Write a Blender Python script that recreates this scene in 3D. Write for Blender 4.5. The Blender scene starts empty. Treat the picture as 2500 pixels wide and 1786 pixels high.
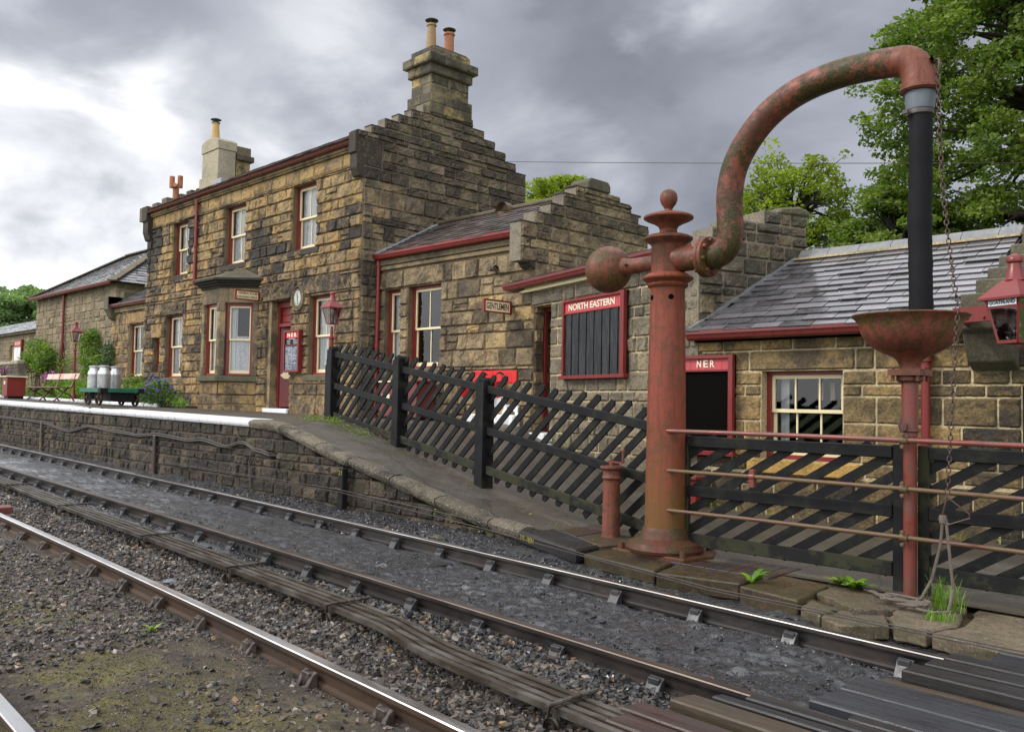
import bpy, bmesh, math, random
import numpy as np
from mathutils import Vector, Matrix, noise
PI = math.pi
R_ = math.radians
S = bpy.context.scene
C = S.collection

# ------------------------------------------------------------------ camera (eye at the origin; x = along the station, y = away from the track)
FPX, PITCH, ROLL, YAW = 2162.6, .042277, .018593, .773709
cp, sp, cr, sr, cyw, syw = math.cos(PITCH), math.sin(PITCH), math.cos(ROLL), math.sin(ROLL), math.cos(YAW), math.sin(YAW)
def _b(v): return Vector((v[0]*syw - v[1]*cyw, v[0]*cyw + v[1]*syw, v[2]))
right0, up0, fw = Vector((1, 0, 0)), Vector((0, -sp, cp)), Vector((0, cp, sp))
cr_ax, cu_ax, cb_ax = _b(right0*cr + up0*sr), _b(up0*cr - right0*sr), -_b(fw)
cam = bpy.data.cameras.new('camera'); co = bpy.data.objects.new('camera', cam); C.objects.link(co)
co.matrix_world = Matrix((cr_ax, cu_ax, cb_ax)).transposed().to_4x4()
cam.sensor_width = 36; cam.lens = FPX/2500*36; cam.clip_start = .05; cam.clip_end = 2000
S.camera = co
S.view_settings.view_transform = 'Standard'; S.view_settings.look = 'None'
S.view_settings.exposure = 0.34; S.view_settings.gamma = 1

# ------------------------------------------------------------------ world: overcast sky, bright behind the camera and low on the left, dark cloud over the station
SUN_DIR = Vector((-.50, -.62, .66)).normalized()
w = bpy.data.worlds.new("World"); S.world = w; w.use_nodes = True
nt = w.node_tree; N = nt.nodes; L = nt.links
for n in list(N): N.remove(n)
def nd(t, **k):
    n = N.new(t)
    for a, b in k.items(): setattr(n, a, b)
    return n
out = nd('ShaderNodeOutputWorld')
sky = nd('ShaderNodeTexSky', sky_type='NISHITA', sun_disc=False)
sky.sun_elevation = math.asin(SUN_DIR.z); sky.sun_rotation = math.atan2(SUN_DIR.x, SUN_DIR.y)
bg1 = nd('ShaderNodeBackground'); bg1.inputs[1].default_value = .06; L.new(sky.outputs[0], bg1.inputs[0])
tc = nd('ShaderNodeTexCoord')
mp = nd('ShaderNodeMapping'); mp.inputs['Scale'].default_value = (1, 1, 1.9); L.new(tc.outputs['Generated'], mp.inputs[0])
n1 = nd('ShaderNodeTexNoise'); n1.inputs['Scale'].default_value = 4.3; n1.inputs['Detail'].default_value = 8; n1.inputs['Roughness'].default_value = .52; n1.inputs['Distortion'].default_value = .35
L.new(mp.outputs[0], n1.inputs['Vector'])
n2 = nd('ShaderNodeTexNoise'); n2.inputs['Scale'].default_value = 9; n2.inputs['Detail'].default_value = 6; n2.inputs['Roughness'].default_value = .5
L.new(mp.outputs[0], n2.inputs['Vector'])
def math_(op, a, b=None):
    m = nd('ShaderNodeMath', operation=op)
    for i, v in enumerate((a, b)):
        if v is None: continue
        if isinstance(v, (int, float)): m.inputs[i].default_value = v
        else: L.new(v, m.inputs[i])
    return m.outputs[0]
acc = math_('ADD', math_('MULTIPLY', math_('SUBTRACT', n1.outputs[0], .5), 0.95), .53)
acc = math_('ADD', acc, math_('MULTIPLY', math_('SUBTRACT', n2.outputs[0], .5), .22))
warp = math_('MULTIPLY', math_('SUBTRACT', n2.outputs[0], .5), .05)
warp = math_('ADD', warp, math_('MULTIPLY', math_('SUBTRACT', n1.outputs[0], .5), .07))
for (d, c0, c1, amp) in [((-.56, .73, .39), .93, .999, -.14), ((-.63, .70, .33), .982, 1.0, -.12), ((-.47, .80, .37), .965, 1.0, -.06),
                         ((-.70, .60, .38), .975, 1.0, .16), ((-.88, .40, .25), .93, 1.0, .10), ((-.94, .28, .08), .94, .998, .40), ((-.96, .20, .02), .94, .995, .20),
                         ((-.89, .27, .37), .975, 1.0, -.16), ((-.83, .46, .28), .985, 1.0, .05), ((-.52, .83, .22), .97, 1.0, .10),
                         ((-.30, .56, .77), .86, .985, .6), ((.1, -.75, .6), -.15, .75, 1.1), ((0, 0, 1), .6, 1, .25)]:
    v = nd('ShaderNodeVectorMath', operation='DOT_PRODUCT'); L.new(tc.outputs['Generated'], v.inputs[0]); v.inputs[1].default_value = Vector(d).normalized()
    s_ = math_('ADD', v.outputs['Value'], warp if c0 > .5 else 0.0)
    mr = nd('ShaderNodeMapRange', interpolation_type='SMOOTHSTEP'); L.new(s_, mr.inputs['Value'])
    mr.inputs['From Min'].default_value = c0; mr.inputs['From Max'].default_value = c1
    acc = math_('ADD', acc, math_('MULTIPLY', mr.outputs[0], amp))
rp = nd('ShaderNodeValToRGB'); L.new(acc, rp.inputs[0])
E0 = rp.color_ramp.elements
E0[0].position = 0; E0[0].color = (.125, .138, .163, 1)
E0[1].position = 1; E0[1].color = (.80, .81, .84, 1)
for p, c in ((.28, (.225, .24, .28, 1)), (.52, (.36, .38, .435, 1)), (.78, (.56, .575, .62, 1))):
    e = E0.new(p); e.color = c
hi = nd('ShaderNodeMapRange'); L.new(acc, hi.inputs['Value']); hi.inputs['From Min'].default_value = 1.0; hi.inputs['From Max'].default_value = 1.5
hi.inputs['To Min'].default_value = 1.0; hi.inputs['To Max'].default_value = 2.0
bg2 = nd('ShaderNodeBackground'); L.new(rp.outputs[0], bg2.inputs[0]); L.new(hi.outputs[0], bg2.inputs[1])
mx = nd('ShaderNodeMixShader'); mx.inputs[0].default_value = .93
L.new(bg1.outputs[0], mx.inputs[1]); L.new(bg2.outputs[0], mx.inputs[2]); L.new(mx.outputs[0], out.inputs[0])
sl = bpy.data.lights.new('sun', 'SUN'); sl.energy = 1.5; sl.angle = R_(10); sl.color = (1, .96, .88)
so = bpy.data.objects.new('sun', sl); C.objects.link(so); so.rotation_euler = SUN_DIR.to_track_quat('Z', 'Y').to_euler()

# ------------------------------------------------------------------ materials
def newmat(name):
    m = bpy.data.materials.new(name); m.use_nodes = True
    t = m.node_tree; b = t.nodes['Principled BSDF']
    return m, t, b
def _n(t, ty, **k):
    n = t.nodes.new(ty)
    for a, b in k.items(): setattr(n, a, b)
    return n
def noise_(t, scale, detail=5, rough=.6, vec=None, dist=0):
    n = _n(t, 'ShaderNodeTexNoise'); n.inputs['Scale'].default_value = scale; n.inputs['Detail'].default_value = detail
    n.inputs['Roughness'].default_value = rough; n.inputs['Distortion'].default_value = dist
    if vec is not None: t.links.new(vec, n.inputs['Vector'])
    return n.outputs[0]
def objco(t, scale=None):
    g = _n(t, 'ShaderNodeNewGeometry')
    if scale is None: return g.outputs['Position']
    m = _n(t, 'ShaderNodeMapping'); m.inputs['Scale'].default_value = scale; t.links.new(g.outputs['Position'], m.inputs[0]); return m.outputs[0]
def ramp_(t, fac, stops, interp='LINEAR'):
    r = _n(t, 'ShaderNodeValToRGB'); r.color_ramp.interpolation = interp
    e = r.color_ramp.elements
    def c4(c): return (*c, 1) if not isinstance(c, (int, float)) else (c, c, c, 1)
    e[0].position = stops[0][0]; e[0].color = c4(stops[0][1]); e[1].position = stops[-1][0]; e[1].color = c4(stops[-1][1])
    for p, c in stops[1:-1]:
        x = e.new(p); x.color = c4(c)
    t.links.new(fac, r.inputs[0]); return r.outputs[0]
def mix_(t, fac, a, b, mode='MIX'):
    m = _n(t, 'ShaderNodeMix', data_type='RGBA', blend_type=mode)
    for s, v in ((m.inputs[0], fac), (m.inputs[6], a), (m.inputs[7], b)):
        if hasattr(v, 'links'): t.links.new(v, s)
        elif isinstance(v, (int, float)): s.default_value = v
        else: s.default_value = (*v, 1)
    return m.outputs[2]
def mth(t, op, a, b=0.0, clamp=False):
    m = _n(t, 'ShaderNodeMath', operation=op, use_clamp=clamp)
    for i, v in enumerate((a, b)):
        if hasattr(v, 'links'): t.links.new(v, m.inputs[i])
        else: m.inputs[i].default_value = v
    return m.outputs[0]
def bump_(t, b, h, strength=.5, dist=.01):
    n = _n(t, 'ShaderNodeBump'); n.inputs['Strength'].default_value = strength; n.inputs['Distance'].default_value = dist
    t.links.new(h, n.inputs['Height']); t.links.new(n.outputs[0], b.inputs['Normal'])
def attr_(t, name):
    a = _n(t, 'ShaderNodeAttribute', attribute_name=name); return a.outputs['Fac']
def stone(name, stops, dark=(.03, .026, .022), dark_amt=.6, moss=0, rough=.8, bumps=(1.0, .035), spot=.25, zdark=None):
    m, t, b = newmat(name); P = objco(t)
    blk = attr_(t, 'blk')
    nz = noise_(t, 1.9, 6, .65, P); fine = noise_(t, 34, 6, .72, P); mid = noise_(t, 8.5, 6, .66, P, .5); pt = noise_(t, 3.2, 4, .6, P)
    v = mth(t, 'ADD', mth(t, 'ADD', blk, mth(t, 'MULTIPLY', mth(t, 'SUBTRACT', mid, .5), 1.15)), mth(t, 'MULTIPLY', mth(t, 'SUBTRACT', pt, .5), .55), True)
    base = ramp_(t, v, stops)
    base = mix_(t, .85, base, ramp_(t, fine, [(.30, (.30, .29, .28)), (.46, (.82, .80, .78)), (.56, (1.08, 1.06, 1.02)), (.72, (1.6, 1.55, 1.45))]), 'MULTIPLY')
    base = mix_(t, ramp_(t, nz, [(.46, 0.0), (.60, dark_amt)]), base, dark)
    base = mix_(t, ramp_(t, mid, [(.30, .75), (.42, 0.0)]), base, (dark[0]*1.3, dark[1]*1.3, dark[2]*1.3))
    base = mix_(t, ramp_(t, noise_(t, 55, 3, .6, P), [(.60, 0.0), (.68, spot)]), base, (.40, .39, .34))
    if moss: base = mix_(t, ramp_(t, noise_(t, 1.4, 5, .7, objco(t, (1, 1, 2))), [(.46, 0.0), (.6, moss)]), base, (.07, .078, .02))
    t.links.new(base, b.inputs['Base Color'])
    t.links.new(ramp_(t, mid, [(.3, rough-.18), (.7, rough+.12)]), b.inputs['Roughness']); b.inputs['Specular IOR Level'].default_value = .35
    h = mth(t, 'ADD', mth(t, 'MULTIPLY', mid, 1.6), mth(t, 'MULTIPLY', fine, .7))
    bump_(t, b, h, *bumps); return m
def paint(name, col, rough=.4, var=.25, stain=None, stain_amt=0, stops=(.5, .7), sc=6, algae=0, chips=0, bump=.15, zs=(1, 1, .35), metal=0, spec=.5):
    m, t, b = newmat(name); P = objco(t)
    n = noise_(t, sc, 6, .65, objco(t, zs)); f = noise_(t, 45, 5, .7, P)
    base = mix_(t, var, col, ramp_(t, n, [(.3, (.35, .35, .35)), (.5, (.95, .95, .95)), (.7, (1.5, 1.5, 1.5))]), 'MULTIPLY')
    b.inputs['Specular IOR Level'].default_value = spec
    if stain: base = mix_(t, ramp_(t, n, [(stops[0]-.03, 0.0), (stops[1]-.08, stain_amt)]), base, stain)
    if algae: base = mix_(t, ramp_(t, noise_(t, 2.6, 6, .7, objco(t, (1.2, 1.2, 1))), [(.44, 0.0), (.60, algae)]), base, (.085, .08, .012))
    if chips: base = mix_(t, ramp_(t, f, [(.60, 0.0), (.65, chips)]), base, (.05, .035, .03))
    t.links.new(base, b.inputs['Base Color']); b.inputs['Metallic'].default_value = metal
    t.links.new(ramp_(t, n, [(.3, max(.05, rough-.1)), (.7, min(1, rough+.15))]), b.inputs['Roughness'])
    bump_(t, b, mth(t, 'ADD', f, n), bump, .004); return m
OCH, OCH2, TAN, BRN, GRY, CHA = (.46, .30, .12), (.36, .23, .095), (.30, .22, .12), (.16, .108, .060), (.18, .15, .11), (.035, .030, .027)
M = {}
M['st_front'] = stone('sooty_ochre_sandstone', [(0, CHA), (.27, (.055, .045, .036)), (.40, BRN), (.54, TAN), (.68, OCH2), (.84, OCH), (.93, (.50, .34, .14)), (1, (.34, .25, .13))], dark_amt=.6)
M['st_gable'] = stone('weathered_gable_sandstone', [(0, (.05, .036, .028)), (.25, (.10, .072, .050)), (.55, (.17, .135, .090)), (.8, (.24, .19, .12)), (1, (.34, .245, .13))], dark_amt=.65, moss=.12, spot=.8)
M['st_wing'] = stone('tan_wing_sandstone', [(0, (.11, .085, .055)), (.22, (.19, .14, .085)), (.5, (.31, .235, .14)), (.75, (.42, .31, .17)), (1, (.55, .39, .17))], dark_amt=.55)
M['st_lamp'] = stone('ochre_lamp_room_sandstone', [(0, (.035, .027, .018)), (.2, (.12, .083, .038)), (.45, (.205, .145, .066)), (.8, (.285, .195, .082)), (1, (.36, .24, .095))], dark_amt=.75, bumps=(1, .02), moss=.12)
M['st_gents'] = stone('grey_tan_sandstone', [(0, (.12, .10, .075)), (.5, (.22, .19, .135)), (1, (.32, .26, .17))], dark_amt=.35, spot=.4)
M['st_hip'] = stone('pale_rubble_sandstone', [(0, (.16, .13, .085)), (.5, (.26, .21, .13)), (1, (.34, .275, .175))], dark_amt=.2)
M['st_plat'] = stone('dark_platform_rubble', [(0, (.018, .014, .012)), (.4, (.042, .030, .023)), (.8, (.080, .058, .041)), (1, (.14, .105, .07))], dark=(.014, .012, .011), dark_amt=.8, spot=.5, moss=.18)
M['st_old'] = stone('old_blocky_gable_stone', [(0, (.07, .058, .045)), (.5, (.14, .115, .085)), (1, (.24, .18, .10))], dark_amt=.5, moss=.25, spot=.5)
M['ashlar'] = stone('dressed_sandstone', [(0, (.12, .095, .06)), (.5, (.22, .17, .10)), (1, (.33, .245, .13))], dark_amt=.7, bumps=(.4, .01), spot=.1)
M['ashlar_dk'] = stone('dark_mossy_coping_stone', [(0, (.085, .075, .055)), (1, (.16, .14, .095))], dark_amt=.45, moss=.45, bumps=(.5, .01), spot=.3)
M['ashlar_ch'] = stone('sooty_chimney_ashlar', [(0, (.05, .042, .032)), (.35, (.12, .10, .07)), (.65, (.20, .165, .10)), (.85, (.33, .25, .10)), (1, (.38, .29, .12))], dark_amt=.85, bumps=(.5, .012), spot=.3, moss=.15)
M['soot'] = stone('soot_dark_kneeler_stone', [(0, (.022, .018, .014)), (1, (.075, .06, .042))], dark_amt=.6, bumps=(.8, .02), spot=.3)
M['ashlar_yel'] = stone('yellow_sill_stone', [(0, (.42, .25, .07)), (1, (.48, .30, .09))], dark=(.10, .06, .02), dark_amt=.5, bumps=(.6, .01), spot=.05)
M['render'] = stone('smooth_cement_render', [(0, (.36, .32, .235)), (1, (.40, .355, .26))], dark=(.2, .18, .14), dark_amt=.5, bumps=(.15, .005), spot=.05)
def mortar(name, c): return stone(name, [(0, c), (1, c)], dark=(c[0]*.35, c[1]*.35, c[2]*.35), dark_amt=.6, bumps=(.5, .006), spot=.1)
M['mo_front'] = mortar('brown_mortar', (.17, .125, .075)); M['mo_gable'] = mortar('grey_mortar', (.22, .19, .145))
M['mo_pale'] = mortar('pale_pointing', (.50, .41, .25)); M['mo_plat'] = mortar('dirty_mortar', (.085, .068, .048)); M['mo_hip'] = mortar('buff_mortar', (.31, .255, .165))
RED = (.185, .018, .015)
M['red'] = paint('maroon_gloss_paint', RED, .35, .25)
M['red_dk'] = paint('dark_maroon_gutter_paint', (.15, .025, .022), .3, .2)
M['red_bright'] = paint('fire_red_paint', (.62, .012, .012), .3, .1)
M['red_sign'] = paint('sign_red_paint', (.42, .045, .05), .45, .2)
M['red_panel'] = paint('faded_red_board_paint', (.50, .06, .07), .45, .2)
def iron(name, col, rust, moss, m_amt, m_thr, r_thr, low=None, sc=1.0):
    m, t, b = newmat(name); P = objco(t); big = noise_(t, 3.1*sc, 7, .74, P, .6); mid = noise_(t, 11*sc, 6, .75, P); fine = noise_(t, 70, 4, .7, P); st = noise_(t, 3.5, 6, .7, objco(t, (7, 7, .5)))
    base = mix_(t, .7, col, ramp_(t, st, [(.34, (.55, .5, .48)), (.5, (1, 1, 1)), (.64, (1.22, 1.18, 1.12))]), 'MULTIPLY')
    base = mix_(t, ramp_(t, mth(t, 'ADD', mth(t, 'MULTIPLY', big, .6), mth(t, 'MULTIPLY', mid, .4)), [(r_thr, 0.0), (r_thr+.07, .85)]), base, rust)
    g = _n(t, 'ShaderNodeNewGeometry'); sx = _n(t, 'ShaderNodeSeparateXYZ'); t.links.new(P, sx.inputs[0])
    mm = ramp_(t, mth(t, 'ADD', mth(t, 'MULTIPLY', noise_(t, 1.9*sc, 8, .70, objco(t, (1, 1.3, 1))), .82), mth(t, 'MULTIPLY', mid, .18)), [(m_thr, 0.0), (m_thr+.05, m_amt)])
    base = mix_(t, mm, base, ramp_(t, fine, [(.4, (.018, .015, .006)), (.55, moss), (.7, (moss[0]*2, moss[1]*1.9, moss[2]*1.5))]))
    if low is not None:
        mr = _n(t, 'ShaderNodeMapRange'); t.links.new(mth(t, 'ADD', sx.outputs[2], mth(t, 'MULTIPLY', mth(t, 'SUBTRACT', st, .5), 1.6)), mr.inputs[0]); mr.inputs[1].default_value = low+.45; mr.inputs[2].default_value = low-.35
        base = mix_(t, mth(t, 'MULTIPLY', mr.outputs[0], .75), base, (.125, .075, .016))
    base = mix_(t, ramp_(t, fine, [(.62, 0.0), (.66, .8)]), base, (.03, .02, .015))
    t.links.new(base, b.inputs['Base Color']); t.links.new(ramp_(t, mid, [(.35, .34), (.62, .62)]), b.inputs['Roughness']); b.inputs['Specular IOR Level'].default_value = .3
    bump_(t, b, mth(t, 'ADD', mth(t, 'ADD', mth(t, 'MULTIPLY', mid, 1.2), mth(t, 'MULTIPLY', fine, .35)), mth(t, 'MULTIPLY', mm, .5)), .5, .008); return m
M['crane'] = iron('weathered_oxide_iron', (.165, .050, .029), (.080, .034, .019), (.070, .066, .012), .7, .535, .49)
M['crane_arm'] = iron('mossy_oxide_iron', (.200, .058, .036), (.070, .032, .020), (.050, .047, .011), .93, .462, .47)
M['crane_col'] = iron('streaked_oxide_iron', (.205, .047, .027), (.120, .046, .023), (.09, .07, .015), .35, .54, .51, low=-.72)
M['crane_base'] = iron('wet_oxide_iron', (.095, .028, .018), (.060, .034, .012), (.06, .052, .012), .7, .50, .47)
M['tube'] = paint('worn_red_tube_paint', (.19, .040, .028), .35, .4, stain=(.09, .05, .035), stain_amt=.6, stops=(.5, .62), sc=7, chips=.6, zs=(1, 1, 1))
M['tube_rust'] = paint('rusty_tube_paint', (.13, .048, .032), .5, .5, stain=(.10, .07, .025), stain_amt=.8, stops=(.42, .6), sc=7, chips=.7, zs=(1, 1, 1))
M['cream'] = paint('cream_window_paint', (.78, .68, .42), .4, .1)
M['creamw'] = paint('cream_sign_paint', (.80, .66, .42), .5, .1)
M['black'] = paint('black_gloss_paint', (.009, .009, .010), .45, .3, spec=.25)
M['ink'] = paint('brown_black_lettering', (.03, .012, .01), .5, .1)
M['white'] = paint('white_masonry_paint', (.80, .81, .83), .4, .15, stain=(.30, .29, .26), stain_amt=.55, stops=(.53, .68), sc=7, bump=.4)
M['letter'] = paint('cream_letter_paint', (.80, .74, .58), .4, .1)
M['lead'] = paint('lead_sheet', (.32, .34, .38), .35, .5, stain=(.12, .12, .12), stain_amt=.6)
M['terra'] = paint('terracotta_pot', (.40, .16, .08), .8, .3, stain=(.16, .08, .05), stain_amt=.6, zs=(1, 1, 1))
M['buff'] = paint('buff_clay_pot', (.50, .33, .13), .8, .3, zs=(1, 1, 1))
M['bufft'] = paint('dull_buff_clay_pot', (.34, .22, .11), .8, .35, stain=(.15, .1, .07), stain_amt=.5, zs=(1, 1, 1))
M['dkmetal'] = paint('dark_cowl_metal', (.06, .05, .045), .5, .3)
M['green'] = paint('green_trolley_paint', (.012, .12, .075), .4, .3)
M['churn'] = paint('aluminium_churn', (.62, .63, .64), .38, .3, metal=.75, zs=(1, 1, 1))
M['galv'] = paint('galvanised_collar', (.13, .15, .18), .55, .4)
M['rubber'] = paint('black_canvas_hose', (.008, .008, .0095), .7, .4, sc=14, zs=(1, 1, 3), bump=.3, spec=.2)
M['chain'] = paint('rusty_chain_steel', (.085, .055, .045), .5, .5, metal=.5, sc=20, zs=(1, 1, 1))
M['rope'] = paint('weathered_rope', (.13, .105, .085), .9, .4, sc=25, zs=(1, 1, 1))
M['fence'] = paint('black_tarred_timber', (.0065, .0065, .008), .5, .5, stain=(.020, .023, .012), stain_amt=.6, stops=(.54, .70), sc=5, bump=.5, zs=(1, 1, 1), spec=.22)
M['fence_rail'] = paint('mossy_tarred_timber', (.009, .009, .009), .55, .5, stain=(.034, .036, .014), stain_amt=.75, stops=(.50, .64), sc=4, bump=.5, zs=(1, 1, 1), spec=.25)
M['rodding'] = paint('greased_channel_steel', (.060, .048, .034), .42, .5, stain=(.16, .15, .135), stain_amt=.55, sc=9, metal=.4, zs=(.3, 1, 1))
M['rail_rust'] = paint('rust_brown_rail', (.062, .034, .018), .55, .6, stain=(.022, .015, .012), stain_amt=.8, sc=6, zs=(.4, 1, 1))
M['rail_dark'] = paint('sooty_rail', (.016, .013, .012), .42, .4, stain=(.05, .032, .022), stain_amt=.4, sc=6, zs=(.4, 1, 1))
M['polish'] = paint('polished_rail_head', (.80, .78, .77), .27, .1, metal=1, sc=5, bump=.03, zs=(.2, 1, 1))
M['polish_dk'] = paint('dull_rail_head', (.14, .11, .095), .35, .4, metal=.8, sc=5, bump=.05, zs=(.2, 1, 1))
M['chair'] = paint('cast_iron_chair', (.05, .038, .032), .36, .5, stain=(.12, .10, .085), stain_amt=.5, sc=12, zs=(1, 1, 1))
M['chair_dk'] = paint('sooty_cast_chair', (.028, .028, .030), .38, .4, sc=12, zs=(1, 1, 1))
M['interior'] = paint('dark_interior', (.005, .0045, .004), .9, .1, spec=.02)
def wood(name, c, rough=.4, dist=.006):
    m, t, b = newmat(name); P = objco(t, (.5, 9, 9)); n = noise_(t, 3, 6, .75, P, 1.2); g = noise_(t, 3, 5, .6, objco(t))
    base = mix_(t, .8, c, ramp_(t, n, [(.34, (.35, .33, .32)), (.5, (.95, .95, .95)), (.66, (1.7, 1.6, 1.5))]), 'MULTIPLY')
    base = mix_(t, ramp_(t, g, [(.45, 0.0), (.7, .6)]), base, (c[0]*.4, c[1]*.45, c[2]*.5))
    t.links.new(base, b.inputs['Base Color']); t.links.new(ramp_(t, g, [(.35, rough-.15), (.65, rough+.2)]), b.inputs['Roughness']); bump_(t, b, n, .5, dist); return m
M['wood_br'] = wood('wet_red_brown_board', (.048, .029, .023)); M['wood_bk'] = wood('wet_black_sleeper', (.018, .016, .016), .35)
M['wood_gr'] = wood('grey_wet_board', (.034, .036, .042), .28); M['wood_old'] = wood('old_brown_plank', (.055, .038, .022), .45)
M['slab'] = stone('wet_brown_flagstone', [(0, (.035, .027, .018)), (1, (.075, .052, .032))], dark=(.02, .016, .012), dark_amt=.6, rough=.32, bumps=(.3, .006), spot=.05, moss=.2)
M['conc'] = stone('broken_concrete', [(0, (.10, .075, .048)), (1, (.16, .125, .085))], dark=(.05, .04, .03), dark_amt=.5, rough=.7, bumps=(.8, .01), spot=.5, moss=.25)
M['coping'] = stone('ramp_coping_stone', [(0, (.085, .073, .054)), (1, (.17, .145, .105))], dark=(.02, .017, .014), dark_amt=.9, rough=.8, bumps=(1, .03), spot=.9, moss=.15)
# slates
def slate(name, c, rough):
    m, t, b = newmat(name); P = objco(t); blk = attr_(t, 'blk')
    base = mix_(t, .9, c, ramp_(t, blk, [(0, (.35, .35, .35)), (.5, (1, 1, 1)), (1, (2.0, 1.9, 1.9))]), 'MULTIPLY')
    nz = noise_(t, 7, 6, .7, P)
    base = mix_(t, ramp_(t, nz, [(.5, 0.0), (.75, .5)]), base, (c[0]*.4, c[1]*.4, c[2]*.35))
    t.links.new(base, b.inputs['Base Color']); t.links.new(mth(t, 'ADD', ramp_(t, nz, [(.40, rough), (.60, rough+.25)]), mth(t, 'MULTIPLY', blk, .18)), b.inputs['Roughness'])
    b.inputs['Specular IOR Level'].default_value = .9; b.inputs['Coat Weight'].default_value = .8 if rough < .25 else .25; b.inputs['Coat Roughness'].default_value = .12; b.inputs['Coat IOR'].default_value = 1.7
    bump_(t, b, nz, .35, .006); return m
M['slate'] = slate('wet_purple_grey_slate', (.075, .072, .08), .15)
M['slate_br'] = slate('brown_grey_slate', (.050, .034, .028), .36)
M['lead2'] = paint('grey_ridge_tile', (.15, .155, .165), .45, .5, stain=(.25, .23, .15), stain_amt=.4, zs=(1, 1, 1))
M['slate_sheen'] = slate('sheen_painted_slate', (.62, .64, .68), .2)  # pale base colour stands in for sky reflected on wet slate
# glass
def glass(name, tint=.85, refl=1.0):
    m = bpy.data.materials.new(name); m.use_nodes = True; t = m.node_tree
    for n in list(t.nodes): t.nodes.remove(n)
    o = _n(t, 'ShaderNodeOutputMaterial'); tr = _n(t, 'ShaderNodeBsdfTransparent'); tr.inputs[0].default_value = (tint, tint, tint, 1)
    g = _n(t, 'ShaderNodeBsdfGlossy'); g.inputs['Roughness'].default_value = .03
    lw = _n(t, 'ShaderNodeFresnel'); lw.inputs[0].default_value = 1.5
    mm = mth(t, 'MULTIPLY', lw.outputs[0], refl*1.6, True)
    mx = _n(t, 'ShaderNodeMixShader'); t.links.new(mm, mx.inputs[0]); t.links.new(tr.outputs[0], mx.inputs[1]); t.links.new(g.outputs[0], mx.inputs[2]); t.links.new(mx.outputs[0], o.inputs[0])
    return m
M['glass'] = glass('window_glass'); M['lampglass'] = glass('lantern_glass', .85, 3.0)
def lace(name):
    m, t, b = newmat(name); n = noise_(t, 38, 4, .75, objco(t)); v = noise_(t, 9, 3, .5, objco(t, (1, 1, .06)))
    base = mix_(t, .8, (.95, .97, 1.0), ramp_(t, n, [(.38, (.45, .45, .47)), (.6, (1.15, 1.15, 1.15))]), 'MULTIPLY')
    base = mix_(t, .6, base, ramp_(t, v, [(.3, (.6, .6, .6)), (.7, (1.1, 1.1, 1.1))]), 'MULTIPLY')
    t.links.new(base, b.inputs['Base Color']); b.inputs['Roughness'].default_value = .9; return m
M['lace'] = lace('lace_curtain')
M['curtain'] = paint('pale_drape', (.86, .90, .92), .9, .5, sc=9, zs=(4, 4, .05))
# leaves
def leaf(name, c0, c1, c2, tr=.35):
    m, t, b = newmat(name); a = attr_(t, 'blk')
    base = ramp_(t, a, [(0, c0), (.5, c1), (1, c2)])
    t.links.new(base, b.inputs['Base Color']); b.inputs['Roughness'].default_value = .5
    o = t.nodes['Material Output']; tl = _n(t, 'ShaderNodeBsdfTranslucent'); t.links.new(mix_(t, 1.0, base, (1.2, 1.5, .6), 'MULTIPLY'), tl.inputs[0])
    mx = _n(t, 'ShaderNodeMixShader'); mx.inputs[0].default_value = tr; t.links.new(b.outputs[0], mx.inputs[1]); t.links.new(tl.outputs[0], mx.inputs[2]); t.links.new(mx.outputs[0], o.inputs[0]); return m
M['lf_syc'] = leaf('sycamore_leaf', (.045, .080, .012), (.12, .175, .024), (.25, .30, .05), .42)
M['lf_oak'] = leaf('young_oak_leaf', (.10, .14, .010), (.22, .27, .022), (.38, .41, .045), .45)
M['lf_haze'] = leaf('haze_tinted_leaf', (.13, .19, .10), (.20, .28, .13), (.30, .37, .20), .5)  # leaf colours lightened to imitate haze; no misty air is modelled
M['lf_shrub'] = leaf('shrub_leaf', (.05, .10, .012), (.12, .21, .02), (.26, .33, .05), .3)
M['lf_ger'] = leaf('geranium_leaf', (.02, .055, .015), (.045, .10, .03), (.09, .16, .05), .25)
M['lf_lime'] = leaf('lime_green_leaf', (.08, .17, .012), (.14, .27, .018), (.24, .38, .035), .35)
M['lf_weed'] = leaf('weed_leaf', (.07, .11, .012), (.16, .22, .025), (.30, .36, .08), .3)
M['fl_blue'] = leaf('violet_blue_petal', (.12, .07, .42), (.17, .10, .58), (.28, .18, .72), .2)
M['fl_pink'] = leaf('magenta_petal', (.35, .04, .30), (.5, .07, .42), (.65, .2, .55), .2)
M['fl_brown'] = leaf('dried_weed_leaf', (.12, .05, .03), (.20, .10, .05), (.30, .2, .08), .2)
M['lf_moss'] = leaf('brown_green_moss', (.05, .035, .01), (.09, .07, .015), (.13, .14, .02), .1)
M['bark'] = paint('dark_bark', (.035, .027, .02), .8, .5, sc=6, bump=.6)
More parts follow.
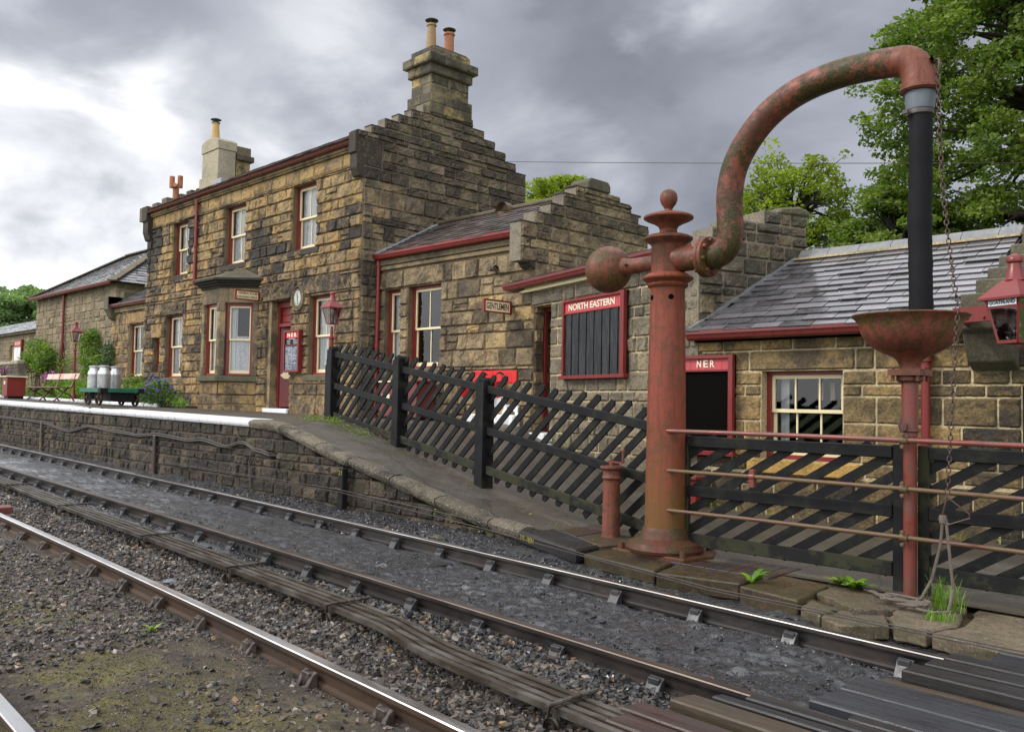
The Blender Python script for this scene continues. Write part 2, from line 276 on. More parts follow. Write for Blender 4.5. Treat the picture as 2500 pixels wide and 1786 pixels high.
# ground
def ground_mat():
    m, t, b = newmat('ballast_and_ash'); P = objco(t)
    sx = _n(t, 'ShaderNodeSeparateXYZ'); t.links.new(P, sx.inputs[0])
    n1 = noise_(t, 1.3, 6, .65, P); n2 = noise_(t, 14, 6, .7, P); n3 = noise_(t, 60, 4, .7, P)
    dirt = ramp_(t, n2, [(.34, (.030, .021, .013)), (.48, (.090, .062, .038)), (.62, (.155, .115, .072))])
    mossf = mth(t, 'MULTIPLY', ramp_(t, noise_(t, 1.7, 6, .7, P), [(.455, 0.0), (.53, .9)]), ramp_(t, n3, [(.44, .0), (.54, 1.0)]))
    mossr = _n(t, 'ShaderNodeMapRange'); t.links.new(sx.outputs[1], mossr.inputs[0]); mossr.inputs[1].default_value = 2.6; mossr.inputs[2].default_value = 2.1
    dirt = mix_(t, mth(t, 'MULTIPLY', mossf, mossr.outputs[0]), dirt, (.21, .185, .010))
    ash = ramp_(t, n2, [(.33, (.008, .008, .010)), (.44, (.034, .036, .041)), (.54, (.080, .084, .095)), (.68, (.135, .141, .158))])
    zz = mth(t, 'ADD', sx.outputs[1], mth(t, 'MULTIPLY', mth(t, 'SUBTRACT', n1, .5), 1.6))
    mr = _n(t, 'ShaderNodeMapRange'); t.links.new(zz, mr.inputs[0]); mr.inputs[1].default_value = 3.0; mr.inputs[2].default_value = 4.0
    g_ = ramp_(t, noise_(t, 2.4, 5, .7, P), [(.4, .45), (.6, 1.0)])
    base = mix_(t, 1.0, mix_(t, mr.outputs[0], dirt, ash), g_, 'MULTIPLY')
    t.links.new(base, b.inputs['Base Color'])
    rr = mix_(t, mr.outputs[0], ramp_(t, n1, [(.4, .55), (.6, .85)]), ramp_(t, n1, [(.40, .42), (.56, .20)]))
    t.links.new(rr, b.inputs['Roughness'])
    b.inputs['Specular IOR Level'].default_value = .6; t.links.new(mth(t, 'MULTIPLY', mr.outputs[0], ramp_(t, n1, [(.38, .15), (.56, 1.0)])), b.inputs['Coat Weight']); b.inputs['Coat IOR'].default_value = 1.8; b.inputs['Coat Roughness'].default_value = .22
    bump_(t, b, mth(t, 'ADD', mth(t, 'MULTIPLY', n2, 1.3), mth(t, 'MULTIPLY', n3, 1.0)), 1.0, .045); return m
M['ground'] = ground_mat()
def rock(name, stops, rough):
    m, t, b = newmat(name); P = objco(t); a = attr_(t, 'blk')
    base = mix_(t, .6, ramp_(t, a, stops), ramp_(t, noise_(t, 50, 4, .7, P), [(.3, (.6, .6, .6)), (.7, (1.3, 1.3, 1.3))]), 'MULTIPLY')
    t.links.new(base, b.inputs['Base Color']); b.inputs['Roughness'].default_value = rough; return m
M['gravel'] = rock('mixed_gravel', [(0, (.016, .015, .016)), (.35, (.038, .033, .030)), (.62, (.075, .060, .047)), (.84, (.115, .09, .066)), (.95, (.16, .14, .115)), (.98, (.20, .11, .045)), (1, (.27, .25, .22))], .38)
M['clinker'] = rock('wet_black_clinker', [(0, (.014, .014, .016)), (.5, (.030, .030, .033)), (.9, (.075, .075, .082)), (.998, (.09, .075, .06)), (1, (.2, .1, .04))], .28)
def asphalt(name, c, rough, dk=.5):
    m, t, b = newmat(name); P = objco(t); n = noise_(t, .9, 6, .7, P); f = noise_(t, 34, 6, .8, P); g = noise_(t, 7, 5, .6, P)
    base = mix_(t, .75, c, ramp_(t, f, [(.36, (.35, .35, .35)), (.5, (1, 1, 1)), (.64, (2.1, 2.0, 1.85))]), 'MULTIPLY')
    base = mix_(t, ramp_(t, n, [(.4, 0.0), (.6, dk)]), base, (c[0]*.45, c[1]*.45, c[2]*.45))
    t.links.new(base, b.inputs['Base Color']); t.links.new(ramp_(t, n, [(.35, rough+.25), (.6, rough)]), b.inputs['Roughness'])
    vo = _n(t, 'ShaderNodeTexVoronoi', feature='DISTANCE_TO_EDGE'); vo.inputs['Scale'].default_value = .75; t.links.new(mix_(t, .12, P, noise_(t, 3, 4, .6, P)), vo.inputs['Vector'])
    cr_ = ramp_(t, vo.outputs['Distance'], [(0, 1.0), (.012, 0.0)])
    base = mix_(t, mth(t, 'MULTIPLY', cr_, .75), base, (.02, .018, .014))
    ms = mth(t, 'MULTIPLY', ramp_(t, noise_(t, 2.2, 6, .75, P), [(.52, 0.0), (.62, .7)]), ramp_(t, f, [(.4, 0.0), (.55, 1.0)]))
    base = mix_(t, ms, base, (.07, .06, .018))
    t.links.new(base, b.inputs['Base Color'])
    bump_(t, b, mth(t, 'ADD', f, g), .6, .012); return m
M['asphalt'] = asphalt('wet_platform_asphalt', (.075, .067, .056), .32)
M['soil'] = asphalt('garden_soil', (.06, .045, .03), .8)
def grassm():
    m, t, b = newmat('grass_field'); t.links.new(ramp_(t, noise_(t, .3, 6, .7, objco(t)), [(.3, (.04, .08, .015)), (.7, (.10, .16, .03))]), b.inputs['Base Color']); b.inputs['Roughness'].default_value = .9; return m
M['field'] = grassm()

# ------------------------------------------------------------------ mesh building
class Fr:
    def __init__(s, ox, oy, dx, dy):
        l = math.hypot(dx, dy); s.o = (ox, oy); s.d = (dx/l, dy/l); s.n = (dy/l, -dx/l)
    def __call__(s, a, d, z): return (s.o[0]+a*s.d[0]+d*s.n[0], s.o[1]+a*s.d[1]+d*s.n[1], z)
W = lambda a, d, z: (a, d, z)
class MB:
    def __init__(s): s.v = []; s.f = []; s.m = []; s.a = []; s.sm = []
    def face(s, idx, mi=0, a=.5, sm=False): s.f.append(idx); s.m.append(mi); s.a.append(a); s.sm.append(sm)
    def poly(s, pts, mi=0, a=.5):
        b = len(s.v); s.v += [tuple(p) for p in pts]; s.face(tuple(range(b, b+len(pts))), mi, a)
    def box(s, x0, x1, y0, y1, z0, z1, mi=0, F=W, a=.5):
        b = len(s.v)
        s.v += [F(x, y, z) for z in (z0, z1) for y in (y0, y1) for x in (x0, x1)]
        for q in ((0, 2, 3, 1), (4, 5, 7, 6), (0, 1, 5, 4), (2, 6, 7, 3), (0, 4, 6, 2), (1, 3, 7, 5)): s.face(tuple(b+i for i in q), mi, a)
        return s
    def prism(s, poly, fn, t0, t1, mi=0, a=.5):
        # poly: list of (u,v); fn(u,v,t) -> point
        n = len(poly); b = len(s.v)
        s.v += [fn(u, v, t0) for u, v in poly] + [fn(u, v, t1) for u, v in poly]
        s.face(tuple(b+i for i in range(n))[::-1], mi, a); s.face(tuple(b+n+i for i in range(n)), mi, a)
        for i in range(n): s.face((b+i, b+(i+1) % n, b+n+(i+1) % n, b+n+i), mi, a)
        return s
    def beam(s, p, q, w, h, mi=0, up=(0, 0, 1)):
        p = Vector(p); q = Vector(q); d = (q-p).normalized(); u = Vector(up); sd = d.cross(u).normalized(); u = sd.cross(d)
        b = len(s.v)
        for c in (p, q):
            for (i, j) in ((-1, -1), (1, -1), (1, 1), (-1, 1)): s.v.append(tuple(c+sd*(i*w/2)+u*(j*h/2)))
        for q_ in ((3, 2, 1, 0), (4, 5, 6, 7), (0, 1, 5, 4), (1, 2, 6, 5), (2, 3, 7, 6), (3, 0, 4, 7)): s.face(tuple(b+i for i in q_), mi)
        return s
    def tube(s, pts, r, seg=10, mi=0, cap=True):
        pts = [Vector(p) for p in pts]; n = len(pts); rs = r if isinstance(r, (list, tuple)) else [r]*n
        b = len(s.v); prev = None
        for i, p in enumerate(pts):
            t = (pts[min(i+1, n-1)]-pts[max(i-1, 0)]).normalized()
            if prev is None:
                u = Vector((0, 0, 1)) if abs(t.z) < .9 else Vector((0, 1, 0))
                u = (u - t*u.dot(t)).normalized()
            else: u = (prev - t*prev.dot(t)).normalized()
            prev = u; v = t.cross(u)
            for k in range(seg):
                a = 2*PI*k/seg; s.v.append(tuple(p+(u*math.cos(a)+v*math.sin(a))*rs[i]))
        for i in range(n-1):
            for k in range(seg):
                k2 = (k+1) % seg
                s.face((b+i*seg+k, b+i*seg+k2, b+(i+1)*seg+k2, b+(i+1)*seg+k), mi, .5, True)
        if cap:
            s.face(tuple(b+k for k in range(seg))[::-1], mi); s.face(tuple(b+(n-1)*seg+k for k in range(seg)), mi)
        return s
    def lathe(s, prof, c, seg=24, mi=0, axis=None):
        ax = Vector(axis).normalized() if axis else Vector((0, 0, 1))
        u = Vector((1, 0, 0)) if abs(ax.x) < .9 else Vector((0, 1, 0)); u = (u-ax*u.dot(ax)).normalized(); v = ax.cross(u); c = Vector(c)
        b = len(s.v); n = len(prof)
        for r, z in prof:
            for k in range(seg):
                a = 2*PI*k/seg; s.v.append(tuple(c+ax*z+(u*math.cos(a)+v*math.sin(a))*max(r, .0005)))
        for i in range(n-1):
            for k in range(seg):
                k2 = (k+1) % seg; s.face((b+i*seg+k, b+i*seg+k2, b+(i+1)*seg+k2, b+(i+1)*seg+k), mi, .5, True)
        return s
    def build(s, name, mats, parent=None, bevel=0, fix=True, sharp=35, seg=1):
        if not isinstance(mats, (list, tuple)): mats = [mats]
        me = bpy.data.meshes.new(name); me.from_pydata(s.v, [], s.f)
        for m in mats: me.materials.append(M[m] if isinstance(m, str) else m)
        me.polygons.foreach_set('material_index', s.m); me.polygons.foreach_set('use_smooth', s.sm)
        at = me.attributes.new('blk', 'FLOAT', 'FACE'); at.data.foreach_set('value', s.a)
        if fix or bevel:
            bm = bmesh.new(); bm.from_mesh(me)
            if bevel:
                bmesh.ops.recalc_face_normals(bm, faces=bm.faces)
                ed = [e for e in bm.edges if len(e.link_faces) == 2 and e.calc_face_angle(0) > .6]
                bmesh.ops.bevel(bm, geom=ed, offset=bevel, segments=seg, affect='EDGES', clamp_overlap=True)
            if fix: bmesh.ops.recalc_face_normals(bm, faces=bm.faces)
            bm.to_mesh(me); bm.free()
        if any(s.sm): me.set_sharp_from_angle(angle=R_(sharp))
        return link(name, me, parent)
def link(name, data, parent=None):
    o = bpy.data.objects.new(name, data); C.objects.link(o)
    if parent:
        o.parent = parent; o.matrix_parent_inverse = Matrix.Identity(4)
        off = parent_world(parent)
        if off is not None: o.location = -off
    return o
_pw = {}
def parent_world(p): return _pw.get(p.name)
def thing(name, label, cat, loc=(0, 0, 0), group=None, kind=None):
    o = bpy.data.objects.new(name, None); C.objects.link(o); o.location = loc; o.empty_display_size = .2
    _pw[o.name] = Vector(loc)
    return tag(o, label, cat, group, kind)
def tag(o, label=None, cat=None, group=None, kind=None):
    if label: o['label'] = label
    if cat: o['category'] = cat
    if group: o['group'] = group
    if kind: o['kind'] = kind
    return o
def sub(o):      # a part whose own children keep world coordinates
    _pw[o.name] = None; return o
def text(parent, s, F, a, z, d, width, height, mat, depth=.006, bold=.0, name='lettering'):
    cu = bpy.data.curves.new('t', 'FONT'); cu.body = s; cu.size = 1; cu.extrude = .02; cu.offset = bold; cu.align_x = 'CENTER'; cu.align_y = 'CENTER'; cu.space_line = .95; cu.resolution_u = 3
    o = bpy.data.objects.new('t', cu); C.objects.link(o); bpy.context.view_layer.update()
    me = bpy.data.meshes.new_from_object(o.evaluated_get(bpy.context.evaluated_depsgraph_get())); bpy.data.objects.remove(o)
    n = len(me.vertices); co_ = np.empty(n*3); me.vertices.foreach_get('co', co_); co_ = co_.reshape(-1, 3)
    mn, mxx = co_.min(0), co_.max(0); c_ = (mn+mxx)/2; sz = mxx-mn
    co_ = (co_-c_)/np.maximum(sz, 1e-6)*np.array([width, height, depth])
    out_ = np.array([F(a+p[0], d+p[2]+depth/2, z+p[1]) for p in co_])
    me.vertices.foreach_set('co', out_.ravel()); me.materials.clear(); me.materials.append(M[mat]); me.update()
    return link(name, me, parent)
rnd = random.Random(7)

# ------------------------------------------------------------------ masonry
def rowcuts(z0, z1, forced, h, rg):
    fs = sorted(set([z0, z1]+[f for f in forced if z0 < f < z1])); out_ = [z0]
    for a, b in zip(fs, fs[1:]):
        n = max(1, round((b-a)/h)); cuts = [a+(b-a)*(i+(rg.uniform(-.27, .27) if 0 < i < n else 0))/n for i in range(n+1)]
        out_ += cuts[1:]
    return out_
def block(mb, F, s0, s1, z0, z1, prot, rg, gx, gz, mi=0, gap=.006, tone=None, jit=1.0):
    s0 += gap; s1 -= gap; z0 += gap; z1 -= gap
    if s1-s0 < .02 or z1-z0 < .02: return
    nx = max(2, min(gx, int((s1-s0)/.05)+1)) + 1; nz = max(2, min(gz, int((z1-z0)/.05)+1)) + 1
    e = min(.022, (s1-s0)*.2, (z1-z0)*.2)
    us = [s0]+[s0+e+(s1-s0-2*e)*i/(nx-2) for i in range(nx-1)]+[s1]; vs = [z0]+[z0+e+(z1-z0-2*e)*i/(nz-2) for i in range(nz-1)]+[z1]
    P = prot*rg.uniform(.55, 1.25); tl, tl2 = rg.uniform(-.3, .3), rg.uniform(-.35, .2)
    b = len(mb.v); X = len(us); Z = len(vs); k0 = rg.uniform(0, 100)
    for j, z in enumerate(vs):
        for i, s_ in enumerate(us):
            edge = i in (0, X-1) or j in (0, Z-1)
            if edge: d = -.004
            else:
                fx = (s_-s0)/(s1-s0)-.5; fz = (z-z0)/(z1-z0)-.5
                d = P*(1+tl*fx*2+tl2*fz*2 + jit*.75*noise.noise(Vector((s_*6+k0, z*7, k0))) + jit*.25*rg.uniform(-1, 1))
                d = max(d, .002)
            mb.v.append(F(s_+(0 if edge else rg.uniform(-.006, .006)), d, z+(0 if edge else rg.uniform(-.005, .005))))
    a = rg.random() if tone is None else tone
    for j in range(Z-1):
        for i in range(X-1): mb.face((b+j*X+i, b+j*X+i+1, b+(j+1)*X+i+1, b+(j+1)*X+i), mi, a)
def masonry(F, z0, z1, outline, openings=(), specials=(), forced=(), h=.31, prot=.03, lens=(.26, .68), T=.4, seed=1, gx=5, gz=3, mats=('st_front', 'mo_front'), name='wall', parent=None, split=.28, quoin=True, tone_fn=None, gap=.006, jit=1.0):
    rg = random.Random(seed); mb = MB()
    fz = list(forced)
    for o in list(openings)+[s_[:4] for s_ in specials]: fz += [o[2], o[3]]
    cuts = rowcuts(z0, z1, fz, h, rg)
    for a, b in zip(cuts, cuts[1:]):
        zm = (a+b)/2
        def cut(iv, lst):
            for (p, q, zl, zh) in lst:
                if zl < zm < zh:
                    new = []
                    for (u, v) in iv:
                        if q <= u or p >= v: new.append((u, v)); continue
                        if p > u: new.append((u, p))
                        if q < v: new.append((q, v))
                    iv = new
            return iv
        spans = cut(outline(zm), openings)
        for (u, v) in spans: mb.box(u, v, -T, 0, a, b, 1, F)
        ends = outline(zm)
        for (u, v) in cut(spans, [s_[:4] for s_ in specials]):
            if v-u < .03: continue
            x = u; first = True
            while x < v-1e-4:
                ln = rg.uniform(*lens)
                if first and quoin: ln = rg.choice((.24, .42))
                if v-(x+ln) < lens[0]*.75: ln = v-x
                elif v-x-ln < .5 and quoin and rg.random() < .5: ln = v-x-rg.choice((.24, .42)) if v-x > .7 else ln
                y = min(v, x+ln); first = False
                tn = tone_fn(x, zm, rg) if tone_fn else None
                if b-a > .24 and y-x < .5 and rg.random() < split and x > u and y < v:
                    zc = a+(b-a)*rg.uniform(.4, .6)
                    block(mb, F, x, y, a, zc, prot, rg, gx, gz, 0, gap, tn, jit); block(mb, F, x, y, zc, b, prot, rg, gx, gz, 0, gap, tn, jit)
                else: block(mb, F, x, y, a, b, prot, rg, gx, gz, 0, gap, tn, jit)
                x = y
    for sp_ in specials:
        mb2 = sp_[4] if len(sp_) > 4 else prot*1.3
        block(mb, F, sp_[0], sp_[1], sp_[2], sp_[3], mb2, rg, 14, 5, 0, gap, sp_[5] if len(sp_) > 5 else None, jit)
    return mb.build(name, list(mats), parent, fix=False)
def coping(F, steps, T, mats, name, parent, over=.03, th=.10, fr=.0):
    # flat stones on the steps of a gable: (s0, s1, z)
    rg = random.Random(3)
    for (s0, s1, z) in steps: MB().box(s0-over, s1+over, -T-.02, .015, z, z+th, 0, F, rg.random()).build('coping_stone', mats, parent, bevel=.012)
def roof_slates(P0, U, V, wl, hl, mat, name, parent, ew=.38, eh=.2, seed=1, clip=None, th=.007):
    # P0 eave start, U unit along the eave, V unit up the slope
    rg = random.Random(seed); mb = MB(); P0 = Vector(P0); U = Vector(U).normalized(); V = Vector(V).normalized(); Nn = U.cross(V).normalized()
    if Nn.z < 0: Nn = -Nn
    rows = int(hl/eh)+1
    for j in range(rows):
        y0 = j*eh; x = -rg.uniform(0, ew) if j % 2 else -.001
        while x < wl:
            wdt = ew*rg.uniform(.88, 1.1); a0 = max(x, 0); a1 = min(x+wdt-.011, wl)
            x += wdt
            if a1-a0 < .03: continue
            y1 = min(y0+eh*1.35, hl+.02)
            if clip:
                r = clip((a0+a1)/2, y0)
                if not r: continue
            lift = rg.uniform(.005, .020); dy = rg.uniform(-.012, .008); k = rg.uniform(-.004, .004)
            b = len(mb.v)
            for (a, y, l) in ((a0, y0+dy, lift+th), (a1, y0+dy+k, lift+th), (a1, y1, -.002), (a0, y1, -.002), (a0, y0+dy, lift-.004), (a1, y0+dy+k, lift-.004)):
                mb.v.append(tuple(P0+U*a+V*y+Nn*l))
            av = rg.random()
            mb.face((b, b+1, b+2, b+3), 0, av); mb.face((b+4, b+5, b+1, b), 0, av*.3)
            mb.face((b+1, b+5, b+2), 0, av*.3); mb.face((b+4, b, b+3), 0, av*.3)
    q = [P0-Nn*.02, P0+U*wl-Nn*.02, P0+U*wl+V*hl-Nn*.02, P0+V*hl-Nn*.02]
    if not clip: mb.poly(q)
    return mb.build(name, mat, parent, fix=False)
def gutter(F, s0, s1, z, d, mat, name, parent, r=.07):
    mb = MB(); pr = [(0, .05), (-.012, .05), (-.012, -.01), (-.03, -.06), (-.08, -.085), (-.13, -.07), (-.15, -.02), (-.15, .05), (-.138, .05), (-.138, -.015), (-.12, -.055), (-.08, -.07), (-.04, -.05), (0, 0)]
    fn = lambda u, v, t: F(t, d+.15+u, z+v)
    mb.prism(pr, fn, s0, s1)
    return mb.build(name, mat, parent)
def downpipe(x, y, z0, z1, mat, parent, r=.045, name='downpipe', seg=12):
    mb = MB(); mb.tube([(x, y, z0), (x, y, z1)], r, seg)
    k = z0+.02
    for zz in (z0+.05, (z0*1.2+z1)/2.2, z1-.12): mb.lathe([(r, -.05), (r+.016, -.045), (r+.016, .045), (r, .05)], (x, y, zz), seg)
    return mb.build(name, mat, parent)
def window(parent, F, s0, s1, z0, z1, cols=2, reveal=.12, fw_=.07, curtain='lace', mid=None, sill=True, sill_mat='ashlar_dk', sill_over=.2, sill_h=.15, interior=True, name='window', half=True, drape=False, red=True):
    e = .003; o = sub(MB().box(s0+e, s0+fw_, -reveal-.14, -reveal, z0+e, z1-e, 0, F).box(s1-fw_, s1-e, -reveal-.14, -reveal, z0+e, z1-e, 0, F)
        .box(s0+fw_, s1-fw_, -reveal-.14, -reveal-.002, z1-fw_*.8, z1-e, 0, F).box(s0+fw_, s1-fw_, -reveal-.14, -reveal+.02, z0+e, z0+.055, 0, F).build(name, 'red' if red else 'cream', parent))
    a0, a1, b0, b1 = s0+fw_, s1-fw_, z0+.055, z1-fw_*.8; m_ = mid if mid is not None else (b0+b1)/2
    def sash(p, q, dd, bt, tp):
        w_ = .042; mb = MB(); mb.box(a0, a0+w_, dd-.04, dd, p, q, 0, F); mb.box(a1-w_, a1, dd-.04, dd, p, q, 0, F)
        mb.box(a0+w_, a1-w_, dd-.04, dd+.001, p, p+bt, 0, F); mb.box(a0+w_, a1-w_, dd-.04, dd+.001, q-tp, q, 0, F)
        for k in range(1, cols):
            x = a0+(a1-a0)*k/cols; mb.box(x-.011, x+.011, dd-.03, dd-.004, p+bt, q-tp, 0, F)
        mb.build('sash', 'cream', o)
        MB().poly([F(a0+w_, dd-.02, p+bt), F(a1-w_, dd-.02, p+bt), F(a1-w_, dd-.02, q-tp), F(a0+w_, dd-.02, q-tp)]).build('pane', 'glass', o, fix=False) if False else None
        g = MB(); g.poly([F(a0+w_, dd-.02, p+bt), F(a1-w_, dd-.02, p+bt), F(a1-w_, dd-.02, q-tp), F(a0+w_, dd-.02, q-tp)]); g.build('pane', 'glass', o, fix=False)
    sash(m_-.02, b1, -reveal-.035, .045, .05); sash(b0, m_+.02, -reveal-.08, .085, .045)
    if sill:
        MB().box(s0-sill_over, s1+sill_over, -reveal+.021, .055, z0-sill_h, z0-.002, 0, F).build('sill', sill_mat, o, bevel=.012)
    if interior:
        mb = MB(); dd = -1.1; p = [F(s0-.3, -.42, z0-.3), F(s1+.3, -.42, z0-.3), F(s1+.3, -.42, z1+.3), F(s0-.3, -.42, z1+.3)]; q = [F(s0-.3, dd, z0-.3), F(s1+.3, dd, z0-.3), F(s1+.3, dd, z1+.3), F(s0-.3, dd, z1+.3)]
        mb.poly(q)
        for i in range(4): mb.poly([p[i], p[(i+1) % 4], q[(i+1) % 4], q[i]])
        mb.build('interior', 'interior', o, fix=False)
    def cloth(u0, u1, v0, v1, dd, mat, amp=.018, fq=26):
        mb = MB(); n = 36; b = 0
        for i in range(n+1):
            s_ = u0+(u1-u0)*i/n; dz = amp*math.sin(s_*fq*2+i*.7)*math.sin(i*1.7+s_*9)
            mb.v += [F(s_, dd+dz, v0), F(s_, dd+dz*.6, v1)]
        for i in range(n): mb.face((2*i, 2*i+2, 2*i+3, 2*i+1), 0, .5, True)
        mb.build('curtain', mat, o, fix=False)
    if curtain == 'lace': cloth(a0, a1, b0, m_+.1 if half else b1, -reveal-.145, 'lace', .008)
    if curtain == 'lace' and half and not drape: cloth(a0, a1, m_+.1, b1, -reveal-.15, 'curtain', .008)
    if curtain in ('lace', 'drape') and drape:
        cloth(a0, a0+(a1-a0)*.32, b0, b1, -reveal-.14, 'curtain', .008); cloth(a1-(a1-a0)*drape, a1, b0, b1, -reveal-.14, 'curtain', .008)
    if curtain == 'full': cloth(a0, a1, b0, b1, -reveal-.15, 'curtain', .006, 12)
    return o
def leaves(mb_v, mb_f, mb_a, pts, size, rg, up=.3):
    n = len(pts); a = rg.normal(size=(n, 3)); a[:, 2] *= .6; a /= np.linalg.norm(a, axis=1)[:, None]
    nn = rg.normal(size=(n, 3)); nn[:, 2] += up*2; b = np.cross(nn, a); b /= np.linalg.norm(b, axis=1)[:, None]
    s_ = size*rg.uniform(.6, 1.3, size=(n, 1)); fold = np.cross(a, b)*s_*.25
    v = np.stack([pts-a*s_*.5, pts+b*s_*.36+fold*.6, pts+a*s_*.6, pts-b*s_*.36+fold*.6], 1)
    base = sum(len(x) for x in mb_v); mb_v.append(v.reshape(-1, 3)); idx = np.arange(n*4).reshape(-1, 4)+base; mb_f.append(idx)
def quads(name, V, Fq, A, mat, parent=None):
    V = np.concatenate(V); Fq = np.concatenate(Fq); k = Fq.shape[1]
    me = bpy.data.meshes.new(name); me.vertices.add(len(V)); me.vertices.foreach_set('co', V.astype(np.float32).ravel())
    me.loops.add(Fq.size); me.loops.foreach_set('vertex_index', Fq.astype(np.int32).ravel())
    me.polygons.add(len(Fq)); me.polygons.foreach_set('loop_start', np.arange(0, Fq.size, k, dtype=np.int32))
    try: me.polygons.foreach_set('loop_total', np.full(len(Fq), k, dtype=np.int32))
    except Exception: pass
    at = me.attributes.new('blk', 'FLOAT', 'FACE'); at.data.foreach_set('value', np.asarray(A, dtype=np.float32))
    me.materials.append(M[mat]); me.update(calc_edges=True); me.validate(); me.polygons.foreach_set('use_smooth', [False]*len(me.polygons))
    return link(name, me, parent)
def foliage(name, centers, radii, per, size, mat, parent, seed, up=.3, flat=.6):
    rg = np.random.default_rng(seed); V = []; Fq = []; A = []
    for c, r in zip(centers, radii):
        n = max(3, int(per*(r**1.6)/(.5**1.6))); p = rg.normal(size=(n, 3)); p /= np.linalg.norm(p, axis=1)[:, None]; p *= rg.uniform(.2, 1, size=(n, 1))**.5*r; p[:, 2] *= flat
        leaves(V, Fq, A, p+np.array(c), size, rg, up); A += list(np.clip(rg.uniform(0, 1)*.5+rg.uniform(0, .5, n), 0, 1))
    return quads(name, V, Fq, A, mat, parent)
def stones_mesh(name, pts, sizes, mat, seed, flat=.55, parent=None):
    iv = np.array([(-1, -1, -1), (1, -1, -1), (1, 1, -1), (-1, 1, -1), (-.7, -.7, 1), (.7, -.7, 1), (.7, .7, 1), (-.7, .7, 1)])*.72
    fc = np.array([(0, 2, 1), (0, 3, 2), (4, 5, 6), (4, 6, 7), (0, 1, 5), (0, 5, 4), (1, 2, 6), (1, 6, 5), (2, 3, 7), (2, 7, 6), (3, 0, 4), (3, 4, 7)])
    rg = np.random.default_rng(seed); n = len(pts)
    v = iv[None]+rg.uniform(-.42, .42, size=(n, 8, 3)); v = v*rg.uniform(.5, 1.35, size=(n, 1, 3)); v[:, :, 2] *= flat
    a = rg.uniform(0, 2*PI, n); ca, sa = np.cos(a)[:, None], np.sin(a)[:, None]
    x = v[:, :, 0]*ca-v[:, :, 1]*sa; y = v[:, :, 0]*sa+v[:, :, 1]*ca; tl = rg.uniform(-.5, .5, size=(n, 1)); z = v[:, :, 2]+x*tl
    v = np.stack([x, y, z], 2)*np.asarray(sizes)[:, None, None]*.5+np.asarray(pts)[:, None, :]
    f = (fc[None]+np.arange(n)[:, None, None]*8).reshape(-1, 3)
    return quads(name, [v.reshape(-1, 3)], [f], np.repeat(rg.uniform(0, 1, n), 12), mat, parent)

# ------------------------------------------------------------------ levels and rails
def zr(x): return -1.48-.01*max(x, -60)         # rail tops: the line climbs gently to the left
def zg(x): return zr(x)-.125
def interp(x, tb):
    if x <= tb[0][0]: return tb[0][1]
    for (a, b), (c, d) in zip(tb, tb[1:]):
        if x <= c: return b+(d-b)*(x-a)/(c-a)
    return tb[-1][1]
RAMP = [(-12.75, -.345), (-12.2, -.37), (-11.4, -.54), (-10.7, -.70), (-10, -.82), (-9, -1.01), (-8.4, -1.13), (-7.8, -1.24), (-7.2, -1.34), (-6.6, -1.385), (-4, -1.425), (3, -1.45)]
def zp(x, y=7):   # platform, ramp and yard surface
    if x < -12.75: return -.47-.01*max(x, -70)-.016*(max(min(y, 12), 7)-7)+(0 if x < -14 else .016*(max(min(y, 12), 7)-7)*(x+14)/1.25*.6)
    return interp(x, RAMP)-(.014*(max(min(y, 12), 7)-7)*max(0, 1-(x+12.75)/5)*.4)
YE = 6.95
pc = np.polyfit([-60, -40, -24.4, -19, -15.2, -9.14, -5.71, -4.44, -3.1, -2.04], [7.0, 6.6, 6.3, 6.18, 6.10, 5.90, 5.74, 5.70, 5.65, 5.60], 3)
pd_ = np.polyfit([-60, -35, -20, -11.1, -8.3, -7, -5.67, -4.17, -2.97, -1.5], [3.1, 3.06, 3.0, 2.92, 2.89, 2.87, 2.84, 2.77, 2.68, 2.53], 3)
def yC(x): return float(np.polyval(pc, max(x, -60)))
def yB(x): return yC(x)-1.505
def yD(x): return float(np.polyval(pd_, max(x, -60)))
def yE(x): return yD(x)-1.505
XS = [x for x in np.arange(-60, -20, 1.0)]+[x for x in np.arange(-20, 1.01, .35)]

# ground out to the horizon, beneath everything
mb = MB(); mb.poly([(-900, -900, -1.95), (900, -900, -1.95), (900, 900, -1.95), (-900, 900, -1.95)])
tag(mb.build('ground', 'field', fix=False), kind='structure')
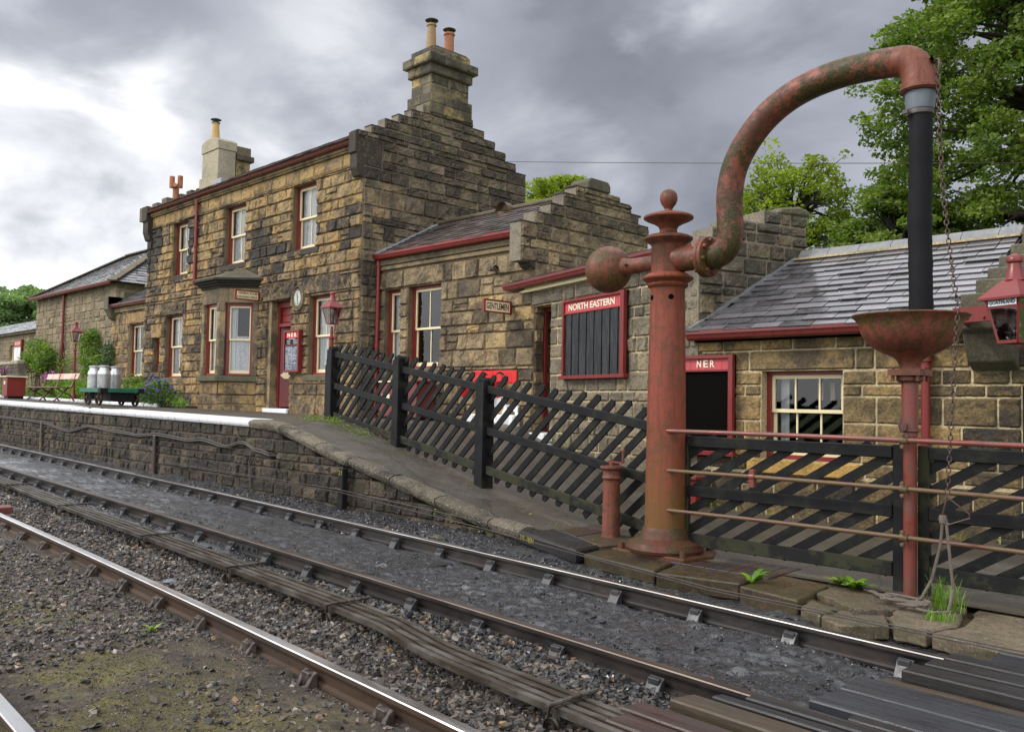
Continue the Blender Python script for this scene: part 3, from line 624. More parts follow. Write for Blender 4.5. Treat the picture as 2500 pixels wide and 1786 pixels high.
# track bed
def bed():
    xs = list(np.arange(-62, -22, .5))+list(np.arange(-22, -9, .11))+list(np.arange(-9, -.6, .034))+[0, 1.2]
    ys = list(np.arange(-8, .3, .5))+list(np.arange(.3, 4.1, .055))+list(np.arange(4.1, 5.8, .026))+list(np.arange(5.8, 7.25, .055)); V = []; F_ = []
    for x in xs:
        for y in ys:
            near = (y > .3)
            z = zg(x)+(.028*noise.noise(Vector((x*1.1, y*1.1, 0)))+.018*noise.noise(Vector((x*4.1, y*4.1, 3)))+.012*noise.noise(Vector((x*13, y*13, 7))) if near else 0)
            if y < 2.6: z += .045
            if 2.95 < y < 4.0: z -= .02
            if y > 4.2: z += .02*noise.noise(Vector((x*2, y*2, 9)))+.012*noise.noise(Vector((x*11, y*11, 1)))+.010*noise.noise(Vector((x*27, y*27, 1)))
            if y > 5.85:    # spilt ash heaped against the platform wall
                z += .03*(y-5.85)*(1+noise.noise(Vector((x*1.3, 0, 4))))
            for r_ in (yB(x), yC(x)):
                dd = abs(y-r_)
                if dd < .16: z -= .035*(1-dd/.16)
            V.append((x, y, z))
    ny = len(ys)
    a = np.arange((len(xs)-1)*ny).reshape(-1, ny)[:, :-1].ravel(); Fq = np.stack([a, a+ny, a+ny+1, a+1], 1)
    o = quads('track_bed', [np.array(V)], [Fq], np.full(len(Fq), .5), 'ground')
    o.data.polygons.foreach_set('use_smooth', [True]*len(Fq)); return tag(o, kind='structure')
bed()
def gz(x, y):
    z = zg(x)+.028*noise.noise(Vector((x*1.1, y*1.1, 0)))+.018*noise.noise(Vector((x*4.1, y*4.1, 3)))+.012*noise.noise(Vector((x*13, y*13, 7)))
    if y < 2.6: z += .045
    if 2.95 < y < 4.0: z -= .02
    if y > 4.2: z += .02*noise.noise(Vector((x*2, y*2, 9)))
    if y > 5.85: z += .03*(y-5.85)*(1+noise.noise(Vector((x*1.3, 0, 4))))
    return z
# loose stones
def scatter(name, n, xr, yr, s0, s1, mat, seed, label, flat=.55, mask=None, near=True, sink=.25):
    rg = np.random.default_rng(seed); P = []; Z = []
    while len(P) < n:
        u = rg.uniform(); x = xr[0]+(xr[1]-xr[0])*(u**.6 if near else u); y = rg.uniform(*yr)
        if min(abs(y-yB(x)), abs(y-yC(x)), abs(y-yD(x)), abs(y-yE(x))) < .05: continue
        if mask and not mask(x, y, rg): continue
        s_ = s0+(s1-s0)*rg.uniform()**2.2; P.append((x, y, gz(x, y)+s_*(.5*flat-sink*flat))); Z.append(s_)
    return tag(stones_mesh(name, P, Z, mat, seed, flat), label, 'gravel', kind='stuff')
scatter('gravel', 26000, (-18, -1.0), (2.88, 4.15), .016, .062, 'gravel', 1, 'loose grey brown gravel lying between the foreground rail and the dark rail', .6,
        lambda x, y, r: r.uniform() < min(1, max(.15, (4.25-y)/.9+.25*(x > -7))))
scatter('gravel', 15000, (-14, -1.0), (1.3, 2.75), .009, .048, 'gravel', 2, 'mixed pale and brown gravel half sunk in mossy dirt in the foreground', .5,
        lambda x, y, r: r.uniform() < (1.0 if x < -5.4 else .05 + .75*max(0, noise.noise(Vector((x*.9, y*1.6, 2))))))
scatter('gravel', 16000, (-7.5, -1.5), (1.28, 2.75), .004, .016, 'gravel', 21, 'fine brown grit pressed into the mossy dirt in the foreground', .6, sink=.45, mask=lambda x, y, r: noise.noise(Vector((x*1.3, y*1.9, 7))) > -.12)
scatter('gravel', 1500, (-9, -2.5), (-.2, 1.25), .02, .06, 'gravel', 3, 'gravel beside the nearest rail at the bottom left corner', .5)
scatter('gravel', 110, (-8, -1.5), (1.3, 2.6), .035, .07, 'gravel', 9, 'larger dark stones lying on the mossy dirt in the foreground', .6, sink=.3)
scatter('clinker', 30000, (-17, -1.2), (4.25, 5.55), .006, .026, 'clinker', 4, 'wet black clinker and ash between the rails by the platform', .4,
        lambda x, y, r: r.uniform() < .35+.65*max(0, noise.noise(Vector((x*1.5, y*2.2, 5)))*2.2) or abs(y-yB(x)) < .25 or abs(y-yC(x)) < .22, sink=.5)
scatter('clinker', 120, (-7, -1.2), (4.3, 5.5), .03, .07, 'clinker', 14, 'large black clinker lumps on the ash between the rails', .6, sink=.2)
scatter('clinker', 9000, (-16, -1.6), (5.8, 6.88), .012, .045, 'clinker', 5, 'dark clinker heaped along the foot of the platform wall', .55,
        lambda x, y, r: not (x > -6.9 and y > 6.5-.12*(x+6.9)))
scatter('clinker', 6000, (-14, -1.6), (3.75, 4.15), .012, .045, 'clinker', 6, 'black clinker in the strip beside the signal rodding', .55)

# ------------------------------------------------------------------ tracks
RP = [(-.035, 0), (-.035, -.022), (-.030, -.034), (-.010, -.042), (-.009, -.10), (-.030, -.110), (-.034, -.125), (-.030, -.146), (.030, -.146), (.034, -.125), (.030, -.110), (.009, -.10), (.010, -.042), (.030, -.034), (.035, -.022), (.035, 0), (.030, .006), (-.030, .006)]
def rail(fy, mats, parent, xs=XS, name='rail'):
    mb = MB(); n = len(RP)
    for x in xs:
        s_ = (fy(x+.1)-fy(x-.1))/.2; l = math.hypot(1, s_)
        for u, v in RP: mb.v.append((x-u*s_/l, fy(x)+u/l, zr(x)-.006+v))
    for i in range(len(xs)-1):
        for k in range(n):
            k2 = (k+1) % n; mi = 1 if k in (n-3, n-2, n-1) else 0
            mb.face((i*n+k, (i+1)*n+k, (i+1)*n+k2, i*n+k2), mi)
    mb.face(tuple(range(n)), 0); mb.face(tuple(range((len(xs)-1)*n, len(xs)*n)), 0)
    return mb.build(name, mats, parent)
def chair_mesh(mat, dirty):
    mb = MB()
    mb.box(-.095, .095, -.19, .19, -.175, -.150)
    for s_ in (1, -1):
        k = .8 if s_ > 0 else 1.0
        for xx in (-.045, .045) if not dirty else (0,):
            w_ = .016 if not dirty else .05
            mb.prism([(.036, -.15), (.125*k, -.15), (.105*k, -.115), (.07, -.055), (.045, -.04), (.036, -.05)], lambda u, v, t: (xx+t*1.0, s_*u, v), -w_, w_)
        mb.box(-.05, .05, min(s_*.036, s_*.05), max(s_*.036, s_*.05), -.15, -.045)
    mb.box(-.04, .04, -.085, -.036, -.125, -.045)
    return mb.build('chair', mat, None, bevel=.004)
def track(fa, fb, label, mats_a, mats_b, cm, x_step, x_off, dirty):
    t = thing('railway_track', label, 'railway track', (-6, (fa(-6)+fb(-6))/2, zr(-6)-.15))
    rail(fa, mats_a, t); rail(fb, mats_b, t)
    c0 = chair_mesh(cm, dirty); c0.parent = t; first = True
    bolt = MB()
    for yy in (-.155, .155):
        for xx in (-.05, .05): bolt.lathe([(.0, .035), (.014, .033), (.014, .0)], (xx, yy, -.152), 8)
    bo = bolt.build('bolt', cm, c0) if not dirty else None
    x = x_off; objs = []
    xs_ = []
    while x > -34: xs_.append(x); x -= x_step
    T0 = _pw[t.name]
    for f in (fa, fb):
        for x in xs_:
            if f is fb and fb is yE and x > -1.5: continue
            if first: o = c0; first = False
            else:
                o = c0.copy(); C.objects.link(o); o.parent = t
                if bo: q = bo.copy(); C.objects.link(q); q.parent = o
            sl_ = (f(x+.1)-f(x-.1))/.2
            o.location = Vector((x, f(x), zr(x)-.006))-T0; o.rotation_euler = (0, 0, math.atan(sl_)+rnd.uniform(-.02, .02))
    # sleepers
    k = 0
    for x in xs_:
        if x < -22: break
        y0, y1 = min(fa(x), fb(x))-.5, max(fa(x), fb(x))+.5
        dz = rnd.uniform(-.012, .008) if not dirty else -.012
        m_ = MB().box(x-.127, x+.127, y0, y1, zr(x)-.32, zr(x)-.158+dz-(.012 if dirty and abs(x+6.6) > .5 else 0))
        m_.build('sleeper', 'wood_bk' if dirty else 'wood_old', t, bevel=.01)
    return t
T1 = track(yD, yE, 'brown railed running line with polished rail head and iron chairs in the foreground', ('rail_rust', 'polish'), ('rail_rust', 'polish'), 'chair', .735, -1.35, False)
M['polish_md'] = paint('part polished rail head', (.45, .42, .40), .28, .3, metal=1, sc=5, bump=.05, zs=(.2, 1, 1))
T2 = track(yC, yB, 'soot covered track beside the platform, its chairs half buried in wet black ash', ('rail_dark', 'polish_md'), ('rail_dark', 'polish_dk'), 'chair_dk', .775, -1.43, True)
# fishplates on the dark track
for f, xx in ((yB, -8.15), (yC, -9.2)):
    mb = MB()
    for s_ in (-1, 1):
        mb.box(xx-.23, xx+.23, f(xx)+s_*.012-.012, f(xx)+s_*.012+.012, zr(xx)-.11, zr(xx)-.045)
        for k in (-.17, -.06, .06, .17): mb.lathe([(0, .022), (.018, .02), (.018, 0)], (xx+k, f(xx)+s_*.024, zr(xx)-.078), 6, axis=(0, s_, 0))
    mb.build('fishplate', 'chair_dk', T2)

# point rodding: four steel channels on roller stools
rod = thing('point_rodding', 'four parallel greased steel signal rods on roller stools between the two tracks', 'point rodding', (-8, 3.7, -1.5))
def rod_y(x, k):   # k 0..3 ; near edge and spacing, with the set in the run near x = -4.5
    near = interp(x, [(-30, 4.15), (-15.3, 3.97), (-11.84, 3.79), (-9, 3.69), (-7, 3.61), (-5.31, 3.53), (-4.8, 3.49), (-4.2, 3.35), (-3.9, 3.31), (-2.7, 3.23), (-1, 3.13)])
    return near+.022+k*.064+(.004 if k > 1 else 0)
xr_ = [x for x in np.arange(-30, -7, .8)]+[x for x in np.arange(-7, -2.0, .12)]
for k in range(4):
    mb = MB(); n = 0
    pr = [(-.020, 0), (.020, 0), (.020, -.036), (.015, -.036), (.015, -.005), (-.015, -.005), (-.015, -.036), (-.020, -.036)]
    for x in xr_:
        for u, v in pr: mb.v.append((x, rod_y(x, k)+u, zr(x)-.03+v))
    for i in range(len(xr_)-1):
        for j in range(8): mb.face((i*8+j, (i+1)*8+j, (i+1)*8+(j+1) % 8, i*8+(j+1) % 8))
    mb.face(tuple(range(8))); mb.face(tuple(range((len(xr_)-1)*8, len(xr_)*8)))
    mb.build('rod', 'rodding', rod)
for x in (-2.98, -5.4, -7.05, -9.05, -11.9, -14.7, -18, -21.5):
    y0, y1 = rod_y(x, 0)-.05, rod_y(x, 3)+.07; z = zr(x)
    mb = MB(); mb.tube([(x, y0-.03, z-.012), (x, y1+.03, z-.012)], .012, 8)
    for yy in (y0, y1):
        for dx in (-.035, .035): mb.beam((x, yy, z-.01), (x+dx*1.6, yy, z-.15), .014, .008)
    mb.tube([(x, y0-.02, z-.085), (x, y1, z-.085)], .014, 8)
    for k in range(4): mb.lathe([(.016, -.016), (.024, -.012), (.024, .012), (.016, .016)], (x, rod_y(x, k), z-.085), 12, axis=(0, 1, 0))
    mb.lathe([(.05, -.008), (.05, .008), (.03, .012), (.03, -.012)], (x+.03, y0-.03, z-.11), 14, axis=(0, 1, 0))
    for k in range(4): mb.box(x-.012, x+.012, rod_y(x, k)+.026, rod_y(x, k)+.034, z-.035, z+.0)
    mb.build('roller_stool', 'rodding', rod)
    if x in (-7.05, -9.05, -5.4, -11.9):
        mb = MB(); mb.box(x-.16, x+.13, y0-.06, y1+.05, z-.26, z-.135); mb.build('stool_block', 'conc', rod, bevel=.02)

# ------------------------------------------------------------------ boarded crossing, lower right
def plank(parent, x0, x1, y0, y1, zt, mat, th=.07, skew=0, name='board'):
    fn = lambda u, v, t: (u, v+(yC(u)-yC(x0))*1.0, t)
    pts = [(x0, y0), (x0+skew, y1), ((x0+x1)/2, y1), (x1, y1), (x1, y0), ((x0+x1)/2, y0)]
    return MB().prism(pts, fn, zt-th, zt, 0, rnd.random()).build(name, mat, parent, bevel=.008)
bc = thing('boarded_crossing', 'brown, grey and black timber boards laid level with the rails at lower right', 'track crossing', (-2, 4.2, -1.5))
for (x0, y0, y1, dz, m_, sk) in [(-2.64, 3.13, 3.27, -.045, 'wood_br', -.04), (-2.70, 3.285, 3.435, -.01, 'wood_br', .02), (-2.74, 3.45, 3.60, .0, 'wood_br', .03), (-2.66, 3.61, 3.69, -.035, 'wood_old', .05),
                             (-2.63, 3.70, 3.86, .012, 'wood_old', .04), (-2.50, 3.875, 3.95, .02, 'wood_bk', .02), (-2.36, 3.96, 4.045, .03, 'wood_bk', 0)]:
    plank(bc, x0, -.4, y0, y1, zr(-2)+dz, m_, .09, sk)
for (x0, y0, y1, dz, m_, sk) in [(-1.95, 4.20, 4.29, -.02, 'wood_bk', 0), (-2.20, 4.30, 4.60, -.015, 'wood_gr', .03), (-2.18, 4.604, 4.90, -.013, 'wood_gr', -.03),
                             (-2.12, 4.905, 5.03, -.03, 'wood_old', 0), (-2.03, 5.04, 5.22, .03, 'wood_bk', 0), (-1.98, 5.23, 5.40, .04, 'wood_bk', 0), (-1.94, 5.41, 5.555, .048, 'wood_bk', 0),
                             (-1.82, 5.72, 5.99, -.01, 'wood_gr', .0), (-1.86, 6.0, 6.3, -.005, 'wood_gr', .03)]:
    plank(bc, x0, -.4, y0, y1, zr(-2)+dz, m_, .09, sk)
# odd bits on the ballast
tag(plank(None, -6.7, -6.44, 4.52, 5.56, zr(-6.5)-.108, 'wood_bk', .05, .0, 'bare_sleeper'), 'bare black sleeper end showing through the ash between the dark rails', 'sleeper')
def rockthing(name, p, sz, mat, label, cat, seed):
    o = stones_mesh(name, [p], [sz], mat, seed, .6); return tag(o, label, cat)
rockthing('stone', (-8.35, 6.2, gz(-8.35, 6.2)+.04), .13, 'conc', 'tan lump of stone beside the far rail below the ramp', 'stone', 31)
rockthing('stone', (-7.55, 6.28, gz(-7.5, 6.28)+.03), .11, 'conc', 'small tan stone under the weeds hanging from the ramp', 'stone', 32)
MB().lathe([(0, .012), (.03, .016), (.05, .006), (.06, 0), (.04, -.02)], (-7.32, 3.2, gz(-7.35, 3.12)+.02), 9).build('x', 'galv') .name = 'white_lid'
tag(bpy.data.objects['white_lid'], 'crumpled white plastic lid lying on the ballast beside the foreground rail', 'litter')
tag(MB().box(-12.55, -12.33, 3.2, 3.36, gz(-12.2, 3.2)-.02, gz(-12.2, 3.2)+.10).build('concrete_block', 'tube', bevel=.012), 'dull red block beside the foreground rail at the left edge', 'block')

# ------------------------------------------------------------------ platform, ramp and yard surface
def surf():
    xs = list(np.arange(-75, -13, 1.5))+list(np.arange(-13, 2.6, .2)); ys = [YE+.10, YE+.34, 7.6, 8.0, 8.6, 9.2, 10, 11, 12, 13.5]
    mb = MB()
    for x in xs:
        for y in ys: mb.v.append((x, y, zp(x, y)+(.012*noise.noise(Vector((x*.9, y*.9, 1))) if x > -13.2 else .003*noise.noise(Vector((x*.7, y, 1))))))
    n = len(ys)
    for i in range(len(xs)-1):
        for j in range(n-1): mb.face((i*n+j, (i+1)*n+j, (i+1)*n+j+1, i*n+j+1), 0, .5, True)
    return mb
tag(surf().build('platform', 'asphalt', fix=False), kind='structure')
Fw = Fr(0, YE, 1, 0)
XE = -6.7
def out_pl(z):
    # right end of the wall at this height follows the ramp
    if z > -.42: return [(-62, -12.3)] if z < -.44 else [(-62, -12.75)]
    x = -12.75
    for (a, b), (c, d) in zip(RAMP, RAMP[1:]):
        if d-.13 < z <= b-.13: x = a+(c-a)*((b-.13)-z)/(b-d); break
    else: x = XE if z < -1.4 else -12.6
    return [(-62, x)]
def plat_wall():
    t = thing('platform_wall', 'dark rubble retaining wall under the platform edge, tapering down along the ramp', 'retaining wall', (-14, YE, -1.5))
    masonry(Fw, -1.62, -.42, out_pl, openings=[(-12.42, -12.2, -.93, -.82)], h=.17, prot=.028, lens=(.14, .42), T=.35, seed=11, gx=4, gz=3, mats=('st_plat', 'mo_plat'), parent=t, quoin=False, split=.15, name='wall_courses',
            tone_fn=lambda x, z, r: (min(1, r.random()*1.0) if x > -13.5 else r.random()*.9+.1), jit=1.3)
    masonry(Fw, -.42, -.06, lambda z: [(-62, -50 if z > -.1 else (-36 if z > -.25 else -19))], h=.17, prot=.028, lens=(.14, .42), T=.35, seed=12, gx=4, gz=3, mats=('st_plat', 'mo_plat'), parent=t, quoin=False, name='upper_course')
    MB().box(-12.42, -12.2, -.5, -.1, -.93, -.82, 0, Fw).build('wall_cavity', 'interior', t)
plat_wall()
def nosing(x0, x1, step, mats, name, label, cat, over=.07, th=.12, depth=.42, rough=0, joints=None, rounded=True):
    mb = MB(); x = x0; rg = random.Random(5)
    while x < x1-.01:
        ln = min(step*rg.uniform(.85, 1.1), x1-x); gp = .012 if rough else .004; a, b = x+gp, x+ln-gp
        dz = rg.uniform(-.008, .008)*rough*3; tone = rg.random()
        prof = [(depth, 0), (0.02, 0), (-.02, -.006), (-over+.01, -.03), (-over, -.055), (-over+.008, -.09), (-over+.03, -th), (depth, -th)]
        base = len(mb.v); ks = max(2, int(ln/.12)) if rough else max(2, int(ln/1.0)+1)
        for i in range(ks+1):
            xx = a+(b-a)*i/ks
            for q, (u, v) in enumerate(prof):
                j = rough*.5*noise.noise(Vector((xx*7, q*1.7, 2))) if 1 <= q <= 6 else 0
                mb.v.append((xx, YE+u+j*.12, zp(xx)+.012+v+dz+j*.1))
        n = len(prof)
        for i in range(ks):
            for q in range(n): mb.face((base+i*n+q, base+(i+1)*n+q, base+(i+1)*n+(q+1) % n, base+i*n+(q+1) % n), 0, tone)
        mb.face(tuple(base+q for q in range(n)), 0, tone); mb.face(tuple(base+ks*n+q for q in range(n)), 0, tone)
        x += ln
    return tag(mb.build(name, mats), label, cat)
nosing(-62, -13.0, 1.1, 'white', 'platform_edging', 'white painted rounded stone edging along the platform', 'platform edging', depth=.36)
nosing(-13.0, -6.85, .95, 'coping', 'ramp_coping', 'rough unpainted stone coping curving down the edge of the ramp', 'coping', over=.09, rough=.13, depth=.14, th=.13)
# cables along the wall
for k, (dz, r) in enumerate(((0, .017), (.03, .013))):
    pts = [(-40, -.55), (-33, -.6), (-26.95, -.64), (-23.39, -.67), (-21.43, -.81), (-20.16, -.68), (-18.67, -.74), (-17.55, -.76), (-16.67, -.72), (-15.3, -.76), (-14.73, -.73), (-13.77, -.81), (-13.18, -.71), (-12.71, -.82), (-12.25, -.87)]
    P2 = []
    for (a, b), (c, d) in zip(pts, pts[1:]):
        for i in range(4): u = i/4; u2 = u*u*(3-2*u); P2.append((a+(c-a)*u, YE-.055-.012*k, b+(d-b)*u2+dz+.01*math.sin(a*3+k)))
    P2.append((-12.25, YE+.1, -.87))
    tag(MB().tube(P2, r, 8).build('cable', 'dkmetal'), ('thicker lower' if k == 0 else 'thinner upper')+' black cable slung in waves along the platform wall', 'cable')
tag(MB().tube([(-12.9, YE-.05, -.85), (-13.0, YE-.05, -1.0), (-12.95, YE-.05, -1.2), (-12.9, YE-.06, -1.4)], .012, 8).build('cable', 'dkmetal'), 'short cable dropping to the ballast below the wall cavity', 'cable')
for x, z0, z1, m_, lb in ((-23.28, -1.33, -.62, 'conc', 'pale cable stake against the platform wall, left of the brown one'), (-16.62, -1.42, -.72, 'wood_br', 'brown timber cable stake against the middle of the platform wall')):
    mb = MB(); mb.box(x-.05, x+.05, YE-.09, YE-.035, z0-.1, z1); tag(mb.build('cable_stake', m_, bevel=.015), lb, 'stake')
st = thing('marker_post', 'black marker post with a yellow number against the ramp wall', 'marker post', (-10.24, YE-.12, -1.45))
MB().box(-10.30, -10.19, YE-.16, YE-.07, -1.5, -.92).build('post', 'black', st, bevel=.008)
MB().lathe([(.012, -.07), (.012, .07)], (-10.24, YE-.19, -1.2), 8, axis=(1, 0, 0)).build('eye_bolt', 'chain', st)
M['yel'] = paint('yellow_number_paint', (.30, .25, .03), .5, .1)
text(st, '21', Fr(0, YE-.16, 1, 0), -10.245, -.98, .002, .075, .06, 'yel', .003)
for k, (ya, za) in enumerate(((6.72, -1.33), (6.60, -1.40))):
    tag(MB().tube([(-16, 6.85, -1.18-.02*k), (-10.24, 6.74, -1.2-.03*k), (-7.2, 6.62, za+.03), (-5.4, 6.2, -1.36-.02*k), (-3.9, 5.98, -1.40-.02*k), (-1.4, 5.92, -1.42-.02*k)], .005, 6).build('signal_wire', 'dkmetal'), ('upper' if k == 0 else 'lower')+' thin signal wire running low beside the far rail', 'wire')

# timber cover round the valve, slabs, broken concrete
Z = -1.375
vb = thing('timber_cover', 'wet timber cover with yellow marking on its black edge, around the small red valve', 'timber cover', (-6.3, 7.2, Z))
def poly_slab(pts, zt, th, mat, parent=None, name='board', bevel=.01, tone=None):
    return MB().prism(pts, lambda u, v, t: (u, v, t), zt-th, zt, 0, rnd.random() if tone is None else tone).build(name, mat, parent, bevel=bevel)
poly_slab([(-6.97, 6.90), (-5.62, 6.37), (-5.66, 6.77), (-7.12, 7.45)], Z, .14, 'wood_bk', vb, bevel=.02)
poly_slab([(-7.13, 7.48), (-6.22, 7.06), (-6.28, 7.9), (-7.2, 8.0)], Z-.005, .1, 'wood_br', vb)
poly_slab([(-6.20, 7.05), (-5.67, 6.80), (-5.45, 7.55), (-5.6, 7.75), (-6.26, 7.9)], Z-.008, .1, 'wood_old', vb)
Fv = Fr(-6.97, 6.90, 1.35, -.53)
text(vb, '210  180N', Fv, .33, Z-.065, .004, .36, .055, 'yel', .003)
slabs = [('flagstone', [(-4.60, 6.27), (-4.73, 6.74), (-3.87, 6.80), (-3.88, 6.42)], -1.425, .14, 'slab', 'wet brown kerb slab in front of the grooved boards'),
         ('flagstone', [(-3.84, 6.35), (-3.87, 7.08), (-3.37, 6.93), (-3.27, 6.22)], -1.43, .16, 'slab', 'wet brown slab with a dock weed growing at its left joint'),
         ('flagstone', [(-3.89, 7.12), (-3.82, 7.74), (-3.30, 7.7), (-3.36, 6.97)], -1.44, .1, 'slab', 'dark flagstone by the fence behind the weedy joint'),
         ('flagstone', [(-5.60, 6.47), (-5.72, 6.98), (-4.80, 6.80), (-4.63, 6.28)], -1.42, .12, 'slab', 'wet black kerb slab in front of the water column'),
         ('concrete_piece', [(-3.23, 6.2), (-3.33, 6.55), (-3.04, 6.32), (-3.01, 6.07)], -1.47, .1, 'conc', 'small tilted wedge of broken concrete at the left of the broken kerb'),
         ('concrete_piece', [(-3.32, 6.62), (-3.36, 7.12), (-2.80, 7.12), (-2.66, 6.66), (-2.71, 6.52), (-2.85, 6.36), (-3.0, 6.42), (-3.12, 6.52)], -1.44, .11, 'conc', 'largest broken concrete slab with a ragged hollow front edge'),
         ('concrete_piece', [(-3.0, 6.06), (-2.98, 6.36), (-2.84, 6.29), (-2.72, 6.46), (-2.56, 6.17), (-2.79, 5.9)], -1.47, .1, 'conc', 'lower broken concrete piece nearest the rail'),
         ('concrete_piece', [(-2.69, 6.53), (-2.70, 7.12), (-2.38, 7.12), (-2.22, 6.45), (-2.30, 6.10), (-2.52, 6.13)], -1.45, .11, 'conc', 'broken concrete slab under the coiled rope'),
         ('concrete_piece', [(-2.27, 6.12), (-2.19, 6.45), (-2.3, 7.12), (-.6, 7.12), (-.6, 6.2), (-1.6, 6.06), (-1.9, 6.0)], -1.455, .11, 'conc', 'broken concrete slab at the right edge with a cable hole')]
for nm, pts, zt, th, m_, lb in slabs:
    # ragged outline
    o2 = []
    for (a, b), (c, d) in zip(pts, pts[1:]+pts[:1]):
        n_ = 5 if m_ == 'conc' else 3
        for i in range(n_):
            u = i/n_; j = (.022 if m_ == 'conc' else .006)*(0 if i == 0 else 1)
            o2.append((a+(c-a)*u+rnd.uniform(-j, j), b+(d-b)*u+rnd.uniform(-j, j)))
    o = poly_slab(o2, zt, th, m_, None, nm, .012); tag(o, lb, 'slab' if m_ == 'slab' else 'broken concrete')
tag(MB().box(-5.4, .2, 6.45, 7.3, -1.75, -1.485).build('kerb_base', 'slab', bevel=.02), 'rough base course under the kerb slabs and broken concrete by the crane', 'kerb')
bd = thing('grooved_boards', 'worn wet grooved boards lying between the water column and the fence', 'boards', (-4.3, 7.0, -1.43))
for i in range(8):
    a = -4.86+i*.125; poly_slab([(a+.04, 6.77), (a, 7.42), (a+.118, 7.43), (a+.158, 6.78)], -1.418, .05, 'wood_br' if i % 3 else 'wood_gr', bd, 'board', .005)

# ------------------------------------------------------------------ station house
def build_house():
    H = thing('station_house', 'two storey sandstone station house with a stepped gable and canted bay', 'house', (-22.7, 14, -.3))
    F = Fr(0, 11.5, 1, 0); XL, XR = -28.78, -16.73
    base = -.42
    up = [(-26.87, -25.77, 3.71, 5.35), (-23.44, -22.24, 3.70, 5.35), (-19.78, -18.65, 3.71, 5.35)]
    dn = [(-28.08, -27.58, .77, 1.85), (-27.21, -26.0, .59, 2.51), (-18.88, -17.80, .60, 2.51)]
    door = (-20.87, -19.70, base, 2.51)
    bay = (-24.0, -21.35, base, 3.2)
    def tone(x, z, r):
        # soot spreads over groups of courses; golden stone round the openings; grey near the ground at the right
        k = noise.noise(Vector((x*.75, z*.9, 4))); k2 = noise.noise(Vector((x*2.3, z*2.6, 9)))
        if z > 3.2:
            t = .60+.85*k+.35*k2+r.uniform(-.20, .24)-(.12 if x < -25.5 or -22.2 < x < -19.9 else -.06)
            return min(1, max(.08, t))
        if x > -21.3: return r.uniform(.36, .60) if z > 1.0 else r.uniform(.45, .68)
        return min(1, max(.1, .55+.7*k+.3*k2+r.uniform(-.18, .2)))
    spec = [(-26.95+0, -25.6, 5.35, 5.42, .01, .8)]
    spec = [(-27.5, -25.75, 2.51, 2.92, .05, .4), (-28.3, -27.4, 1.85, 2.3, .05, .7), (-21.2, -19.45, 2.51, 2.98, .07, .36), (-19.2, -17.5, 2.56, 3.0, .07, .36)]
    masonry(F, base, 5.40, lambda z: [(XL, XR-.004)], openings=up+dn+[door, bay], specials=spec, h=.29, prot=.048, seed=21, parent=H, name='front_wall', gx=6, gz=4, tone_fn=tone, forced=(.11,))
    masonry(F, 5.43, 5.76, lambda z: [(XL, XR-.004)], h=.33, prot=.02, lens=(.6, 1.3), seed=22, parent=H, name='frieze', gx=6, gz=3, tone_fn=lambda x, z, r: r.uniform(.55, .95), split=0)
    mb = MB(); mb.box(XL, XR-.05, -.1, .05, 5.40, 5.43, 0, F, .8); mb.box(XL+.05, XR-.4, -.1, .075, 5.76, 5.80, 0, F, .9)
    mb.box(XL+.05, XR-.4, -.1, .11, 5.80, 5.90, 0, F, .6); mb.build('string_course', 'ashlar', H, bevel=.01)
    for pi_, iv_ in enumerate(((XL-.04, -24.3), (-19.66, XR-.004))): masonry(F, base, .10, lambda z: [iv_], h=.5, prot=.05, lens=(.6, 1.1), T=.02, seed=23+pi_, parent=H, name='plinth', gx=8, gz=4, tone_fn=lambda x, z, r: r.uniform(.5, .62), split=0)
    for o in up: window(H, F, *o[:2], o[2], o[3], cols=2, curtain='lace', sill_over=.16, half=True, sill_mat='soot')
    window(H, F, *dn[0], cols=1, curtain='lace', sill_over=.12, fw_=.06)
    window(H, F, *dn[1], cols=2, curtain='lace')
    window(H, F, *dn[2], cols=2, curtain='full', mid=1.55)
    # door
    a, b, z0, z1 = door
    fr = sub(MB().box(a+.15, a+.24, -.38, -.20, -.2, z1-.003, 0, F).box(b-.10, b-.01, -.38, -.20, -.2, z1-.003, 0, F).box(a+.24, b-.10, -.38, -.20, 2.36, z1-.003, 0, F).box(a+.24, b-.1, -.38, -.16, 1.86, 1.94, 0, F)
        .box(a+.24, b-.10, -.34, -.27, 1.94, 2.36, 0, F).box(a+.30, b-.16, -.27, -.25, 1.99, 2.13, 0, F).box(a+.30, b-.16, -.27, -.25, 2.17, 2.31, 0, F).build('door_frame', 'red', H, bevel=.004))
    MB().box(a, a+.15, -.38, -.01, -.3, z1, 0, F, .7).build('door_jamb', 'ashlar', H)
    Fd = Fr(a+.245, 11.5+.25, math.cos(R_(40)), math.sin(R_(40)))    # leaf standing open inwards
    leaf_ = sub(MB().box(0, .86, -.02, .02, -.2, 1.86, 0, Fd).box(.12, .74, .02, .032, -.05, .45, 0, Fd).box(.12, .74, .02, .032, .78, 1.72, 0, Fd).build('door_leaf', 'red_dk', H, bevel=.004))
    Fd0 = Fd
    pl = MB().prism([(.02, .62), (.12, .53), (.78, .53), (.78, .71), (.12, .71)], lambda u, v, t: Fd(u, .033+t, v), 0, .012).build('finger_sign', 'creamw', leaf_)
    text(sub(pl), 'BOOKING\nHALL', Fd, .46, .62, .046, .44, .15, 'ink', .004, .01)
    MB().box(a-.02, b+.02, -.35, .10, -.45, -.24, 0, F).build('door_step', 'white', H, bevel=.02)
    mb = MB(); q = [(a-.2, -.45), (b+.2, -.45), (b+.2, 2.7), (a-.2, 2.7)]
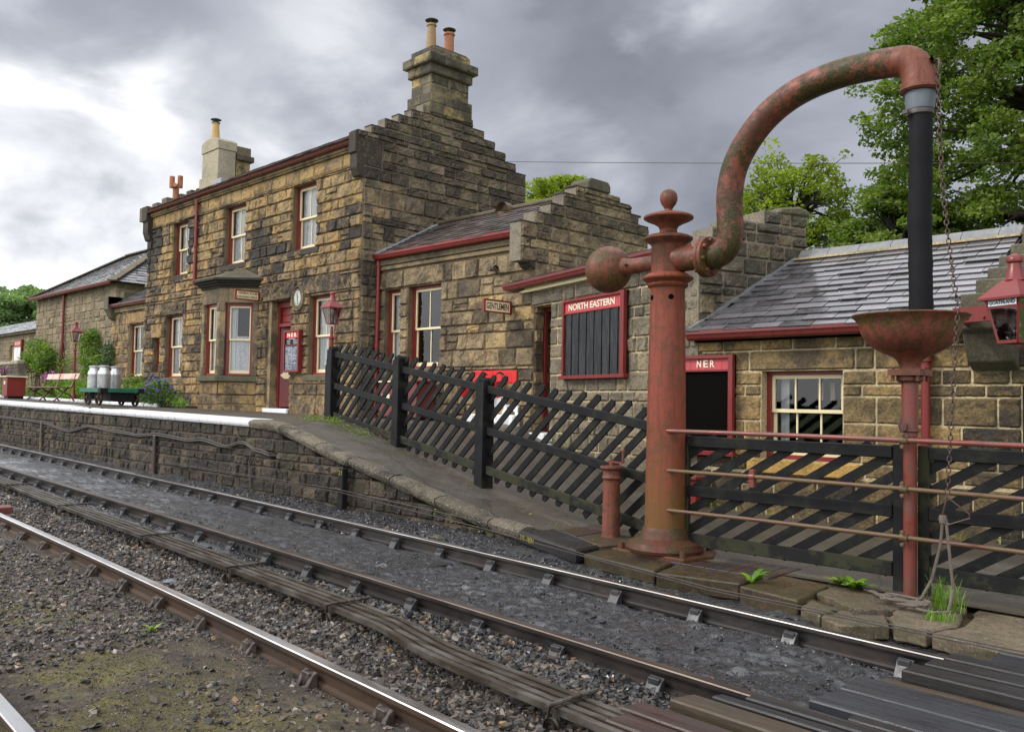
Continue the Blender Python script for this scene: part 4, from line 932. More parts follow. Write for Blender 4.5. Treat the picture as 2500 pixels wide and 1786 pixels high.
    mb.poly([F(x, -1.6, z) for x, z in q]); mb.poly([F(a-.2, -.45, -.4), F(a-.2, -1.6, -.4), F(a-.2, -1.6, 2.7), F(a-.2, -.45, 2.7)]); mb.poly([F(b+.2, -.45, -.4), F(b+.2, -1.6, -.4), F(b+.2, -1.6, 2.7), F(b+.2, -.45, 2.7)]); mb.poly([F(a-.2, -.45, 2.7), F(b+.2, -.45, 2.7), F(b+.2, -1.6, 2.7), F(a-.2, -1.6, 2.7)])
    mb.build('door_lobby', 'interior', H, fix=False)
    # left side wall and rear wall (plain)
    MB().box(XL, XL+.4, -5.2, -.41, base, 5.8, 0, F).build('side_wall', 'st_gable', H)
    MB().box(XL+.41, XR-.42, -5.2, -4.8, base, 5.8, 0, F).build('rear_wall', 'st_gable', H)
    # gables
    st_l = [(11.31, 6.14), (11.68, 6.34), (12.07, 6.57), (12.44, 6.77), (12.81, 6.98), (13.17, 7.2)]
    st_r = [(14.80, 7.19), (15.17, 6.97), (15.56, 6.77), (15.94, 6.56), (16.33, 6.35), (16.72, 6.14)]
    def gab(z):
        lo, hi = 11.504, 16.5
        if z > 5.35: lo, hi = 11.31, 16.72
        for (y, zt) in st_l:
            if z > zt: lo = y+.37
        for (y, zt) in reversed(st_r):
            if z > zt: hi = y-.38
        return [(lo, hi)] if hi-lo > .2 else []
    for gx_, nm, dr in ((XR, 'gable_wall', 1),):
        Fg = Fr(gx_, 0, 0, 1)
        zs = [p[1] for p in st_l+st_r]
        spec = [(11.31, 12.02, 5.36, 6.02, .02, .1), (16.0, 16.72, 5.8, 6.14, .02, .15)]
        masonry(Fg, base, 7.2, gab, specials=spec, forced=zs, h=.27, prot=.045, seed=31, parent=H, name=nm, gx=6, gz=4, mats=('st_gable', 'mo_gable'), T=.27, lens=(.25, .8),
                tone_fn=lambda x, z, r: r.uniform(0, 1) if z < 5.2 else r.uniform(0, .8))
    def lsteps():
        l = []
        for i, (y, z) in enumerate(st_l[:-1]): l.append((y-.02, st_l[i+1][0]+.03, z-.02))
        for i, (y, z) in enumerate(st_r[1:]): l.append((st_r[i][0]-.03, y+.02, z-.02))
        return l
    for part_ in (lsteps()[:5], lsteps()[5:]): coping(Fr(XR, 0, 0, 1), part_, .26, 'soot', 'gable_coping', H, over=-.01, th=.04)
    MB().prism([(11.5, 5.08), (11.38, 5.12), (11.30, 5.30), (11.30, 5.62), (11.25, 5.64), (11.25, 6.12), (11.50, 6.12), (11.50, 5.4)], lambda u, v, t: (XR-t, u, v), -.012, .27, 0, .5).build('kneeler', 'soot', H, bevel=.01)
    # far (left) gable parapet
    FL = Fr(XL-.02, 0, 0, 1); mb = MB()
    for i, (y, z) in enumerate([(11.33, 6.15), (11.73, 6.37), (12.04, 6.6), (12.5, 6.8), (12.87, 7.0), (13.2, 7.15)]): mb.box(y, 14.5, -.4, 0, z-.45, z, 0, FL, rnd.random())
    mb.build('left_gable_steps', 'ashlar_dk', H, bevel=.015)
    MB().prism([(11.5, 5.0), (11.4, 5.05), (11.32, 5.3), (11.32, 5.62), (11.27, 5.65), (11.27, 6.12), (11.8, 6.12), (11.8, 5.4)], lambda u, v, t: (XL+t, u, v), -.08, .32).build('kneeler', 'soot', H, bevel=.01)
    cw = MB(); cw.tube([(XL-.2, 12.42, 6.6), (XL-.2, 12.42, 7.12)], .10, 14); cw.tube([(XL-.2, 12.42, 7.0), (XL-.02, 12.30, 7.05)], .07, 10)
    cp_ = cw.build('chimney_pot', 'terra', H); cw = MB(); cw.tube([(XL-.22, 12.29, 6.98), (XL-.22, 12.29, 7.36)], .085, 12); cw.tube([(XL-.18, 12.55, 7.02), (XL-.18, 12.55, 7.42)], .085, 12); cw.build('pot_horn', 'terra', sub(cp_))
    # roof
    sl = math.atan(.555); V = Vector((0, math.cos(sl), math.sin(sl)))
    roof_slates((XL+.35, 11.22, 5.96), (1, 0, 0), V, XR-XL-.62, 3.15, 'slate_br', 'roof', H, ew=.35, eh=.24, seed=5)
    mb = MB(); mb.poly([(XL+.3, 16.8, 5.95), (XR-.4, 16.8, 5.95), (XR-.4, 14, 7.5), (XL+.3, 14, 7.5)]); mb.build('rear_roof', 'slate_br', H, fix=False)
    gutter(F, XL+.32, XR-.28, 5.955, .10, 'red_dk', 'gutter', H)
    downpipe(-25.11, 11.5-.09, 3.30, 5.86, 'red', H, .05)
    # gable chimney
    ch = sub(MB().box(0, 0, 0, 0, 0, 0).build('chimney', 'ashlar', H, fix=False)) if False else None
    def shaft(x0, x1, y0, y1, levels, mat, mor, nm, lens=(.35, .7), seed=1, h=.28):
        rg = random.Random(seed); mb = MB()
        for (p, q, g) in levels:
            n = max(1, round((q-p)/h))
            for i in range(n):
                a_, b_ = p+(q-p)*i/n, p+(q-p)*(i+1)/n
                mb.box(x0-g+.004, x1+g-.004, y0-g+.004, y1+g-.004, a_, b_, 1)
                for (Fx, s0, s1) in ((Fr(x1+g, 0, 0, 1), y0-g, y1+g), (Fr(0, y0-g, 1, 0), x0-g, x1+g)):
                    x = s0
                    while x < s1-1e-3:
                        ln = rg.uniform(*lens)
                        if s1-x-ln < .2: ln = s1-x
                        block(mb, Fx, x, min(s1, x+ln), a_, b_, .012 if g < .02 or h < .2 else .012, rg, 4, 3, 0, .004, None, .7); x += ln
        return sub(mb.build(nm, (mat, mor), H, fix=False))
    c = shaft(XR-.80, XR-.01, 13.42, 14.63, [(7.05, 7.55, .07), (7.55, 8.05, 0), (8.05, 8.29, .07), (8.29, 8.50, .17), (8.50, 8.71, 0.02)], 'ashlar_ch', 'mo_gable', 'chimney', seed=4)
    MB().prism([(13.40, 8.71), (14.65, 8.71), (14.5, 8.76), (13.55, 8.76)], lambda u, v, t: (t, u, v), XR-.8, XR).build('flaunching', 'conc', c)
    p1 = sub(MB().lathe([(.135, 0), (.105, .6), (.12, .62), (.12, .66), (.095, .67), (.08, .6)], (XR-.40, 13.72, 8.70), 20).build('chimney_pot', 'bufft', c)) if False else None
    for (y, r0, r1, ht, m_) in ((13.70, .135, .10, .68, 'bufft'), (14.28, .125, .12, .62, 'terra')):
        mb = MB(); mb.lathe([(r0, 0), (r1, ht), (r1+.025, ht+.02), (r1+.02, ht+.07), (r1-.02, ht+.08), (r1-.03, ht-.2)], (XR-.40, y, 8.70), 20)
        mb.build('chimney_pot', m_, c)
        mb = MB(); mb.lathe([(0, ht+.22), (.08, ht+.21), (.165, ht+.165), (.168, ht+.155), (0, ht+.17)], (XR-.40, y, 8.70), 20)
        for k in range(4): an = k*PI/2+.5; mb.tube([(XR-.40+.085*math.cos(an), y+.085*math.sin(an), 8.70+ht+.04), (XR-.40+.1*math.cos(an), y+.1*math.sin(an), 8.70+ht+.18)], .008, 6)
        mb.build('chimney_cowl', 'dkmetal', c)
    # rendered mid-roof stack with stone stack behind
    mb = MB(); mb.box(-28.25, -26.93, 12.88, 13.52, 6.3, 7.24); mb.box(-28.10, -26.95, 12.90, 13.50, 7.24, 8.05); mb.prism([(-28.13, 8.05), (-26.92, 8.05), (-26.92, 8.33), (-27.05, 8.42), (-27.3, 8.47), (-27.75, 8.47), (-28.0, 8.42), (-28.13, 8.33)], lambda u, v, t: (u, t, v), 12.87, 13.53)
    r_ = sub(mb.build('rendered_chimney', 'render', H, bevel=.012))
    MB().lathe([(.15, 0), (.105, .58), (.12, .60), (.115, .63), (.085, .63)], (-27.72, 13.15, 8.46), 18).build('chimney_pot', 'buff', r_)
    mb = MB(); mb.lathe([(0, .79), (.1, .78), (.175, .745), (.175, .735), (0, .75)], (-27.72, 13.15, 8.46), 18); mb.lathe([(0, .67), (.14, .65), (.14, .64), (0, .65)], (-27.72, 13.15, 8.46), 18); mb.tube([(-27.72, 13.15, 9.0), (-27.72, 13.15, 9.2)], .02, 6); mb.build('chimney_cowl', 'dkmetal', r_)
    MB().box(-27.75, -26.96, 13.53, 14.02, 6.3, 7.80, 0, W, .9).box(-27.80, -26.86, 13.535, 14.12, 7.80, 7.98, 0, W, .2).box(-27.72, -26.95, 13.53, 14.04, 7.98, 8.27, 0, W, .4).build('stone_chimney', 'ashlar_ch', H, bevel=.01)
    MB().box(-26.9, -26.3, 12.7, 13.3, 6.75, 6.95).build('lead_flashing', 'lead', H)
    # canted bay
    B0, B1, yf, yw = (-23.05, 0), (-22.05, 0), 10.78, 11.5
    pts = [(-23.95, 11.5), (-23.2, yf), (-22.15, yf), (-21.38, 11.5)]      # plan, left to right
    Bn = sub(MB().prism([(p[0], p[1]) for p in [(-23.95, 11.5), (-23.2, yf), (-22.15, yf), (-21.38, 11.5)]], lambda u, v, t: (u, v, t), -.42, -.30).build('bay_window', 'ashlar', H))
    def off(g): return [(-23.95-g*1.2, 11.52), (-23.2-g*.45, yf-g), (-22.15+g*.45, yf-g), (-21.38+g*1.2, 11.52)]
    def ring(g, z0, z1, tone, nm='bay_course', mat='ashlar'):
        return MB().prism(off(g), lambda u, v, t: (u, v, t), z0, z1, 0, tone)
    for i in range(3):
        p, q = pts[i], pts[i+1]; l = math.hypot(q[0]-p[0], q[1]-p[1]); Fb = Fr(p[0], p[1], q[0]-p[0], q[1]-p[1])
        masonry(Fb, -.42, .08, lambda z: [(-.02, l+.02)], h=.24, prot=.02, lens=(.4, .8), T=.12, seed=40+i, parent=H, name='bay_plinth', mats=('st_front', 'mo_front'), tone_fn=lambda x, z, r: r.uniform(.5, .65), split=0)
        masonry(Fb, .10, .44, lambda z: [(.02, l-.02)], h=.34, prot=.012, lens=(.4, .9), T=.12, seed=50+i, parent=H, name='bay_apron', mats=('st_front', 'mo_front'), tone_fn=lambda x, z, r: r.uniform(.6, .8), split=0)
        masonry(Fb, 2.52, 2.92, lambda z: [(.0, l)], h=.40, prot=.006, lens=(.7, 1.2), T=.14, seed=60+i, parent=H, name='bay_frieze', mats=('ashlar', 'mo_front'), split=0, jit=.4)
        w0, w1 = (.16, l-.16)
        mb = MB()
        for (s0, s1) in ((0, w0), (w1, l)):
            mb.box(s0+.002, s1-.002, -.22, .0, .59, 2.52, 0, Fb, rnd.random()); mb.box(s0+.01, s1-.01, -.05, .018, .59, .85, 0, Fb, .3); mb.box(s0+.01, s1-.01, -.05, .018, 2.3, 2.52, 0, Fb, .3)
        mb.build('bay_pier', 'ashlar', H, bevel=.012)
        window(H, Fb, w0, w1, .60, 2.51, cols=2 if i == 1 else 1, curtain='lace', drape=0 if i == 1 else .0001, sill=False, interior=(i == 1), reveal=.08, fw_=.075, half=True)
    mb = ring(.10, .44, .585, .4); mb.build('bay_sill', 'ashlar_dk', H, bevel=.015)
    mb = MB()
    for g, z0, z1, tn in ((.04, 2.92, 2.98, .2), (.10, 2.98, 3.04, .1), (.16, 3.04, 3.10, .2), (.24, 3.10, 3.17, .1)): mb.prism(off(g), lambda u, v, t: (u, v, t), z0, z1, 0, tn)
    mb.build('bay_cornice', 'soot', H, bevel=.01)
    mb = MB(); o1 = off(.22); b = [(x, y, 3.172) for x, y in o1]; tp = [(-23.2, 11.5, 3.52), (-22.15, 11.5, 3.52)]
    mb.poly([b[0], b[1], tp[0]]); mb.poly([b[1], b[2], tp[1], tp[0]]); mb.poly([b[2], b[3], tp[1]]); mb.build('bay_roof', 'ashlar_dk', H)
    return H
build_house()

# clock on the wall
M['dial'] = paint('aged_clock_dial', (.46, .48, .43), .4, .3)
ck = thing('wall_clock', 'round white clock in an oval moulded stone surround between door and window', 'clock', (-19.31, 11.46, 2.5))
mb = MB(); cz = 2.50
for (rx, rz, rx2, rz2, d0, d1) in ((.29, .32, .30, .33, .03, .07), (.24, .27, .28, .31, .07, .10), (.175, .20, .215, .24, .10, .085)):
    n = 40; b = len(mb.v)
    for k in range(n):
        a = 2*PI*k/n
        mb.v += [(-19.31+rx*math.cos(a), 11.5-d1, cz+rz*math.sin(a)), (-19.31+rx2*math.cos(a), 11.5-d1+.0, cz+rz2*math.sin(a)), (-19.31+(rx2+.015)*math.cos(a), 11.5+.02, cz+(rz2+.015)*math.sin(a)), (-19.31+(rx-.01)*math.cos(a), 11.5-d0+.01, cz+(rz-.01)*math.sin(a))]
    for k in range(n):
        for j in range(3): mb.face((b+4*k+j, b+4*((k+1) % n)+j, b+4*((k+1) % n)+j+1, b+4*k+j+1), 0, .2)
        mb.face((b+4*k, b+4*((k+1) % n), b+4*((k+1) % n)+3, b+4*k+3), 0, .2)
mb.build('surround', 'ashlar', ck)
MB().lathe([(0, .0), (.185, 0), (.185, -.03)], (-19.31, 11.5-.085, cz), 36, axis=(0, -1, 0)).build('dial', 'dial', ck)
mb = MB(); yq = 11.5-.092
mb.beam((-19.31, yq, cz), (-19.335, yq, cz+.12), .018, .004, 0, (0, 1, 0)); mb.beam((-19.31, yq-.002, cz), (-19.30, yq-.002, cz-.155), .012, .004, 0, (0, 1, 0))
mb.build('hands', 'black', ck)
mb = MB()
for k in range(12): a = PI*k/6; mb.beam((-19.31+.135*math.cos(a), yq, cz+.135*math.sin(a)), (-19.31+.165*math.cos(a), yq, cz+.165*math.sin(a)), .012, .003, 0, (0, 1, 0))
mb.build('hour_marks', 'black', ck)

# ------------------------------------------------------------------ right wing of the house
def build_wing():
    X0, X1 = -16.72, -11.70
    H = thing('side_wing', 'single storey sandstone wing with stepped gable right of the station house', 'house', (-14.2, 13.5, -.4))
    F = Fr(0, 12.0, 1, 0)
    ops = [(-16.48, -15.88, .66, 2.52), (-15.60, -14.47, .72, 2.53)]
    masonry(F, -.9, 2.98, lambda z: [(X0, X1-.004)], openings=ops, specials=[(-16.6, -15.75, 2.53, 2.93, .05, .35), (-15.7, -14.35, 2.54, 2.95, .05, .4)], h=.29, prot=.045, seed=71, parent=H, name='front_wall', gx=6, gz=4, mats=('st_wing', 'mo_front'),
            tone_fn=lambda x, z, r: (r.uniform(.6, 1) if (x > -13.6 and z < 2.3 and z > -.2 and r.random() < .6) else r.uniform(0, .7)))
    mb = MB(); mb.box(X0, X1-.3, -.1, .06, 2.98, 3.08, 0, F, .5); mb.box(X0, X1-.35, -.1, .10, 3.08, 3.22, 0, F, .2); mb.build('cornice', 'ashlar', H, bevel=.012)
    window(H, F, *ops[0], cols=1, curtain='full', sill_over=.1); window(H, F, *ops[1], cols=2, curtain=None, sill_over=.15, mid=1.6)
    lm = bpy.data.materials.new('lit_yellow_lamp'); lm.use_nodes = True; pb_ = lm.node_tree.nodes['Principled BSDF']; pb_.inputs['Emission Color'].default_value = (1, .62, .05, 1); pb_.inputs['Emission Strength'].default_value = 2.5; pb_.inputs['Base Color'].default_value = (.8, .5, .1, 1)
    MB().lathe([(0, .03), (.08, .025), (.13, 0), (.08, -.03), (0, -.035)], (-15.05, 12.75, 2.18), 20).build('ceiling_lamp', lm, H)
    # stepped end gable facing right
    sl = [(11.60, 3.43), (12.04, 3.66), (12.40, 3.89), (12.76, 4.16), (13.10, 4.37), (13.44, 4.55)]; sr_ = [(14.5, 4.55), (14.51, 4.43), (14.86, 4.25), (15.24, 4.08), (15.5, 3.88)]
    def gab(z):
        lo, hi = 12.004, 15.5
        if z > 2.62: lo = 11.60
        for (y, zt) in sl:
            if z > zt: lo = y+.36
        for (y, zt) in reversed(sr_):
            if z > zt: hi = y-.34
        return [(lo, hi)] if hi-lo > .15 else []
    masonry(Fr(X1, 0, 0, 1), -.9, 4.38, gab, forced=[p[1] for p in sl+sr_], h=.25, prot=.034, seed=72, parent=H, name='gable_wall', gx=6, gz=4, mats=('st_wing', 'mo_gable'), T=.30, lens=(.25, .8), tone_fn=lambda x, z, r: r.uniform(.1, .75) if z < 3.3 else r.uniform(.0, .45))
    l = [(a-.02, b_+.02, z-.02) for (a, z), (b_, _) in zip(sl, sl[1:])]+[(a-.36, a+.02, z-.02) for a, z in sr_[2:]]
    for l_ in (l[:5], l[5:]): coping(Fr(X1, 0, 0, 1), l_, .28, 'soot', 'gable_coping', H, over=-.01, th=.045)
    MB().prism([(13.46, 4.383), (14.16, 4.383), (14.16, 4.53), (14.08, 4.61), (13.54, 4.61), (13.46, 4.53)], lambda u, v, t: (X1-t, u, v), -.05, .46, 0, .3).build('gable_cap', 'ashlar_dk', H, bevel=.02)
    MB().prism([(12.0, 2.55), (11.90, 2.60), (11.76, 2.75), (11.70, 2.95), (11.62, 2.97), (11.62, 3.40), (12.0, 3.40)], lambda u, v, t: (X1-t, u, v), -.012, .30, 0, .5).build('kneeler', 'soot', H, bevel=.01)
    s_ = math.atan(.535); V = Vector((0, math.cos(s_), math.sin(s_)))
    roof_slates((X0, 11.76, 3.30), (1, 0, 0), V, X1-X0-.31, 2.28, 'slate_br', 'roof', H, ew=.3, eh=.19, seed=8)
    mb = MB(); mb.poly([(X0, 15.9, 3.3), (X1-.4, 15.9, 3.3), (X1-.4, 13.75, 4.33), (X0, 13.75, 4.33)]); mb.build('rear_roof', 'slate_br', H, fix=False)
    MB().box(X0+.02, X1-.31, 13.60, 13.84, 4.30, 4.40, 0, W, .5).build('ridge_tiles', 'conc', H, bevel=.03)
    MB().beam((X0+.06, 11.8, 3.34), (X0+.06, 13.75, 4.38), .12, .05).build('lead_flashing', 'lead', H)
    mb = MB(); n = 18; cx, cy_, cz_ = -14.2, 13.5, 4.28
    for i in range(n+1):
        a = -.2+(PI+.2)*i/n
        for t_ in (0, .18): mb.v.append((cx+.2*math.cos(a), cy_-.05+t_, cz_+.2*math.sin(a)))
    for i in range(n): mb.face((2*i, 2*i+2, 2*i+3, 2*i+1), 0, .5, True)
    mb.lathe([(.13, 0), (.13, .12)], (cx, cy_, cz_-.15), 14); mb.build('roof_vent', 'tube_rust', H)
    gutter(F, X0+.05, X1-.31, 3.29, .10, 'red', 'gutter', H)
    downpipe(-16.62, 11.9, -.4, 3.25, 'red', H, .05)
    MB().box(-13.3, -12.05, -.02, .035, -.6, .20, 0, F).box(-13.35, -12.0, -.02, .22, -.7, -.22, 0, F).build('whitewashed_base', 'white', H, bevel=.03)
    fl = MB(); fl.tube([(-13.05+.35, 11.97, 2.66), (-12.7, 11.72, 2.62)], .05, 12); fl.lathe([(.03, 0), (.065, .05), (.065, .16), (.05, .17)], (-12.62, 11.8, 2.64), 14, axis=(.8, -.6, -.1))
    tag(fl.build('floodlight', 'conc'), 'small round grey floodlight on the wall above the gentlemen sign', 'floodlight')
build_wing()

# ------------------------------------------------------------------ gents block, set at an angle
AG = R_(16.7); DV = (math.cos(AG), -math.sin(AG)); NV = (-math.sin(AG), -math.cos(AG))
P0 = (-11.77, 12.0); FG = Fr(P0[0], P0[1], DV[0], DV[1]); PE = (P0[0]+DV[0]*4.9, P0[1]+DV[1]*4.9); FGE = Fr(PE[0], PE[1], -NV[0], -NV[1])
def build_gents():
    H = thing('lavatory_block', 'low angled stone lavatory block with a dark open doorway', 'outbuilding', (P0[0]+2, P0[1]+1, -1))
    door = (-.02, .74, -1.3, 1.84)
    masonry(FG, -1.5, 2.12, lambda z: [(-.02, 4.9)], openings=[door], specials=[(-.02, 1.15, 1.84, 2.12, .03, .2)], h=.27, prot=.03, seed=81, parent=H, name='front_wall', gx=6, gz=4, mats=('st_gents', 'mo_pale'), lens=(.2, .6), gap=.009,
            tone_fn=lambda x, z, r: r.uniform(0, .45) if z > 1.5 or x < .3 else r.uniform(.25, 1))
    MB().box(-.015, .06, -.33, -.26, -1.0, 1.82, 0, FG).box(.66, .73, -.33, -.26, -1.0, 1.82, 0, FG).box(.06, .66, -.33, -.26, 1.75, 1.82, 0, FG).build('door_frame', 'red', H, bevel=.004)
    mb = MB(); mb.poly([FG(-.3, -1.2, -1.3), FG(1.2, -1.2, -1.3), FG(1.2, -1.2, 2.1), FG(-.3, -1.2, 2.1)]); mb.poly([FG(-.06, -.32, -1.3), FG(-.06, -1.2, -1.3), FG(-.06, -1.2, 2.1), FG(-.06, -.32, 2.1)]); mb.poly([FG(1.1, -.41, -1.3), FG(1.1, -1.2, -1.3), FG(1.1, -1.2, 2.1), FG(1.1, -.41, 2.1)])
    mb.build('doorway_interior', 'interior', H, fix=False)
    MB().box(-.15, .9, -.3, .22, -.75, -.53, 0, FG).box(.1, 1.2, .2, .5, -.95, -.70, 0, FG).build('door_step', 'white', H, bevel=.02)
    MB().box(-.62, 4.88, -.1, .10, 2.12, 2.24, 0, FG).build('eaves_board', 'cream', H)
    gutter(FG, -.75, 4.85, 2.27, .12, 'red_dk', 'gutter', H)
    s_ = R_(13); V = Vector((-NV[0]*math.cos(s_), -NV[1]*math.cos(s_), math.sin(s_)))
    roof_slates(FG(-.6, .22, 2.33), (DV[0], DV[1], 0), V, 5.3, 1.9, 'slate_br', 'roof', H, ew=.32, eh=.2, seed=9)
    MB().beam(FG(-.58, .2, 2.37), FG(-.5, -1.5, 2.75), .2, .05).build('verge_stone', 'render', H)
    # end gable, ragged old blocks, rising above the next roof
    prof = [(-.02, 2.35), (.12, 2.42), (.14, 2.56), (.46, 2.6), (.78, 2.66), (.80, 2.73), (1.1, 2.80), (1.6, 2.86), (1.85, 2.93)]
    def out_(z):
        lo = -.02
        for (u, zz) in prof:
            if z > zz: lo = u+.1
        return [(lo, 2.05)] if lo < 1.95 else []
    masonry(FGE, -1.5, 2.93, out_, forced=[2.42, 2.58, 2.73], h=.22, prot=.04, seed=82, parent=H, name='end_gable', gx=6, gz=4, mats=('st_old', 'mo_gable'), T=.45, lens=(.18, .5), gap=.012, quoin=False, jit=1.4)
    MB().prism([(1.45, 2.90), (2.10, 2.92), (2.12, 3.0), (1.9, 3.06), (1.5, 3.0)], lambda u, v, t: FGE(u, t, v), -.45, .04, 0, .4).build('gable_capstone', 'ashlar_dk', H, bevel=.03)
build_gents()

# ------------------------------------------------------------------ lamp room (right building)
def build_lamp():
    X0, X1, Y = -7.10, -3.45, 10.6
    H = thing('lamp_room', 'low ochre stone lamp room with a wet slate roof at the right', 'outbuilding', (-5.3, 11.5, -1.45))
    F = Fr(0, Y, 1, 0); op = [(-6.10, -4.98, -.66, .49)]
    forced = (.76, .48, .16, -.17, -.50, -.83, -1.15)
    masonry(F, -1.7, .98, lambda z: [(X0, -2.55)], openings=op+[(-2.98, -2.6, -1.7, .3)], specials=[(-6.28, -4.82, .49, .76, .03, .55), (-6.30, -4.70, -.85, -.66, .01, .9)], forced=forced, h=.33, prot=.026, seed=91, parent=H, name='front_wall', gx=11, gz=7, mats=('st_lamp', 'mo_pale'), lens=(.28, .62), gap=.007, split=.08,
            tone_fn=lambda x, z, r: (r.uniform(0, .35) if x > -3.9 else r.uniform(.3, 1)) if z > -.6 else r.uniform(.0, .6), jit=.8)
    MB().box(-6.28, -4.75, -.1, .07, -.85, -.665, 0, F, .6).build('window_sill', 'ashlar_yel', H, bevel=.015)
    window(H, F, *op[0], cols=3, curtain=None, sill=False, mid=-.03, reveal=.14, fw_=.06)
    MB().box(-6.0, -5.88, -.36, -.34, -.6, .4, 0, F).build('curtain', 'curtain', H)
    MB().box(-5.70, -5.62, -.8, -.78, .12, .36, 0, F).box(-5.52, -5.46, -.8, -.78, .12, .36, 0, F).box(-5.38, -5.32, -.8, -.78, .14, .34, 0, F).build('notice_card', 'creamw', H)
    MB().box(X0+.02, X1-.02, -.2, .12, .90, 1.0, 0, F).build('eaves_board', 'interior', H)
    gutter(F, X0-.02, X1-.02, 1.0, .14, 'red_dk', 'gutter', H)
    downpipe(-3.95, Y-.1, -1.42, .60, 'red', H, .05); MB().lathe([(.05, -.06), (.075, -.05), (.075, .05), (.06, .06), (.055, .0)], (-3.95, Y-.1, .62), 14).build('pipe_collar', 'red', H)
    # roof: right end against the stepped gable, left end dying into the angled gable next door
    s_ = math.atan((2.30-1.03)/(12.42-10.32)); V = Vector((0, math.cos(s_), math.sin(s_))); L_ = (12.42-10.32)/math.cos(s_)
    def clip(a, v):
        x = X0-2.2+a; y = 10.32+v*math.cos(s_)
        # left boundary: plane of the end gable
        t = (y-PE[1])/(-NV[1]); xl = PE[0]+(-NV[0])*t
        return x > xl-.02
    roof_slates((X0-2.2, 10.32, 1.03), (1, 0, 0), V, X1-X0+2.2-.02, L_, 'slate', 'roof', H, ew=.40, eh=.175, seed=10, clip=lambda a, v: clip(a, v), th=.01)
    def xl(y): return PE[0]+(-NV[0])*((y-PE[1])/(-NV[1]))
    mb = MB(); mb.poly([(xl(10.4), 10.36, 1.02), (X1, 10.36, 1.02), (X1, 12.42, 2.27), (xl(12.42), 12.42, 2.27)]); mb.build('roof_boarding', 'slate_br', H, fix=False)
    mb = MB(); mb.poly([(-8.5, 14.6, .9), (X1, 14.6, .9), (X1, 12.42, 2.28), (-8.0, 12.42, 2.28)]); mb.build('rear_roof', 'slate', H, fix=False)
    mb = MB(); x = xl(12.42)+.05
    while x < X1: q = min(.46, X1-x); mb.prism([(-.13, -.07), (.13, -.07), (.12, -.03), (.03, .05), (-.03, .05), (-.12, -.03)], lambda u, v, t: (t, 12.42+u, 2.33+v), x+.004, x+q-.004, 0, rnd.random()); x += q
    mb.build('ridge_tiles', 'lead2', H)
    MB().beam((X0+.4, 12.27, 2.235), (X1, 12.27, 2.235), .09, .03).build('ridge_mortar', 'mo_pale', H)
    MB().beam((xl(10.4)+.03, 10.4, 1.08), (xl(12.3)+.03, 12.3, 2.26), .07, .04).build('lead_flashing', 'lead2', H)
    st = [(10.24, 1.28), (10.61, 1.48), (11.0, 1.66), (11.40, 1.85), (11.83, 2.05), (12.25, 2.26)]
    FgL = Fr(X1+.42, 0, 0, 1); mb = MB()
    for i, (y, z) in enumerate(st): mb.box(y, 12.9, -.42, 0, z-.3, z, 0, FgL, rnd.random())
    mb.build('gable_steps', 'ashlar_dk', H, bevel=.015)
    masonry(FgL, -1.7, 1.2, lambda z: [(10.604, 13.5)], h=.33, seed=92, parent=H, name='gable_wall', mats=('st_lamp', 'mo_pale'), T=.42)
    MB().prism([(10.6, .45), (10.42, .55), (10.28, .85), (10.22, .9), (10.22, 1.28), (10.7, 1.28), (10.7, .5)], lambda u, v, t: (X1+t, u, v), -.03, .45, 0, .3).build('kneeler', 'ashlar_dk', H, bevel=.012)
    MB().box(-3.0, -2.55, -.18, -.02, -1.6, .28, 0, F).build('dark_door', 'black', H)
build_lamp()

